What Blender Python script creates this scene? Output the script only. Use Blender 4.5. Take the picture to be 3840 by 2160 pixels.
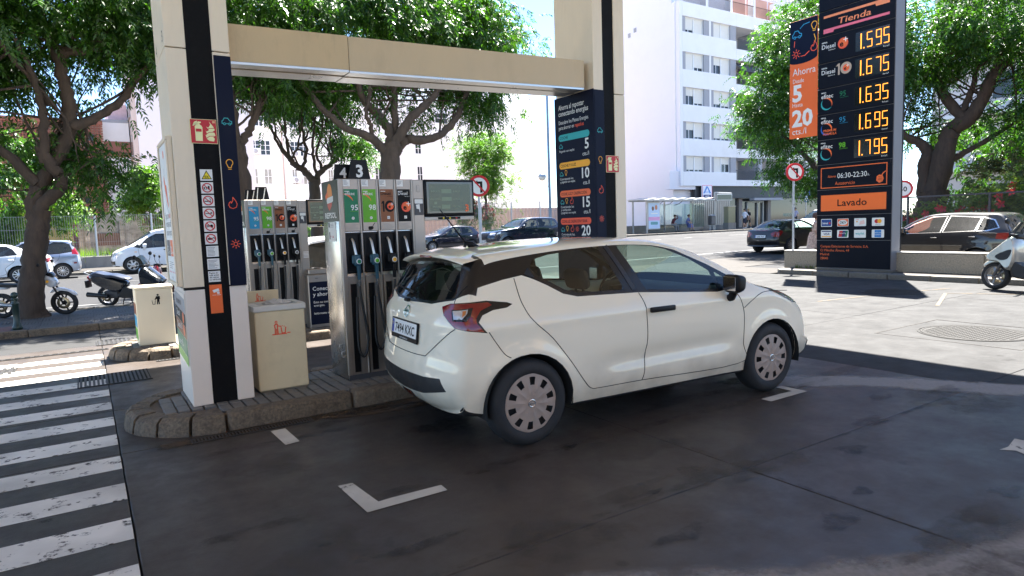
import bpy, bmesh, math, random
import numpy as np
from mathutils import Vector, Matrix
from mathutils.geometry import delaunay_2d_cdt

for o in list(bpy.data.objects): bpy.data.objects.remove(o)
scene = bpy.context.scene
COL = scene.collection
rnd = random.Random(11)
nr = np.random.default_rng(5)
R = math.radians
TH = R(33.0)                                   # the street and the pump islands run along s; t points across the street
E1 = (math.cos(TH), math.sin(TH)); E2 = (-math.sin(TH), math.cos(TH))
def SW(s, t, z=0.0): return Vector((s*E1[0]+t*E2[0], s*E1[1]+t*E2[1], z))
def clamp(a, b, x): return max(a, min(b, x))
def zg(s, t):                                  # the street climbs gently to the far right
    return .016*clamp(0, 28, s-2)*clamp(0, 1, (t-16)/12)

# ------------------------------------------------------------------ camera, sky, sun, exposure
cam_d = bpy.data.cameras.new('camera'); cam = bpy.data.objects.new('camera', cam_d); COL.objects.link(cam)
pit, rol = R(5.5), R(1.95)
Fv = Vector((0, math.cos(pit), -math.sin(pit))); Uv = Vector((0, math.sin(pit), math.cos(pit))); Rv = Vector((1, 0, 0))
R2 = math.cos(rol)*Rv - math.sin(rol)*Uv; U2 = math.cos(rol)*Uv + math.sin(rol)*Rv
mw = Matrix.Identity(4)
for i in range(3): mw[i][0] = R2[i]; mw[i][1] = U2[i]; mw[i][2] = -Fv[i]
mw[2][3] = 1.58
cam.matrix_world = mw
cam_d.sensor_width = 36; cam_d.lens = 36*2454/3840; cam_d.clip_start = .05; cam_d.clip_end = 5000
scene.camera = cam

SUN_AZ = TH + math.atan2(.30, .48)             # direction towards the sun, from world +X
SUN_EL = R(60.5)
world = bpy.data.worlds.new('World'); scene.world = world; world.use_nodes = True
wn = world.node_tree.nodes; wl = world.node_tree.links
bg = wn['Background']
sky = wn.new('ShaderNodeTexSky'); sky.sky_type = 'NISHITA'; sky.sun_disc = False
sky.sun_elevation = SUN_EL; sky.sun_rotation = math.pi/2 - SUN_AZ
sky.air_density = 0.7; sky.dust_density = 0.0; sky.ozone_density = 3.0; sky.altitude = 20
wl.new(sky.outputs[0], bg.inputs[0]); bg.inputs[1].default_value = .06
sd = bpy.data.lights.new('sun', 'SUN'); sd.energy = 4.6; sd.angle = R(.53); sd.color = (1.0, .955, .89)
sun = bpy.data.objects.new('sun', sd); COL.objects.link(sun)
sv = Vector((math.cos(SUN_AZ)*math.cos(SUN_EL), math.sin(SUN_AZ)*math.cos(SUN_EL), math.sin(SUN_EL)))
sun.rotation_euler = sv.to_track_quat('Z', 'Y').to_euler()
scene.view_settings.view_transform = 'Standard'; scene.view_settings.look = 'None'
scene.view_settings.exposure = 3.05; scene.view_settings.gamma = 1.0
scene.view_settings.use_curve_mapping = False
scene.render.engine = 'CYCLES'
scene.cycles.max_bounces = 8; scene.cycles.transparent_max_bounces = 16

# ------------------------------------------------------------------ materials
MATS = {}
def nodes_of(m):
    nt = m.node_tree; return nt, nt.nodes, nt.links
def lin(c):
    return tuple((x/12.92 if x <= .04045 else ((x+.055)/1.055)**2.4) for x in c)
def M(name, col, rough=.5, metal=0., var=.12, vs=5., bump=0., bs=60., coat=0., stretch=(1, 1, 1), spec=.5, stain=None, stain_s=2., stain_a=.5, emit=0., worldpos=False, alpha=1.):
    """base colour with noise variation, optional stain colour, optional bump"""
    if name in MATS: return MATS[name]
    m = bpy.data.materials.new(name); m.use_nodes = True; MATS[name] = m
    nt, N, L = nodes_of(m); p = N['Principled BSDF']
    p.inputs['Roughness'].default_value = rough; p.inputs['Metallic'].default_value = metal
    p.inputs['Specular IOR Level'].default_value = spec
    p.inputs['Coat Weight'].default_value = coat; p.inputs['Coat Roughness'].default_value = .015
    c4 = (*col[:3], 1)
    if emit:
        p.inputs['Emission Color'].default_value = c4; p.inputs['Emission Strength'].default_value = emit
    if worldpos:
        tc = N.new('ShaderNodeNewGeometry'); src = tc.outputs['Position']
    else:
        tc = N.new('ShaderNodeTexCoord'); src = tc.outputs['Object']
    mp = N.new('ShaderNodeMapping'); mp.inputs['Scale'].default_value = stretch; L.new(src, mp.inputs[0]); src = mp.outputs[0]
    cur = None
    if var > 0:
        n1 = N.new('ShaderNodeTexNoise'); n1.inputs['Scale'].default_value = vs; n1.inputs['Detail'].default_value = 6; n1.inputs['Roughness'].default_value = .62
        L.new(src, n1.inputs['Vector'])
        mr = N.new('ShaderNodeMapRange'); mr.inputs[1].default_value = .25; mr.inputs[2].default_value = .75
        mr.inputs[3].default_value = 1-var; mr.inputs[4].default_value = 1+var; L.new(n1.outputs['Fac'], mr.inputs[0])
        mx = N.new('ShaderNodeMix'); mx.data_type = 'RGBA'; mx.blend_type = 'MULTIPLY'; mx.inputs[0].default_value = 1
        mx.inputs[6].default_value = c4; L.new(mr.outputs[0], mx.inputs[7]); cur = mx.outputs[2]
        rr = N.new('ShaderNodeMapRange'); rr.inputs[1].default_value = .3; rr.inputs[2].default_value = .7
        rr.inputs[3].default_value = max(.02, rough*.86); rr.inputs[4].default_value = min(1, rough*1.14); L.new(n1.outputs['Fac'], rr.inputs[0]); L.new(rr.outputs[0], p.inputs['Roughness'])
    if stain is not None:
        n2 = N.new('ShaderNodeTexNoise'); n2.inputs['Scale'].default_value = stain_s; n2.inputs['Detail'].default_value = 8; n2.inputs['Roughness'].default_value = .7
        L.new(src, n2.inputs['Vector'])
        m2 = N.new('ShaderNodeMapRange'); m2.inputs[1].default_value = .5; m2.inputs[2].default_value = .72; m2.inputs[4].default_value = stain_a; L.new(n2.outputs['Fac'], m2.inputs[0])
        mx2 = N.new('ShaderNodeMix'); mx2.data_type = 'RGBA'; L.new(m2.outputs[0], mx2.inputs[0])
        if cur is not None: L.new(cur, mx2.inputs[6])
        else: mx2.inputs[6].default_value = c4
        mx2.inputs[7].default_value = (*stain, 1); cur = mx2.outputs[2]
    if cur is not None: L.new(cur, p.inputs['Base Color'])
    else: p.inputs['Base Color'].default_value = c4
    if bump > 0:
        n3 = N.new('ShaderNodeTexNoise'); n3.inputs['Scale'].default_value = bs; n3.inputs['Detail'].default_value = 5; L.new(src, n3.inputs['Vector'])
        b = N.new('ShaderNodeBump'); b.inputs['Strength'].default_value = bump; b.inputs['Distance'].default_value = .01
        L.new(n3.outputs['Fac'], b.inputs['Height']); L.new(b.outputs[0], p.inputs['Normal'])
    return m
def glass_mat(name, tint, rough=.0, dirt=0.0):
    if name in MATS: return MATS[name]
    m = bpy.data.materials.new(name); m.use_nodes = True; MATS[name] = m
    nt, N, L = nodes_of(m); N.remove(N['Principled BSDF']); out = N['Material Output']
    tr = N.new('ShaderNodeBsdfTransparent'); tr.inputs[0].default_value = (*tint, 1)
    gl = N.new('ShaderNodeBsdfGlossy'); gl.inputs['Roughness'].default_value = rough
    lw = N.new('ShaderNodeLayerWeight'); lw.inputs[0].default_value = .5          # Schlick reflectance, the same from both sides of the pane
    pw = N.new('ShaderNodeMath'); pw.operation = 'POWER'; L.new(lw.outputs['Facing'], pw.inputs[0]); pw.inputs[1].default_value = 5
    fr = N.new('ShaderNodeMath'); fr.operation = 'MULTIPLY_ADD'; L.new(pw.outputs[0], fr.inputs[0]); fr.inputs[1].default_value = .94; fr.inputs[2].default_value = .06
    mx = N.new('ShaderNodeMixShader'); L.new(fr.outputs[0], mx.inputs[0]); L.new(tr.outputs[0], mx.inputs[1]); L.new(gl.outputs[0], mx.inputs[2])
    last = mx
    if dirt > 0:
        df = N.new('ShaderNodeBsdfDiffuse'); df.inputs[0].default_value = (.5, .5, .48, 1)
        m2 = N.new('ShaderNodeMixShader'); m2.inputs[0].default_value = dirt; L.new(mx.outputs[0], m2.inputs[1]); L.new(df.outputs[0], m2.inputs[2]); last = m2
    L.new(last.outputs[0], out.inputs[0]); return m
def leaf_mat(name, c1, c2, trans=.42, rough=.42):
    if name in MATS: return MATS[name]
    m = bpy.data.materials.new(name); m.use_nodes = True; MATS[name] = m
    nt, N, L = nodes_of(m); p = N['Principled BSDF']; out = N['Material Output']
    g = N.new('ShaderNodeNewGeometry'); mx = N.new('ShaderNodeMix'); mx.data_type = 'RGBA'
    L.new(g.outputs['Random Per Island'], mx.inputs[0]); mx.inputs[6].default_value = (*c1, 1); mx.inputs[7].default_value = (*c2, 1)
    L.new(mx.outputs[2], p.inputs['Base Color']); p.inputs['Roughness'].default_value = rough
    tl = N.new('ShaderNodeBsdfTranslucent'); hs = N.new('ShaderNodeMix'); hs.data_type = 'RGBA'; hs.blend_type = 'MULTIPLY'; hs.inputs[0].default_value = 1
    L.new(mx.outputs[2], hs.inputs[6]); hs.inputs[7].default_value = (1.5, 1.9, .45, 1); L.new(hs.outputs[2], tl.inputs[0])
    ms = N.new('ShaderNodeMixShader'); ms.inputs[0].default_value = trans; L.new(p.outputs[0], ms.inputs[1]); L.new(tl.outputs[0], ms.inputs[2]); L.new(ms.outputs[0], out.inputs[0])
    return m

# ------------------------------------------------------------------ mesh helpers
def as_mesh(name, v, f, mats, mi=None, sm=None):
    me = bpy.data.meshes.new(name); me.from_pydata(v, [], f)
    for m in (mats if isinstance(mats, (list, tuple)) else [mats]): me.materials.append(m)
    if mi is not None and len(mi): me.polygons.foreach_set('material_index', mi)
    if sm is not None and len(sm): me.polygons.foreach_set('use_smooth', sm)
    me.update(); return me
def put(name, me, parent=None, loc=(0, 0, 0), rz=0., kind=None):
    o = bpy.data.objects.new(name, me); COL.objects.link(o)
    o.location = loc; o.rotation_euler = (0, 0, rz)
    if parent is not None: o.parent = parent
    if kind: o['kind'] = kind
    return o
def tag(o, label=None, cat=None, group=None, kind=None):
    if label: o['label'] = label
    if cat: o['category'] = cat
    if group: o['group'] = group
    if kind: o['kind'] = kind
    return o
def thing(name, label, cat, s=0, t=0, z=0, rz=0., group=None, world=None):
    o = bpy.data.objects.new(name, None); COL.objects.link(o); o.empty_display_size = .2
    o.location = world if world is not None else SW(s, t, z); o.rotation_euler = (0, 0, (TH if world is None else 0) + rz)
    return tag(o, label, cat, group)
def struct(name, s=0, t=0, z=0):
    o = bpy.data.objects.new(name, None); COL.objects.link(o); o.location = SW(s, t, z); o.rotation_euler = (0, 0, TH); o['kind'] = 'structure'; return o
def copy_tree(o, parent=None):
    c = o.copy(); COL.objects.link(c)
    if parent is not None: c.parent = parent
    for ch in list(o.children): copy_tree(ch, c)
    return c

def crspline(pts, n=8, closed=False):
    P = np.array(pts, float); N = len(P); out = []
    for i in range(N if closed else N-1):
        g = lambda k: P[k % N] if closed else P[clamp(0, N-1, k)]
        a, b, c, d = g(i-1), g(i), g(i+1), g(i+2)
        for u in np.linspace(0, 1, n, endpoint=False): out.append(.5*(2*b+(c-a)*u+(2*a-5*b+4*c-d)*u*u+(3*b-a-3*c+d)*u**3))
    if not closed: out.append(P[-1])
    return np.array(out)
class Pl:                                      # a flat face of a sign: a runs along x, b along y, layers stand off along the normal
    def __init__(self, o, x, y, step=.0012):
        self.o = Vector(o); self.x = Vector(x).normalized(); self.y = Vector(y).normalized(); self.n = self.x.cross(self.y); self.step = step
    def p(self, a, b, l=0): return self.o + self.x*a + self.y*b + self.n*(l*self.step)

TXT = {}
def text_mesh(body, bold=0., res=2):
    k = (body, bold, res)
    if k not in TXT:
        c = bpy.data.curves.new('lettering', 'FONT'); c.body = body; c.size = 1; c.resolution_u = res; c.offset = bold
        c.fill_mode = 'FRONT'
        o = bpy.data.objects.new('lettering', c); me = bpy.data.meshes.new_from_object(o)
        v = np.zeros(len(me.vertices)*3); me.vertices.foreach_get('co', v); v = v.reshape(-1, 3)
        f = [list(p.vertices) for p in me.polygons]
        TXT[k] = (v, f); bpy.data.objects.remove(o); bpy.data.curves.remove(c); bpy.data.meshes.remove(me)
    return TXT[k]

class MB:
    def __init__(self): self.v = []; self.f = []; self.m = []; self.s = []; self.M = None
    def add(self, vs, fs, mi=0, sm=False):
        o = len(self.v)
        if self.M is not None: vs = [self.M @ Vector(p) for p in vs]
        self.v += [tuple(p) for p in vs]
        for f in fs: self.f.append([i+o for i in f])
        self.m += [mi]*len(fs); self.s += [sm]*len(fs); return self
    def box(self, x0, x1, y0, y1, z0, z1, mi=0, b=0., seg=1):
        if b <= 0:
            v = [(x, y, z) for z in (z0, z1) for y in (y0, y1) for x in (x0, x1)]
            return self.add(v, [(0, 2, 3, 1), (4, 5, 7, 6), (0, 1, 5, 4), (2, 6, 7, 3), (0, 4, 6, 2), (1, 3, 7, 5)], mi)
        bm = bmesh.new(); bmesh.ops.create_cube(bm, size=1)
        for q in bm.verts: q.co = ((x0+x1)/2+q.co.x*(x1-x0), (y0+y1)/2+q.co.y*(y1-y0), (z0+z1)/2+q.co.z*(z1-z0))
        bmesh.ops.bevel(bm, geom=list(bm.edges), offset=b, segments=seg, affect='EDGES', profile=.5)
        bm.verts.index_update(); self.add([q.co.copy() for q in bm.verts], [[q.index for q in f.verts] for f in bm.faces], mi, seg > 1); bm.free(); return self
    def cyl(self, p0, p1, r0, r1=None, n=12, mi=0, caps=True, sm=True):
        return self.tube([p0, p1], [r0, r0 if r1 is None else r1], n, mi, caps, sm)
    def tube(self, pts, rad, n=8, mi=0, caps=True, sm=True):
        P = [Vector(p) for p in pts]
        if not isinstance(rad, (list, tuple)): rad = [rad]*len(P)
        vs = []; fs = []; ref = None
        for i, p in enumerate(P):
            d = (P[min(i+1, len(P)-1)] - P[max(i-1, 0)]).normalized()
            if ref is None: ref = Vector((0, 0, 1)) if abs(d.z) < .9 else Vector((1, 0, 0))
            a = d.cross(ref).normalized(); b = d.cross(a).normalized(); ref = -b if ref.dot(b) < 0 else b
            b = ref; a = b.cross(d).normalized()
            for k in range(n):
                t = 2*math.pi*k/n; vs.append(p + (a*math.cos(t) + b*math.sin(t))*rad[i])
        for i in range(len(P)-1):
            for k in range(n):
                k2 = (k+1) % n; fs.append((i*n+k, i*n+k2, (i+1)*n+k2, (i+1)*n+k))
        self.add(vs, fs, mi, sm)
        if caps: self.add(vs[:n], [tuple(range(n))[::-1]], mi); self.add(vs[-n:], [tuple(range(n))], mi)
        return self
    def lathe(self, prof, n=24, mi=0, T=None, sm=True):      # profile (r, h) round local z, placed by matrix T
        T = T or Matrix.Identity(4); vs = []; fs = []
        for r, h in prof:
            for k in range(n):
                t = 2*math.pi*k/n; vs.append(T @ Vector((r*math.cos(t), r*math.sin(t), h)))
        for i in range(len(prof)-1):
            for k in range(n):
                k2 = (k+1) % n; fs.append((i*n+k, i*n+k2, (i+1)*n+k2, (i+1)*n+k))
        return self.add(vs, fs, mi, sm)
    def ball(self, c, r, nu=12, nv=8, mi=0, sc=(1, 1, 1)):
        vs = []; fs = []
        for j in range(nv+1):
            ph = math.pi*j/nv
            for i in range(nu):
                t = 2*math.pi*i/nu; vs.append((c[0]+r*sc[0]*math.sin(ph)*math.cos(t), c[1]+r*sc[1]*math.sin(ph)*math.sin(t), c[2]+r*sc[2]*math.cos(ph)))
        for j in range(nv):
            for i in range(nu):
                i2 = (i+1) % nu; fs.append((j*nu+i, (j+1)*nu+i, (j+1)*nu+i2, j*nu+i2))
        return self.add(vs, fs, mi, True)
    def prism(self, pl, poly, d0, d1, mi=0, sm=False):       # polygon on plane pl, from layer distance d0 to d1 in metres
        n = len(poly); a = [pl.p(x, y)+pl.n*d0 for x, y in poly]; b = [pl.p(x, y)+pl.n*d1 for x, y in poly]
        self.add(a+b, [list(range(n))[::-1], list(range(n, 2*n))], mi)
        return self.add(a+b, [(i, (i+1) % n, n+(i+1) % n, n+i) for i in range(n)], mi, sm)
    # flat print on a plane
    def rect(self, pl, a0, b0, a1, b1, l=1, mi=0): return self.poly(pl, [(a0, b0), (a1, b0), (a1, b1), (a0, b1)], l, mi)
    def poly(self, pl, pts, l=1, mi=0): return self.add([pl.p(a, b, l) for a, b in pts], [list(range(len(pts)))], mi)
    def rrect(self, pl, a0, b0, a1, b1, r, l=1, mi=0):
        pts = []
        for cx, cy, t0 in ((a1-r, b0+r, -90), (a1-r, b1-r, 0), (a0+r, b1-r, 90), (a0+r, b0+r, 180)):
            pts += [(cx+r*math.cos(R(t0+k*22.5)), cy+r*math.sin(R(t0+k*22.5))) for k in range(5)]
        return self.poly(pl, pts, l, mi)
    def disc(self, pl, a, b, r, l=1, mi=0, n=24, ry=None):
        ry = ry or r; return self.poly(pl, [(a+r*math.cos(2*math.pi*k/n), b+ry*math.sin(2*math.pi*k/n)) for k in range(n)], l, mi)
    def ring(self, pl, a, b, r0, r1, l=1, mi=0, t0=0, t1=360, n=28, taper=False):
        vs = []; fs = []
        for k in range(n+1):
            t = R(t0+(t1-t0)*k/n); w = (math.sin(math.pi*k/n) if taper else 1); ra = r1-(r1-r0)*w
            vs += [pl.p(a+ra*math.cos(t), b+ra*math.sin(t), l), pl.p(a+r1*math.cos(t), b+r1*math.sin(t), l)]
        for k in range(n): fs.append((2*k, 2*k+1, 2*k+3, 2*k+2))
        return self.add(vs, fs, mi)
    def stroke(self, pl, pts, w, l=1, mi=0, closed=False):
        n = len(pts)
        for i in range(n if closed else n-1):
            (x0, y0), (x1, y1) = pts[i], pts[(i+1) % n]; dx, dy = x1-x0, y1-y0; d = math.hypot(dx, dy) or 1; ux, uy = dx/d*w/2, dy/d*w/2
            self.poly(pl, [(x0-ux-uy, y0-uy+ux), (x0-ux+uy, y0-uy-ux), (x1+ux+uy, y1+uy-ux), (x1+ux-uy, y1+uy+ux)], l+.03*i, mi)
        return self
    def text(self, pl, body, a, b, size, l=2, mi=0, al='l', sx=1., bold=0., shear=0., maxw=None):
        v, f = text_mesh(body, bold)
        if not len(v): return self
        w = (v[:, 0].max()-v[:, 0].min()); x0 = v[:, 0].min()
        if maxw: sx = min(sx, maxw/(w*size)) if sx == 1. else maxw/(w*size)
        off = {'l': 0, 'c': -.5*w, 'r': -w}[al]
        vs = [pl.p(a+(p[0]-x0+off+shear*p[1])*size*sx, b+p[1]*size, l) for p in v]
        return self.add(vs, f, mi)
    def build(self, name, mats, parent=None, loc=(0, 0, 0), rz=0., kind=None, label=None):
        o = put(name, as_mesh(name, self.v, self.f, mats, self.m, self.s), parent, loc, rz, kind)
        if label: o['label'] = label
        return o
    def mesh(self, name, mats): return as_mesh(name, self.v, self.f, mats, self.m, self.s)
def bx(name, mats, parent, x0, x1, y0, y1, z0, z1, b=0., seg=1): return MB().box(x0, x1, y0, y1, z0, z1, 0, b, seg).build(name, mats, parent)

# common paints
white = M('white_paint', (.78, .78, .76), .42, var=.04)
cream = M('cream_cladding', (.80, .68, .50), .42, var=.06, vs=1.5, stretch=(2, 2, .45), stain=(.48, .38, .25), stain_s=1.4, stain_a=.4)
beamc = M('beige_beam_sheet', (.56, .41, .22), .45, var=.10, vs=1.5, stretch=(1.5, 1, .5), stain=(.20, .15, .10), stain_s=3, stain_a=.4)
black = M('black_plastic', (.006, .006, .007), .42, var=.1, spec=.22)
blacks = M('black_rubber', (.014, .014, .015), .7, var=.15, bump=.1)
navy = M('navy_board', (.004, .0075, .024), .5, var=.06, spec=.14)
steel = M('brushed_steel', (.52, .50, .47), .30, metal=1., var=.10, vs=3, stretch=(1, 1, .15), bump=.015, bs=8)
steelm = M('matt_steel', (.36, .32, .28), .42, metal=.85, var=.07, vs=4)
galv = M('galvanised_steel', (.42, .44, .46), .45, metal=.7, var=.12)
dgrey = M('dark_grey_metal', (.06, .06, .065), .45, var=.1)
chrome = M('chrome', (.75, .75, .75), .12, metal=1., var=0)
def flat(name, c, rough=.45): return M(name, lin(c), rough, var=.03)
orange = flat('orange_print', (.93, .42, .18)); teal = flat('teal_print', (.16, .66, .67)); amber = flat('amber_print', (.96, .68, .15)); redor = flat('coral_print', (.93, .33, .20))
pwhite = flat('white_print', (.90, .90, .88)); sgreen = flat('green_print', (.02, .46, .30)); lgreen = flat('light_green_print', (.36, .66, .05)); brown = flat('brown_print', (.52, .30, .14)); pblack = M('black_print', (.004, .004, .005), .5, var=0, spec=.2)
signred = flat('sign_red', (.76, .09, .14)); lumin = flat('pale_luminous_print', (.93, .92, .68)); yellow = flat('yellow_print', (.93, .84, .12)); sblue = flat('blue_print', (.08, .36, .70)); pink = flat('pink_print', (.90, .42, .50)); tblue = flat('sky_blue_print', (.13, .56, .72)); greyp = flat('grey_print', (.45, .45, .45))
# ================================================================== THE SETTING
def concrete_mat(name, c1, c2, dark, rough=.55, spec=.35):
    """worn forecourt concrete in world coordinates: cloudy tone, oil spots, fine grain, patchy gloss"""
    m = bpy.data.materials.new(name); m.use_nodes = True; MATS[name] = m
    nt, N, L = nodes_of(m); p = N['Principled BSDF']
    g = N.new('ShaderNodeNewGeometry'); mp = N.new('ShaderNodeMapping'); mp.inputs['Rotation'].default_value = (0, 0, -TH); L.new(g.outputs['Position'], mp.inputs[0])
    def noise(sc, det=6, ro=.6, stretch=None):
        n = N.new('ShaderNodeTexNoise'); n.inputs['Scale'].default_value = sc; n.inputs['Detail'].default_value = det; n.inputs['Roughness'].default_value = ro
        if stretch:
            q = N.new('ShaderNodeMapping'); q.inputs['Scale'].default_value = stretch; L.new(mp.outputs[0], q.inputs[0]); L.new(q.outputs[0], n.inputs['Vector'])
        else: L.new(mp.outputs[0], n.inputs['Vector'])
        return n.outputs['Fac']
    def rng(x, a, b, c, d):
        r = N.new('ShaderNodeMapRange'); r.inputs[1].default_value = a; r.inputs[2].default_value = b; r.inputs[3].default_value = c; r.inputs[4].default_value = d; L.new(x, r.inputs[0]); return r.outputs[0]
    def mix(f, a, b, mode='MIX'):
        x = N.new('ShaderNodeMix'); x.data_type = 'RGBA'; x.blend_type = mode
        for i, q in ((0, f), (6, a), (7, b)):
            if isinstance(q, (tuple, list)): x.inputs[i].default_value = (*q[:3], 1)
            elif isinstance(q, (int, float)): x.inputs[i].default_value = q
            else: L.new(q, x.inputs[i])
        return x.outputs[2]
    col = mix(rng(noise(.55, 7, .66), .38, .64, 0, 1), c1, c2)
    col = mix(rng(noise(1.7, 8, .72, (1, .55, 1)), .50, .70, 0, .75), col, dark)
    v = N.new('ShaderNodeTexVoronoi'); v.inputs['Scale'].default_value = 2.6; v.inputs['Randomness'].default_value = 1; L.new(mp.outputs[0], v.inputs['Vector'])
    spot = N.new('ShaderNodeMath'); spot.operation = 'ADD'; L.new(v.outputs['Distance'], spot.inputs[0]); L.new(rng(noise(9, 4), .3, .7, -.10, .10), spot.inputs[1])
    col = mix(rng(spot.outputs[0], .06, .11, .7, 0), col, tuple(x*.45 for x in dark))
    col = mix(rng(noise(160, 3, .7), .35, .65, .0, .35), col, tuple(x*1.7 for x in c2))
    col = mix(rng(noise(5, 8, .8, (.6, 2.5, 1)), .56, .70, 0, .4), col, tuple(x*2.1 for x in c2))
    col = mix(rng(noise(14, 12, .82, (.7, 1.6, 1)), .615, .66, 0, .55), col, tuple(x*2.4 for x in c1))          # pale scuffs
    col = mix(rng(noise(22, 10, .8), .63, .67, 0, .75), col, tuple(x*.4 for x in dark))          # dark pits and drips
    col = mix(rng(noise(3.1, 12, .85, (.35, 1.8, 1)), .60, .64, 0, .45), col, tuple(x*1.9 for x in c1))
    L.new(col, p.inputs['Base Color']); p.inputs['Specular IOR Level'].default_value = spec
    L.new(rng(noise(2.2, 6, .7), .3, .7, rough-.16, rough+.16), p.inputs['Roughness'])
    b = N.new('ShaderNodeBump'); b.inputs['Strength'].default_value = .25; b.inputs['Distance'].default_value = .004; L.new(noise(120, 4), b.inputs['Height']); L.new(b.outputs[0], p.inputs['Normal'])
    return m
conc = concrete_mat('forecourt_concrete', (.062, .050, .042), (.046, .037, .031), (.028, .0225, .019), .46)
apronc = concrete_mat('sun_toned_apron_concrete', (.038, .038, .038), (.034, .034, .034), (.029, .029, .029), .75, .12)  # greyer, darker copy of the concrete, toned down for the slabs in sun
asph = M('street_asphalt', (.035, .035, .036), .85, spec=.15, var=.14, vs=.7, bump=.3, bs=140, worldpos=True, stain=(.033, .033, .033), stain_s=.5)
earth = M('dry_earth', (.12, .10, .07), .95, var=.25, vs=.4, bump=.4, bs=20, worldpos=True, stain=(.14, .10, .06), stain_s=.3)
jointm = M('joint_dirt', (.018, .015, .012), .9, var=.3, vs=20)
kerbm = M('granite_kerb', (.14, .108, .074), .9, var=.6, vs=42, bump=1., bs=45, stain=(.042, .032, .025), stain_s=9, stain_a=.85)
kerbs = M('pale_kerb_stone', (.13, .12, .10), .85, var=.3, vs=20, bump=.7, bs=50, stain=(.10, .08, .06), stain_s=4, stain_a=.5)  # greyer, less stained stone than the island kerbs
pavm = M('grey_paving_tile', (.078, .076, .076), .8, var=.25, vs=9, bump=.3, bs=60)
pavl = M('pale_paving_tile', (.058, .054, .050), .85, spec=.15, var=.2, vs=7, bump=.3, bs=50, worldpos=True)
pavr = M('reddish_paving_tile', (.15, .07, .06), .8, var=.2, vs=9)
tilei = M('island_tile', (.16, .15, .135), .75, var=.3, vs=12, bump=.4, bs=60, stain=(.06, .05, .04), stain_s=4, stain_a=.5)
def paint_mat(name, col, under, wear=.55):
    m = bpy.data.materials.new(name); m.use_nodes = True; MATS[name] = m
    nt, N, L = nodes_of(m); p = N['Principled BSDF']; g = N.new('ShaderNodeNewGeometry')
    n = N.new('ShaderNodeTexNoise'); n.inputs['Scale'].default_value = 7; n.inputs['Detail'].default_value = 10; n.inputs['Roughness'].default_value = .72; L.new(g.outputs['Position'], n.inputs['Vector'])
    r = N.new('ShaderNodeMapRange'); r.inputs[1].default_value = wear; r.inputs[2].default_value = wear+.05; L.new(n.outputs['Fac'], r.inputs[0])
    n2 = N.new('ShaderNodeTexNoise'); n2.inputs['Scale'].default_value = 1.6; n2.inputs['Detail'].default_value = 8; L.new(g.outputs['Position'], n2.inputs['Vector'])
    mv = N.new('ShaderNodeMix'); mv.data_type = 'RGBA'; mv.inputs[6].default_value = (*col, 1); mv.inputs[7].default_value = (*[c*.62 for c in col], 1)
    r2 = N.new('ShaderNodeMapRange'); r2.inputs[1].default_value = .4; r2.inputs[2].default_value = .7; L.new(n2.outputs['Fac'], r2.inputs[0]); L.new(r2.outputs[0], mv.inputs[0])
    mx = N.new('ShaderNodeMix'); mx.data_type = 'RGBA'; L.new(r.outputs[0], mx.inputs[0]); L.new(mv.outputs[2], mx.inputs[6]); mx.inputs[7].default_value = (*under, 1); L.new(mx.outputs[2], p.inputs['Base Color'])
    p.inputs['Roughness'].default_value = .6; p.inputs['Specular IOR Level'].default_value = .25; return m
paint = paint_mat('road_marking_white', (.80, .77, .70), (.055, .047, .040), .56)
paintl = paint_mat('worn_bay_marking', (.62, .58, .50), (.05, .045, .04), .60)
painty = paint_mat('worn_yellow_marking', (.095, .066, .030), (.046, .045, .044), .50)
painto = paint_mat('street_line_white', (.2, .2, .195), (.06, .06, .06), .62)
cementm = paint_mat('pale_cement_screed', (.17, .155, .14), (.05, .046, .042), .53)

# ground to the horizon
mb = MB(); G_ = 2600
mb.add([(-G_, -G_, -.16), (G_, -G_, -.16), (G_, G_, -.16), (-G_, G_, -.16)], [(0, 1, 2, 3)]); mb.build('ground', earth, kind='structure')
def sheet(name, mat, pts, z=0., parent=None, kind='structure'):
    m = MB(); m.add([SW(s, t, z) for s, t in pts], [list(range(len(pts)))]); return m.build(name, mat, parent, kind=None if parent else kind)

# forecourt: concrete slabs with open joints
fore = struct('forecourt')
mb = MB(); mb.box(-14, 15.85, -11, 13.45, -.12, -.07); mb.build('joint_bed', jointm, fore)
slines = [-13.6, -10.2, -6.8, -3.3, .105, 3.38, 6.62, 9.95, 13.1, 15.82]; tlines = [-10.6, -7.2, -3.9, -.65, 2.57, 5.52, 6.98, 9.42, 11.5, 13.42]
for i in range(len(slines)-1):
    for j in range(len(tlines)-1):
        a, b, c, d = slines[i], slines[i+1], tlines[j], tlines[j+1]; g = .0035
        dz = rnd.uniform(-.002, .0)
        MB().box(a+g, b-g, c+g, d-g, -.1, dz, 0, .004).build('concrete_slab', apronc if (i >= 6 or j >= 8) else conc, fore)

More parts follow.
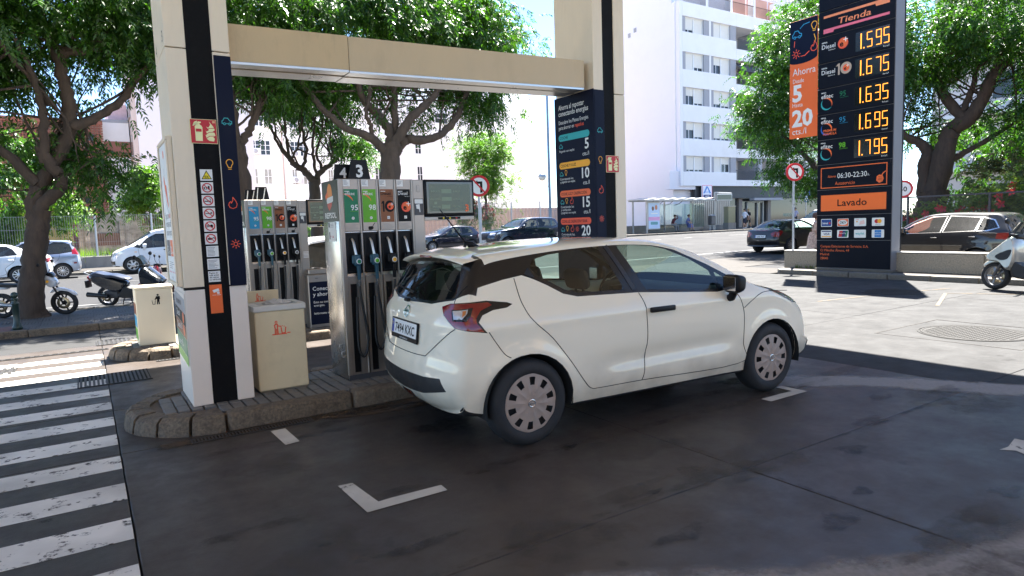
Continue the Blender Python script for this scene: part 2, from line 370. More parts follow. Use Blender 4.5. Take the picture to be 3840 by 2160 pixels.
# street
mb = MB(); SS = [-60, -30, -10, 2, 8, 14, 20, 26, 30, 45, 70, 120]; TT = [16.9, 20, 24, 28, 32, 35.2]
for s in SS:
    for t in TT: mb.v.append(tuple(SW(s, t, zg(s, t)-.01)))
for i in range(len(SS)-1):
    for j in range(len(TT)-1):
        k = i*len(TT)+j; mb.f.append([k, k+len(TT), k+len(TT)+1, k+1]); mb.m.append(0); mb.s.append(True)
mb.build('street', asph, kind='structure')
sheet('side_street', asph, [(17.55, -40), (23.2, -40), (23.2, 17), (17.55, 17)], -.006)
def stripline(name, mat, t, w, s0, s1, dash=None, lift=.006):
    s = s0
    par = struct(name)
    while s < s1:
        e = min(s1, s+(dash[0] if dash else 8)); m = MB()
        m.add([(s, t-w/2, zg(s, t-w/2)-.01+lift), (e, t-w/2, zg(e, t-w/2)-.01+lift), (e, t+w/2, zg(e, t+w/2)-.01+lift), (s, t+w/2, zg(s, t+w/2)-.01+lift)], [(0, 1, 2, 3)]); m.build('marking', mat, par)
        s = e + (dash[1] if dash else 0)
stripline('lane_line', painto, 27.9, .12, -14, 60, (3.5, 3.5)); stripline('edge_line', painto, 18.9, .14, -30, 60); stripline('parking_line', painto, 32.3, .12, -30, 60)

# pavements
def pave(name, s0, s1, t0, t1, z, mat, th=.12, slope=False):
    m = MB()
    if not slope: m.box(s0, s1, t0, t1, z-th-.1, z)
    else:
        n = 16
        for i in range(n+1):
            s = s0+(s1-s0)*i/n; h = zg(s, 35)+z; m.v += [(s, t0, h-.4), (s, t0, h), (s, t1, h), (s, t1, h-.4)]
        for i in range(n):
            k = 4*i
            for a in range(3): m.f.append([k+a, k+a+1, k+a+5, k+a+4]); m.m.append(0); m.s.append(False)
    return m.build(name, mat, kind='structure', loc=(0, 0, 0), rz=TH)
pv = pave('pavement', -30, 11.2, 13.62, 16.78, .088, M('paving_bed', (.06, .057, .055), .9, var=.3, vs=10), .09)
far_pav = pave('far_pavement', -50, 75, 35.35, 41.9, .13, pavl, slope=True)
cross = pave('crossing_pavement', 11.2, 24, 13.42, 16.9, .004, pavl, .02)
gap_pav = pave('crossing_pavement', 15.83, 17.56, 11.27, 13.419, .003, pavl, .05)
tot_pav = pave('corner_pavement', 16.12, 17.6, -14, 11.2, .118, pavl, .1)
# individual paving tiles where they can be told apart: basket of 40 x 20 cm tiles, ribs along them
tile_h = MB().box(-.197, .197, -.097, .097, -.03, .0, 0, .006).mesh('paving_tile', [pavm])
rib = MB()
for k in range(4): rib.box(-.197, .197, -.097+.05*k, -.053+.05*k, -.03, .0, 0, .004)
tile_r = rib.mesh('paving_tile', [pavm])
tile_red = MB().box(-.197, .197, -.097, .097, -.03, .0, 0, .006).mesh('paving_tile', [pavr])
n = 0
for i in range(12):
    for j in range(8):
        s, t = -2.95+.4*i, 13.84+.4*j
        if t > 16.6: continue
        for k in range(2):
            me = tile_r if (i+j) % 2 else tile_h
            if s < -1.3 and t < 14.5: me = tile_red
            o = bpy.data.objects.new('paving_tile', me); COL.objects.link(o); o.parent = pv
            if (i+j) % 2: o.location = (s-.1+.2*k, t, .1+rnd.uniform(-.002, .002)); o.rotation_euler = (0, 0, math.pi/2)
            else: o.location = (s, t-.1+.2*k, .1+rnd.uniform(-.002, .002))
            n += 1
def kerb_run(parent, pts, mat, w=.16, h=.12, L=.95, base=-.1, side=1, bevel=.022):
    """kerb stones one by one along a polyline given in street coordinates"""
    for (s0, t0), (s1, t1) in zip(pts, pts[1:]):
        d = math.hypot(s1-s0, t1-t0); n = max(1, round(d/L)); ang = math.atan2(t1-t0, s1-s0)
        for i in range(n):
            f = (i+.5)/n; cs, ct = s0+(s1-s0)*f, t0+(t1-t0)*f; l = d/n-.012
            m = MB().box(-l/2, l/2, 0 if side > 0 else -w, w if side > 0 else 0, base, h+rnd.uniform(-.004, .004), 0, bevel, 2)
            for q in range(len(m.v)):
                x, y, z = m.v[q]; m.v[q] = (x+.006*math.sin(31*x+7*z+cs), y+.006*math.sin(27*x+13*z+ct), z+.004*math.sin(19*x+11*y+cs))
            o = m.build('kerb_stone', mat, parent, (cs, ct, 0), ang+rnd.uniform(-.006, .006))
kl = struct('kerb'); kerb_run(kl, [(-14, 13.46), (11.2, 13.46)], kerbm, .17, .11, 1.0)
kl = struct('kerb'); kerb_run(kl, [(-14, 16.79), (11.2, 16.79)], kerbs, .15, .11, 1.0)
kl = struct('kerb'); kerb_run(kl, [(15.86, -9), (15.86, 10.95), (16.15, 11.24), (17.5, 11.24)], kerbs, .26, .125, .95, side=-1)
kf = struct('kerb')
for i in range(70):
    s = -22+i*1.0; MB().box(-.49, .49, 0, .17, -.3, .125, 0, .02).build('kerb_stone', kerbs, kf, (s+.5, 35.19, zg(s+.5, 35.2)))

# pump islands: kerb stones round a rounded nose, tiled top
def island(s0, s1, t0, t1, name):
    r = (t1-t0)/2; cs, ct = s0+r, (t0+t1)/2; isl = struct(name)
    m = MB(); pts = [(s1, t0+.1), (s1, t1-.1)]+[(cs+(r-.1)*math.cos(a), ct+(r-.1)*math.sin(a)) for a in np.linspace(math.pi/2, 1.5*math.pi, 14)]
    m.prism(Pl((0, 0, 0), (1, 0, 0), (0, 1, 0)), pts, -.1, .118); m.build('bed', M('sandy_mortar', (.13, .10, .075), .9, var=.3, vs=18), isl)
    wk = .19; nst = 8
    for i in range(nst):                                       # wedge stones round the nose
        a0 = math.pi/2+math.pi*i/nst+.018; a1 = math.pi/2+math.pi*(i+1)/nst-.018; m = MB(); vs = []; n = 4; hh = .138+rnd.uniform(-.006, .006)
        prof = [(r-wk, -.1), (r-wk, hh), (r-.05, hh), (r-.012, hh-.03), (r+.012, .03), (r+.02, -.1)]
        for k in range(n+1):
            a = a0+(a1-a0)*k/n
            for (q, z) in prof:
                qq = q+rnd.uniform(-.005, .005); vs.append((cs+qq*math.cos(a), ct+qq*math.sin(a), z+(rnd.uniform(-.004, .004) if z > 0 else 0)))
        P = len(prof); fs = []
        for k in range(n):
            for q in range(P-1): fs.append((k*P+q, k*P+q+1, (k+1)*P+q+1, (k+1)*P+q))
        fs += [tuple(range(P)), tuple(range(n*P, n*P+P))[::-1]]
        m.add(vs, fs); m.build('kerb_stone', kerbm, isl)
    for tt, sd in ((t0, 1), (t1, -1)):
        kerb_run(isl, [(cs+.012, tt), (s1, tt)], kerbm, wk, .138, 1.12, side=sd, bevel=.03)
    big = MB().box(-.094, .094, -.044, .044, -.03, 0, 0, .005).mesh('paving_tile', [tilei])
    x = s0+.22; cnt = 0
    while x < min(s1, s0+3.1):
        y = t0+wk+.055
        while y < t1-wk:
            if x >= cs or math.hypot(x-cs, y-ct) < r-wk-.06:
                o = bpy.data.objects.new('paving_tile', big); COL.objects.link(o); o.parent = isl; o.location = (x, y, .14+rnd.uniform(-.003, .002)); o.rotation_euler = (0, 0, math.pi/2+rnd.uniform(-.02, .02)); cnt += 1
            y += .2
        x += .1
    m = MB().box(s0+3.1, s1, t0+wk+.004, t1-wk-.004, 0, .136); m.build('paved_top', tilei, isl)
    return isl
island(.17, 8.2, 5.6, 6.96, 'pump_island'); island(.17, 8.2, 9.5, 10.86, 'pump_island')

# painted markings
zeb = struct('zebra_crossing')
for k in range(12):
    t = 3.26+.632*k; MB().box(-4.5, .098, t, t+.305, .001, .0045).build('stripe', paint, zeb)
bay = struct('bay_marking')
def mark(pts, mat=paintl, par=None, z=.004):
    m = MB(); m.add([(s, t, z) for s, t in pts], [list(range(len(pts)))]); return m.build('marking', mat, par or bay)
mark([(1.2, 3.91), (1.29, 3.90), (1.315, 3.53), (1.40, 3.535), (1.72, 3.525), (1.715, 3.43), (1.21, 3.43)])
mark([(1.13, 5.36), (1.245, 5.36), (1.25, 4.95), (1.14, 4.93)])
mark([(5.25, 3.66), (5.33, 3.66), (5.335, 3.40), (4.81, 3.40), (4.81, 3.50), (5.08, 3.50), (5.24, 3.49)])
mark([(4.92, 1.77), (5.03, 1.76), (5.24, 1.80), (5.24, 1.66), (4.94, 1.63), (4.98, 1.70)])
def stain_mat(name, col, rough, th=.55, sc=6., amax=1.):
    """thin layer whose cover fades towards its edge (attribute cover) and breaks up with noise"""
    m = bpy.data.materials.new(name); m.use_nodes = True; MATS[name] = m
    nt, N, L = nodes_of(m); p = N['Principled BSDF']; p.inputs['Roughness'].default_value = rough; p.inputs['Specular IOR Level'].default_value = .3
    at = N.new('ShaderNodeAttribute'); at.attribute_name = 'cover'; g = N.new('ShaderNodeNewGeometry'); n = N.new('ShaderNodeTexNoise'); n.inputs['Scale'].default_value = sc; n.inputs['Detail'].default_value = 9; n.inputs['Roughness'].default_value = .75; L.new(g.outputs['Position'], n.inputs['Vector'])
    a1 = N.new('ShaderNodeMath'); a1.operation = 'MULTIPLY_ADD'; L.new(n.outputs['Fac'], a1.inputs[0]); a1.inputs[1].default_value = 2.4; a1.inputs[2].default_value = -1.35; a2 = N.new('ShaderNodeMath'); L.new(a1.outputs[0], a2.inputs[0]); L.new(at.outputs['Fac'], a2.inputs[1])
    r = N.new('ShaderNodeMapRange'); r.inputs[1].default_value = th-.25; r.inputs[2].default_value = th+.45; r.inputs[4].default_value = amax; L.new(a2.outputs[0], r.inputs[0]); L.new(r.outputs[0], p.inputs['Alpha'])
    n2 = N.new('ShaderNodeTexNoise'); n2.inputs['Scale'].default_value = 40; L.new(g.outputs['Position'], n2.inputs['Vector']); mx = N.new('ShaderNodeMix'); mx.data_type = 'RGBA'; L.new(n2.outputs['Fac'], mx.inputs[0]); mx.inputs[6].default_value = (*[c*.7 for c in col], 1); mx.inputs[7].default_value = (*[c*1.3 for c in col], 1); L.new(mx.outputs[2], p.inputs['Base Color']); return m
def stain(name, rows, mat, z):
    """rows: list of cross sections, each [outer, inner, ..., inner, outer] in street coordinates with cover 0 at the rim"""
    m = MB(); cov = []; n = len(rows[0])
    for i, rw in enumerate(rows):
        for j, q in enumerate(rw): m.v.append(tuple(SW(q[0], q[1], z))); cov.append(0. if j in (0, n-1) or i in (0, len(rows)-1) else 1.)
    for i in range(len(rows)-1):
        for j in range(n-1): k = i*n+j; m.f.append([k, k+1, k+n+1, k+n]); m.m.append(0); m.s.append(False)
    o = m.build(name, mat, kind='structure'); at = o.data.attributes.new('cover', 'FLOAT', 'POINT'); at.data.foreach_set('value', cov); return o
def strip(name, cl, w0, w1, mat, z=.003):
    P = crspline(cl, 6); rows = []
    for i, p in enumerate(P):
        d = P[min(i+1, len(P)-1)]-P[max(i-1, 0)]; d /= np.hypot(*d); nn = np.array([-d[1], d[0]]); w = w0+(w1-w0)*i/(len(P)-1); rows.append([tuple(p+nn*w*k) for k in (-.8, -.35, 0, .35, .8)])
    return stain(name, rows, mat, z)
cem = stain_mat('pale_cement_screed', (.27, .25, .235), .7, .12, 4., .85)
strip('cement_strip', [(5.25, 3.9), (5.62, 3.66), (6.1, 3.2), (6.5, 2.6), (6.75, 2.2), (7.05, 1.5), (7.2, .9)], .36, .30, cem)
strip('cement_strip', [(1.0, 2.15), (1.6, 1.95), (2.2, 1.6), (2.75, 1.30), (3.4, 1.05), (4.4, .85), (5.4, .7)], .42, .42, cem)
gut = stain_mat('brown_gutter_dirt', (.085, .056, .032), .7, .5, 6., .9)
strip('gutter_dirt', [(.3, 5.48), (1.0, 5.50), (2.0, 5.48), (3.2, 5.46), (4.6, 5.5)], .14, .16, gut, .0034); strip('gutter_dirt', [(1.6, 5.42), (2.1, 5.3), (2.7, 5.32), (3.3, 5.4)], .10, .12, gut, .0036)
oil = stain_mat('oil_stain', (.014, .012, .010), .42, .72, 14., .5); dust = stain_mat('dusty_film', (.085, .074, .063), .7, .8, 4., .5)
def rblob(name, s, t, a, b, mat, z):
    n = 20; m = MB(); cov = []; m.v.append(tuple(SW(s, t, z))); cov.append(1.)
    for f, c in ((.7, 1.), (1.4, 0.)):
        for k in range(n): an = 2*math.pi*k/n; q = f*(1+.22*math.sin(3*an+s*5)+.12*math.sin(5*an+t*7)); m.v.append(tuple(SW(s+a*q*math.cos(an), t+b*q*math.sin(an), z))); cov.append(c)
    for k in range(n): k2 = (k+1) % n; m.f += [[0, 1+k, 1+k2], [1+k, 1+n+k, 1+n+k2, 1+k2]]; m.m += [0, 0]; m.s += [False, False]
    o = m.build(name, mat, kind='structure'); at = o.data.attributes.new('cover', 'FLOAT', 'POINT'); at.data.foreach_set('value', cov)
for i, (s, t, a, b) in enumerate(((2.75, 3.57, .085, .05), (2.03, 3.55, .06, .03), (1.99, 5.45, .26, .10), (3.25, 2.49, .10, .06), (3.07, 2.79, .08, .04), (4.2, 2.35, .13, .09), (3.15, 1.82, .16, .08), (4.21, 1.47, .12, .07), (2.67, 2.66, .06, .03), (1.6, 5.25, .18, .07), (-.3, 4.45, .04, .03), (.9, 3.2, .04, .02), (3.6, 1.95, .08, .05), (2.3, 4.6, .3, .2), (3.9, 4.6, .5, .2), (.5, 2.6, .12, .06), (5.6, 2.9, .15, .08), (4.9, 2.6, .2, .1), (2.4, 2.2, .2, .06), (1.3, 2.9, .25, .05))): rblob('oil_stain', s, t, a, b, oil, .0052+.0002*(i % 5))
for i in range(26): rblob('dust_patch', rnd.uniform(.3, 6.5), rnd.uniform(.9, 5.2), rnd.uniform(.2, .7), rnd.uniform(.08, .3), dust, .0042+.0001*(i % 8))
for (a0, b0, a1, b1, w) in ((.2, 3.6, 6.6, 3.55, .10), (.2, 5.05, 6.4, 4.98, .10), (3.36, .9, 3.42, 3.4, .05), (1.0, 2.6, 6.6, 2.56, .05)): strip('tyre_track', [(a0, b0), ((a0*2+a1)/3, (b0*2+b1)/3+.03), ((a0+2*a1)/3, (b0+2*b1)/3-.02), (a1, b1)], w, w, stain_mat('tyre_film', (.014, .012, .011), .6, .95, 5., .5), .0039)
for pts in ([(11.1, 6.9), (13.2, 6.6), (14.6, 6.2)], [(11.8, 5.2), (13.7, 5.9), (14.4, 4.6)]):
    yl = struct('yellow_line')
    for (a, b), (c, d) in zip(pts, pts[1:]):
        l = math.hypot(c-a, d-b); nx, ny = -(d-b)/l*.03, (c-a)/l*.03; mark([(a+nx, b+ny), (a-nx, b-ny), (c-nx, d-ny), (c+nx, d+ny)], painty, yl)

# drains and covers
iron = M('cast_iron', (.05, .048, .046), .5, metal=.5, var=.3, vs=30, bump=.3, stain=(.09, .06, .04), stain_s=8)
pit = M('dark_pit_sheet', (.004, .004, .004), .9, var=0)  # flat black sheet in place of the shade inside the drain
def grate(label, s0, s1, t0, t1, nb, along_t=True, bw=.5, group='floor drains'):
    g = thing('drain_grate', label, 'drain grate', s0, t0, 0, group=group); w, d = s1-s0, t1-t0
    m = MB(); m.box(0, w, 0, d, .0012, .003); m.build('pit', pit, g)  # thin sheet on the slab, depth shown only by its black colour
    f = .014; m = MB(); m.box(0, w, 0, f, 0.001, .008); m.box(0, w, d-f, d, .001, .008); m.box(0, f, f, d-f, .001, .008); m.box(w-f, w, f, d-f, .001, .008); m.build('frame', iron, g)
    for k in range(nb):
        if along_t:
            x = f+(w-2*f)*(k+.5)/nb; h = (w-2*f)/nb*bw/2; me = MB().box(x-h, x+h, f, d-f, .001, .0075)
        else:
            y = f+(d-2*f)*(k+.5)/nb; h = (d-2*f)/nb*bw/2; me = MB().box(f, w-f, y-h, y+h, .001, .0075)
        me.build('bar', iron, g)
    return g
grate('square iron drain grate between the zebra stripes and the far pump lane', -.18, .53, 8.28, 8.94, 17, True, .55)
grate('long narrow drain grating along the near island kerb', .57, 1.5, 5.42, 5.53, 36, True, .42)
grate('pale drain grate beside the far pavement kerb behind the white bin', .04, .6, 11.42, 11.95, 9, True, .5)
grate('drain grate cut by the left picture edge among the sunlit stripes', -1.55, -.82, 9.78, 10.3, 9, True, .5)
grate('thin slotted channel drain crossing the sunlit lane on the left', -4, .18, 10.96, 11.06, 40, True, .4)
grate('short slotted drain by the far island kerb', .66, 1.6, 9.36, 9.46, 22, True, .45)
def cover(label, s, t, r):
    c = thing('manhole_cover', label, 'manhole', s, t, 0, group='round tank covers'); T = Matrix.Identity(4); im = M('worn_cover_iron', (.040, .039, .037), .7, spec=.15, metal=0, var=.3, vs=20, worldpos=True)
    m = MB(); m.lathe([(r*.965, .001), (r*.965, .007), (r, .007), (r, .001)], 48, 0, T); m.lathe([(r*.89, .001), (r*.89, .007), (r*.94, .007), (r*.94, .001)], 48); m.build('rim', im, c)
    m = MB(); m.lathe([(0, .0035), (r*.93, .0035)], 40, 0, T); n = int(r*2/.055)
    for i in range(n):
        for j in range(n):
            x = -r+(i+.5)*2*r/n; y = -r+(j+.5)*2*r/n
            if math.hypot(x, y) < r*.86: m.box(x-.017, x+.017, y-.017, y+.017, .0035, .0075)
    m.build('plate', im, c)
cover('large round studded tank cover on the sunlit concrete at right', 9.45, 3.73, .62)
cover('round tank cover lying in the shadow of the price sign', 13.35, 6.72, .56)
# paved patch frame round the near cover
fr = struct('cover_frame')
for (a, b, c, d) in ((8.62, 10.3, 2.93, 2.95), (8.62, 10.3, 4.53, 4.55), (8.62, 8.64, 2.95, 4.53), (10.28, 10.3, 2.95, 4.53)): MB().box(a, b, c, d, -.002, .0025).build('groove', jointm, fr)

# canopy over the pumps: roof slab, fascia
can = thing('canopy_roof', 'flat station canopy roof high above the pumps', 'canopy', 0, 0, 0)
bx('roof_deck', M('canopy_soffit', (.84, .72, .54), .6, var=.04), can, -8, 10.75, -8, 11.1, 7.25, 7.6)  # soffit tint warmed to colour the bounce light under the roof
for a in ((-8.02, 10.77, -8.03, -8.0), (-8.02, 10.77, 11.1, 11.13)): bx('fascia', white, can, a[0], a[1], a[2], a[3], 7.2, 8.1)
for a in ((-8.03, -8.0, -8, 11.1), (10.75, 10.78, -8, 11.1)): bx('fascia', white, can, a[0], a[1], a[2], a[3], 7.2, 8.1)
# unseen station shop added behind the camera for reflections, wall tinted to warm bounce
shop = thing('added_station_shop', 'unseen station shop with glazed front, added behind the viewer to bounce light', 'building', 0, -10.6, 0)
bx('wall', M('warm_bounce_shop_wall', (.74, .53, .33), .7, var=.08), shop, -8, 10, -4, 0, 0, 3.6)
for k in range(7): bx('window', glass_mat('shop_glass', (.05, .06, .06)), shop, -7+k*2.2, -5.2+k*2.2, .02, .05, .6, 2.7)
# ================================================================== PILLARS, SIGNS, PUMPS, PRICE SIGN
class Prn(MB):                                 # flat print in several colours
    def __init__(self): super().__init__(); self.mats = []
    def i(self, m):
        if m not in self.mats: self.mats.append(m)
        return self.mats.index(m)
    def done(self, name, parent): return self.build(name, self.mats or [white], parent)
def ic_car(p, pl, a, b, w, th, m, l=2):
    i = p.i(m); q = lambda L: [(a+x*w, b+y*w) for x, y in L]
    p.stroke(pl, q([(.12, .16), (0, .16), (0, .42), (.10, .50), (.26, .76), (.60, .76), (.80, .48), (1, .40), (1, .16), (.90, .16)]), th, l, i); p.stroke(pl, q([(.36, .16), (.66, .16)]), th, l, i)
    for x in (.24, .78): p.ring(pl, a+x*w, b+.13*w, .11*w-th*.5, .11*w+th*.5, l, i, n=14)
def ic_bulb(p, pl, a, b, w, th, m, l=2):
    i = p.i(m); pts = [(a+w*.5+w*.38*math.cos(R(t)), b+w*.95+w*.38*math.sin(R(t))) for t in range(-50, 235, 19)]
    p.stroke(pl, [(a+w*.66, b+w*.38)]+pts+[(a+w*.34, b+w*.38)], th, l, i, True); p.stroke(pl, [(a+w*.34, b+w*.18), (a+w*.66, b+w*.18)], th, l, i)
def ic_flame(p, pl, a, b, w, th, m, l=2):
    i = p.i(m); q = [(.5, 0), (.18, .12), (.05, .4), (.15, .68), (.3, .78), (.34, .6), (.5, .85), (.55, 1.25), (.8, .9), (.95, .5), (.85, .15)]
    p.stroke(pl, [(a+x*w, b+y*w) for x, y in q], th, l, i, True)
def ic_sun(p, pl, a, b, w, th, m, l=2):
    i = p.i(m); c = (a+w/2, b+w/2); p.ring(pl, c[0], c[1], w*.2-th*.5, w*.2+th*.5, l, i, n=18)
    for k in range(8):
        t = R(45*k); p.stroke(pl, [(c[0]+w*.34*math.cos(t), c[1]+w*.34*math.sin(t)), (c[0]+w*.48*math.cos(t), c[1]+w*.48*math.sin(t))], th, l, i)
ICONS = (ic_car, ic_bulb, ic_flame, ic_sun); ICOL = (teal, amber, redor, redor)
def sign(name, label, cat, s, t, z, face, w, h, th=.006, mat=None, group=None):
    root = thing(name, label, cat, s, t, z, group=group); mat = mat or white
    if face == 'n': pl = Pl((0, -th, 0), (1, 0, 0), (0, 0, 1)); b = (0, w, -th, 0)
    else: pl = Pl((-th, 0, 0), (0, -1, 0), (0, 0, 1)); b = (-th, 0, -w, 0)
    bx('panel', mat, root, *b, 0, h, min(.002, th*.3)); return root, pl
blackcore = M('black_core_panel', (.005, .005, .0055), .65, var=.25, vs=4, stain=(.014, .014, .014), stain_s=30, stain_a=.5, spec=.14)
newwhite = M('new_white_panel', (.80, .70, .59), .38, var=.03)

def pillar(s0, label, flip):
    """cream clad column: black core between cream strips; flip puts the navy strip on the left"""
    p = thing('canopy_pillar', label, 'pillar', s0, 6.03, .138); w, d, H = .49, .73, 7.1
    segs = ((0, 1.0), (1.01, 2.96), (2.968, 5.0), (5.008, H))
    core0, core1 = (.155, .352) if not flip else (.15, .325)
    bx('core', blackcore, p, core0-.02, core1+.02, .012, d-.012, 0, H)
    for i, (a, b) in enumerate(segs):
        m = newwhite if (i == 0 and not flip) else cream
        bx('cladding_panel', m, p, 0, core0, 0, d, a, b, .004); bx('cladding_panel', m, p, core1, w, 0, d, a, b, .004)
    if not flip: bx('gap_strip', black, p, -.002, core0, -.003, .05, .99, 1.012)
    return p
pillar(.67, 'cream canopy pillar with black core standing at the rounded nose of the near island', False)
pillar(5.15, 'cream canopy pillar behind the white car roof carrying the tall navy board', True)
# beam between the pillars, in two lengths that meet at a joint
def beam(label, s0, s1, z0, z1, slope, m):
    b = thing('canopy_beam', label, 'beam', 0, 6.1, 0); zz = lambda s, z: z+(s-1.17)*slope
    def sl(y0, y1, a, c, mat, nm):
        q = MB(); q.add([(s, y, zz(s, z)) for s in (s0, s1) for y in (y0, y1) for z in (a, c)], [(0, 1, 3, 2), (4, 6, 7, 5), (0, 4, 5, 1), (2, 3, 7, 6), (0, 2, 6, 4), (1, 5, 7, 3)]); q.build(nm, mat, b)
    sl(0, .42, z0, z1, m, 'side_sheet'); sl(.006, .16, z0-.022, z0-.0005, steel, 'edge_trim'); sl(.18, .42, z0-.03, z0-.0005, steel, 'edge_trim')
beam('left length of the beige sheet metal beam, streaked and chipped along its lower edge', 1.165, 2.22, 3.055, 3.365, .027, beamc)
beam('right length of the beige sheet metal beam running to the far pillar', 2.226, 5.07, 3.05, 3.36, .027, M('beige_beam_clean', (.57, .43, .25), .45, var=.06, vs=1.5, stretch=(1.5, 1, .5), stain=(.3, .22, .13), stain_s=2, stain_a=.25))

# fire extinguisher signs
def fire_sign(label, s, t, z, w, h):
    r, pl = sign('fire_extinguisher_sign', label, 'safety sign', s, t, z, 'n', w, h, .004, lumin, 'fire extinguisher signs'); p = Prn(); i = p.i(signred); y = p.i(lumin)
    p.rect(pl, .02*w, .02*h, .98*w, .98*h, 1, i); q = lambda L: [(x*w, yy*h) for x, yy in L]
    p.poly(pl, q([(.18, .10), (.44, .10), (.46, .66), (.42, .74), (.37, .77), (.36, .83), (.42, .84), (.42, .89), (.30, .90), (.29, .87), (.2, .84), (.14, .72), (.10, .72), (.16, .87), (.27, .93), (.27, .81), (.24, .77), (.18, .70)]), 2, y)
    p.rect(pl, .21*w, .48*h, .42*w, .60*h, 3, i)
    fl = [(.86, .10), (.90, .22), (.84, .27), (.93, .33), (.90, .45), (.83, .50), (.92, .57), (.86, .72), (.80, .80), (.72, .92), (.76, .78), (.68, .66), (.60, .70), (.70, .56), (.60, .50), (.56, .56), (.62, .40), (.56, .34), (.54, .40), (.60, .20), (.68, .12)]
    p.poly(pl, q(fl), 2, y)
    for k in range(3): b = .24+.16*k; p.stroke(pl, q([(.58, b-.02), (.70, b+.07), (.92, b+.08)]), .022*w, 3+.1*k, i)
    for k in range(3): p.rect(pl, .84*w, (.86+.03*k)*h, .94*w, (.875+.03*k)*h, 2, y)
    p.done('print', r)
fire_sign('red square fire extinguisher sign on the near pillar', .808, 6.026, 2.34, .205, .20)
fire_sign('red fire extinguisher sign on the far pillar beside the navy board', 5.315, 6.026, 2.17, .205, .20)
# pictogram stickers on the black core
def prohib(p, pl, w, draw):
    r = p.i(signred); k = p.i(pblack); draw(p, pl, k, w); p.ring(pl, w/2, w/2, w*.33, w*.42, 3, r); p.stroke(pl, [(w*.25, w*.75), (w*.75, w*.25)], w*.07, 3.6, r)
def d_phone(p, pl, k, w): p.rect(pl, .22*w, .36*w, .48*w, .56*w, 2, k); p.disc(pl, .36*w, .46*w, .07*w, 2.4, p.i(white), 10); p.rect(pl, .56*w, .34*w, .70*w, .66*w, 2, k)
def d_cig(p, pl, k, w): p.rect(pl, .2*w, .40*w, .72*w, .48*w, 2, k); p.stroke(pl, [(.66*w, .52*w), (.72*w, .6*w), (.62*w, .66*w), (.68*w, .74*w)], .03*w, 2, k)
def d_match(p, pl, k, w): p.rect(pl, .2*w, .46*w, .62*w, .51*w, 2, k); p.disc(pl, .68*w, .53*w, .07*w, 2, k, 10)
def d_lamp(p, pl, k, w):
    p.disc(pl, .62*w, .5*w, .13*w, 2, k, 12)
    for i in range(4): p.stroke(pl, [(.22*w, (.40+.06*i)*w), (.46*w, (.44+.045*i)*w)], .03*w, 2, k)
def d_engine(p, pl, k, w): p.rect(pl, .24*w, .40*w, .58*w, .56*w, 2, k); p.stroke(pl, [(.55*w, .5*w), (.74*w, .6*w), (.8*w, .5*w)], .06*w, 2, k)
labs = ('yellow triangle explosion warning sticker, topmost in the column on the black pillar core', 'no phones or cameras sticker, second in the pillar column', 'no smoking sticker, third in the pillar column', 'no open flame sticker, fourth in the pillar column', 'no headlights sticker, fifth in the pillar column', 'no running engine sticker, sixth in the pillar column')
for k in range(6):
    r, pl = sign('safety_sticker', labs[k], 'sticker', .858, 6.0405, 2.036-.1065*k, 'n', .096, .094, .0022, pwhite, 'stickers on the near pillar'); p = Prn(); w = .095
    if k == 0:
        p.poly(pl, [(.01, .012), (.09, .012), (.05, .086)], 1, p.i(pblack)); p.poly(pl, [(.019, .018), (.081, .018), (.05, .074)], 2, p.i(yellow)); p.text(pl, 'EX', .05, .022, .027, 3, p.i(pblack), 'c', bold=.02)
    else: prohib(p, pl, w, (d_phone, d_cig, d_match, d_lamp, d_engine)[k-1])
    p.done('print', r)
nlab = ('first small text notice below the pictogram stickers', 'second small text notice, above the pay first notice', 'white notice with bold pay first text above the orange camera notice')
for k in range(3):
    z = (1.41, 1.285, 1.185)[k]-.05+.02; h = .092
    r, pl = sign('text_notice', nlab[k], 'notice', .862, 6.0405, (1.397, 1.29, 1.184)[k], 'n', .095, h, .0022, pwhite, 'stickers on the near pillar'); p = Prn()
    if k < 2:
        for j in range(7): p.rect(pl, .008, h-.016-.011*j, .008+.078*rnd.uniform(.6, 1), h-.0125-.011*j, 1, p.i(greyp))
    else:
        for j, tx in enumerate(('Pague en', 'caja antes', 'de retirar', 'su vehículo.')): p.text(pl, tx, .008, h-.022-.0185*j, .0195, 1, p.i(pblack), bold=.012)
    p.done('print', r)
r, pl = sign('camera_notice', 'orange video surveillance notice low on the black pillar core', 'notice', .862, 6.0405, .915, 'n', .098, .245, .0022, orange); p = Prn(); w_ = p.i(pwhite)
p.poly(pl, [(.022, .198), (.07, .212), (.078, .19), (.032, .176)], 1, w_); p.poly(pl, [(.055, .18), (.075, .186), (.078, .165), (.06, .165)], 1, w_); p.rect(pl, .02, .155, .05, .158, 1, w_); p.rect(pl, .055, .154, .085, .158, 1, w_)
for j in range(9): p.rect(pl, .01, .135-.014*j, .01+.075*rnd.uniform(.7, 1), .1362-.014*j, 1, p.i(redor))
p.done('print', r)
# navy strips with four icons
def icon_strip(label, s, t, z, w, h, zs):
    r, pl = sign('navy_icon_board', label, 'sign board', s, t, z, 'n', w, h, .012, navy, 'navy icon boards'); p = Prn()
    for k in range(4): ICONS[k](p, pl, w*.5-.038, zs[k], .076 if k != 1 else .07, .006, ICOL[k])
    p.done('print', r)
icon_strip('narrow navy board with car, bulb, flame and sun icons on the near pillar', 1.027, 6.027, 1.14, .134, 1.93, (1.36, .98, .66, .32))
icon_strip('narrow navy board with four line icons along the edge of the far pillar', 5.148, 6.027, .3, .148, 2.83, (2.33, 1.96, 1.62, 1.28))
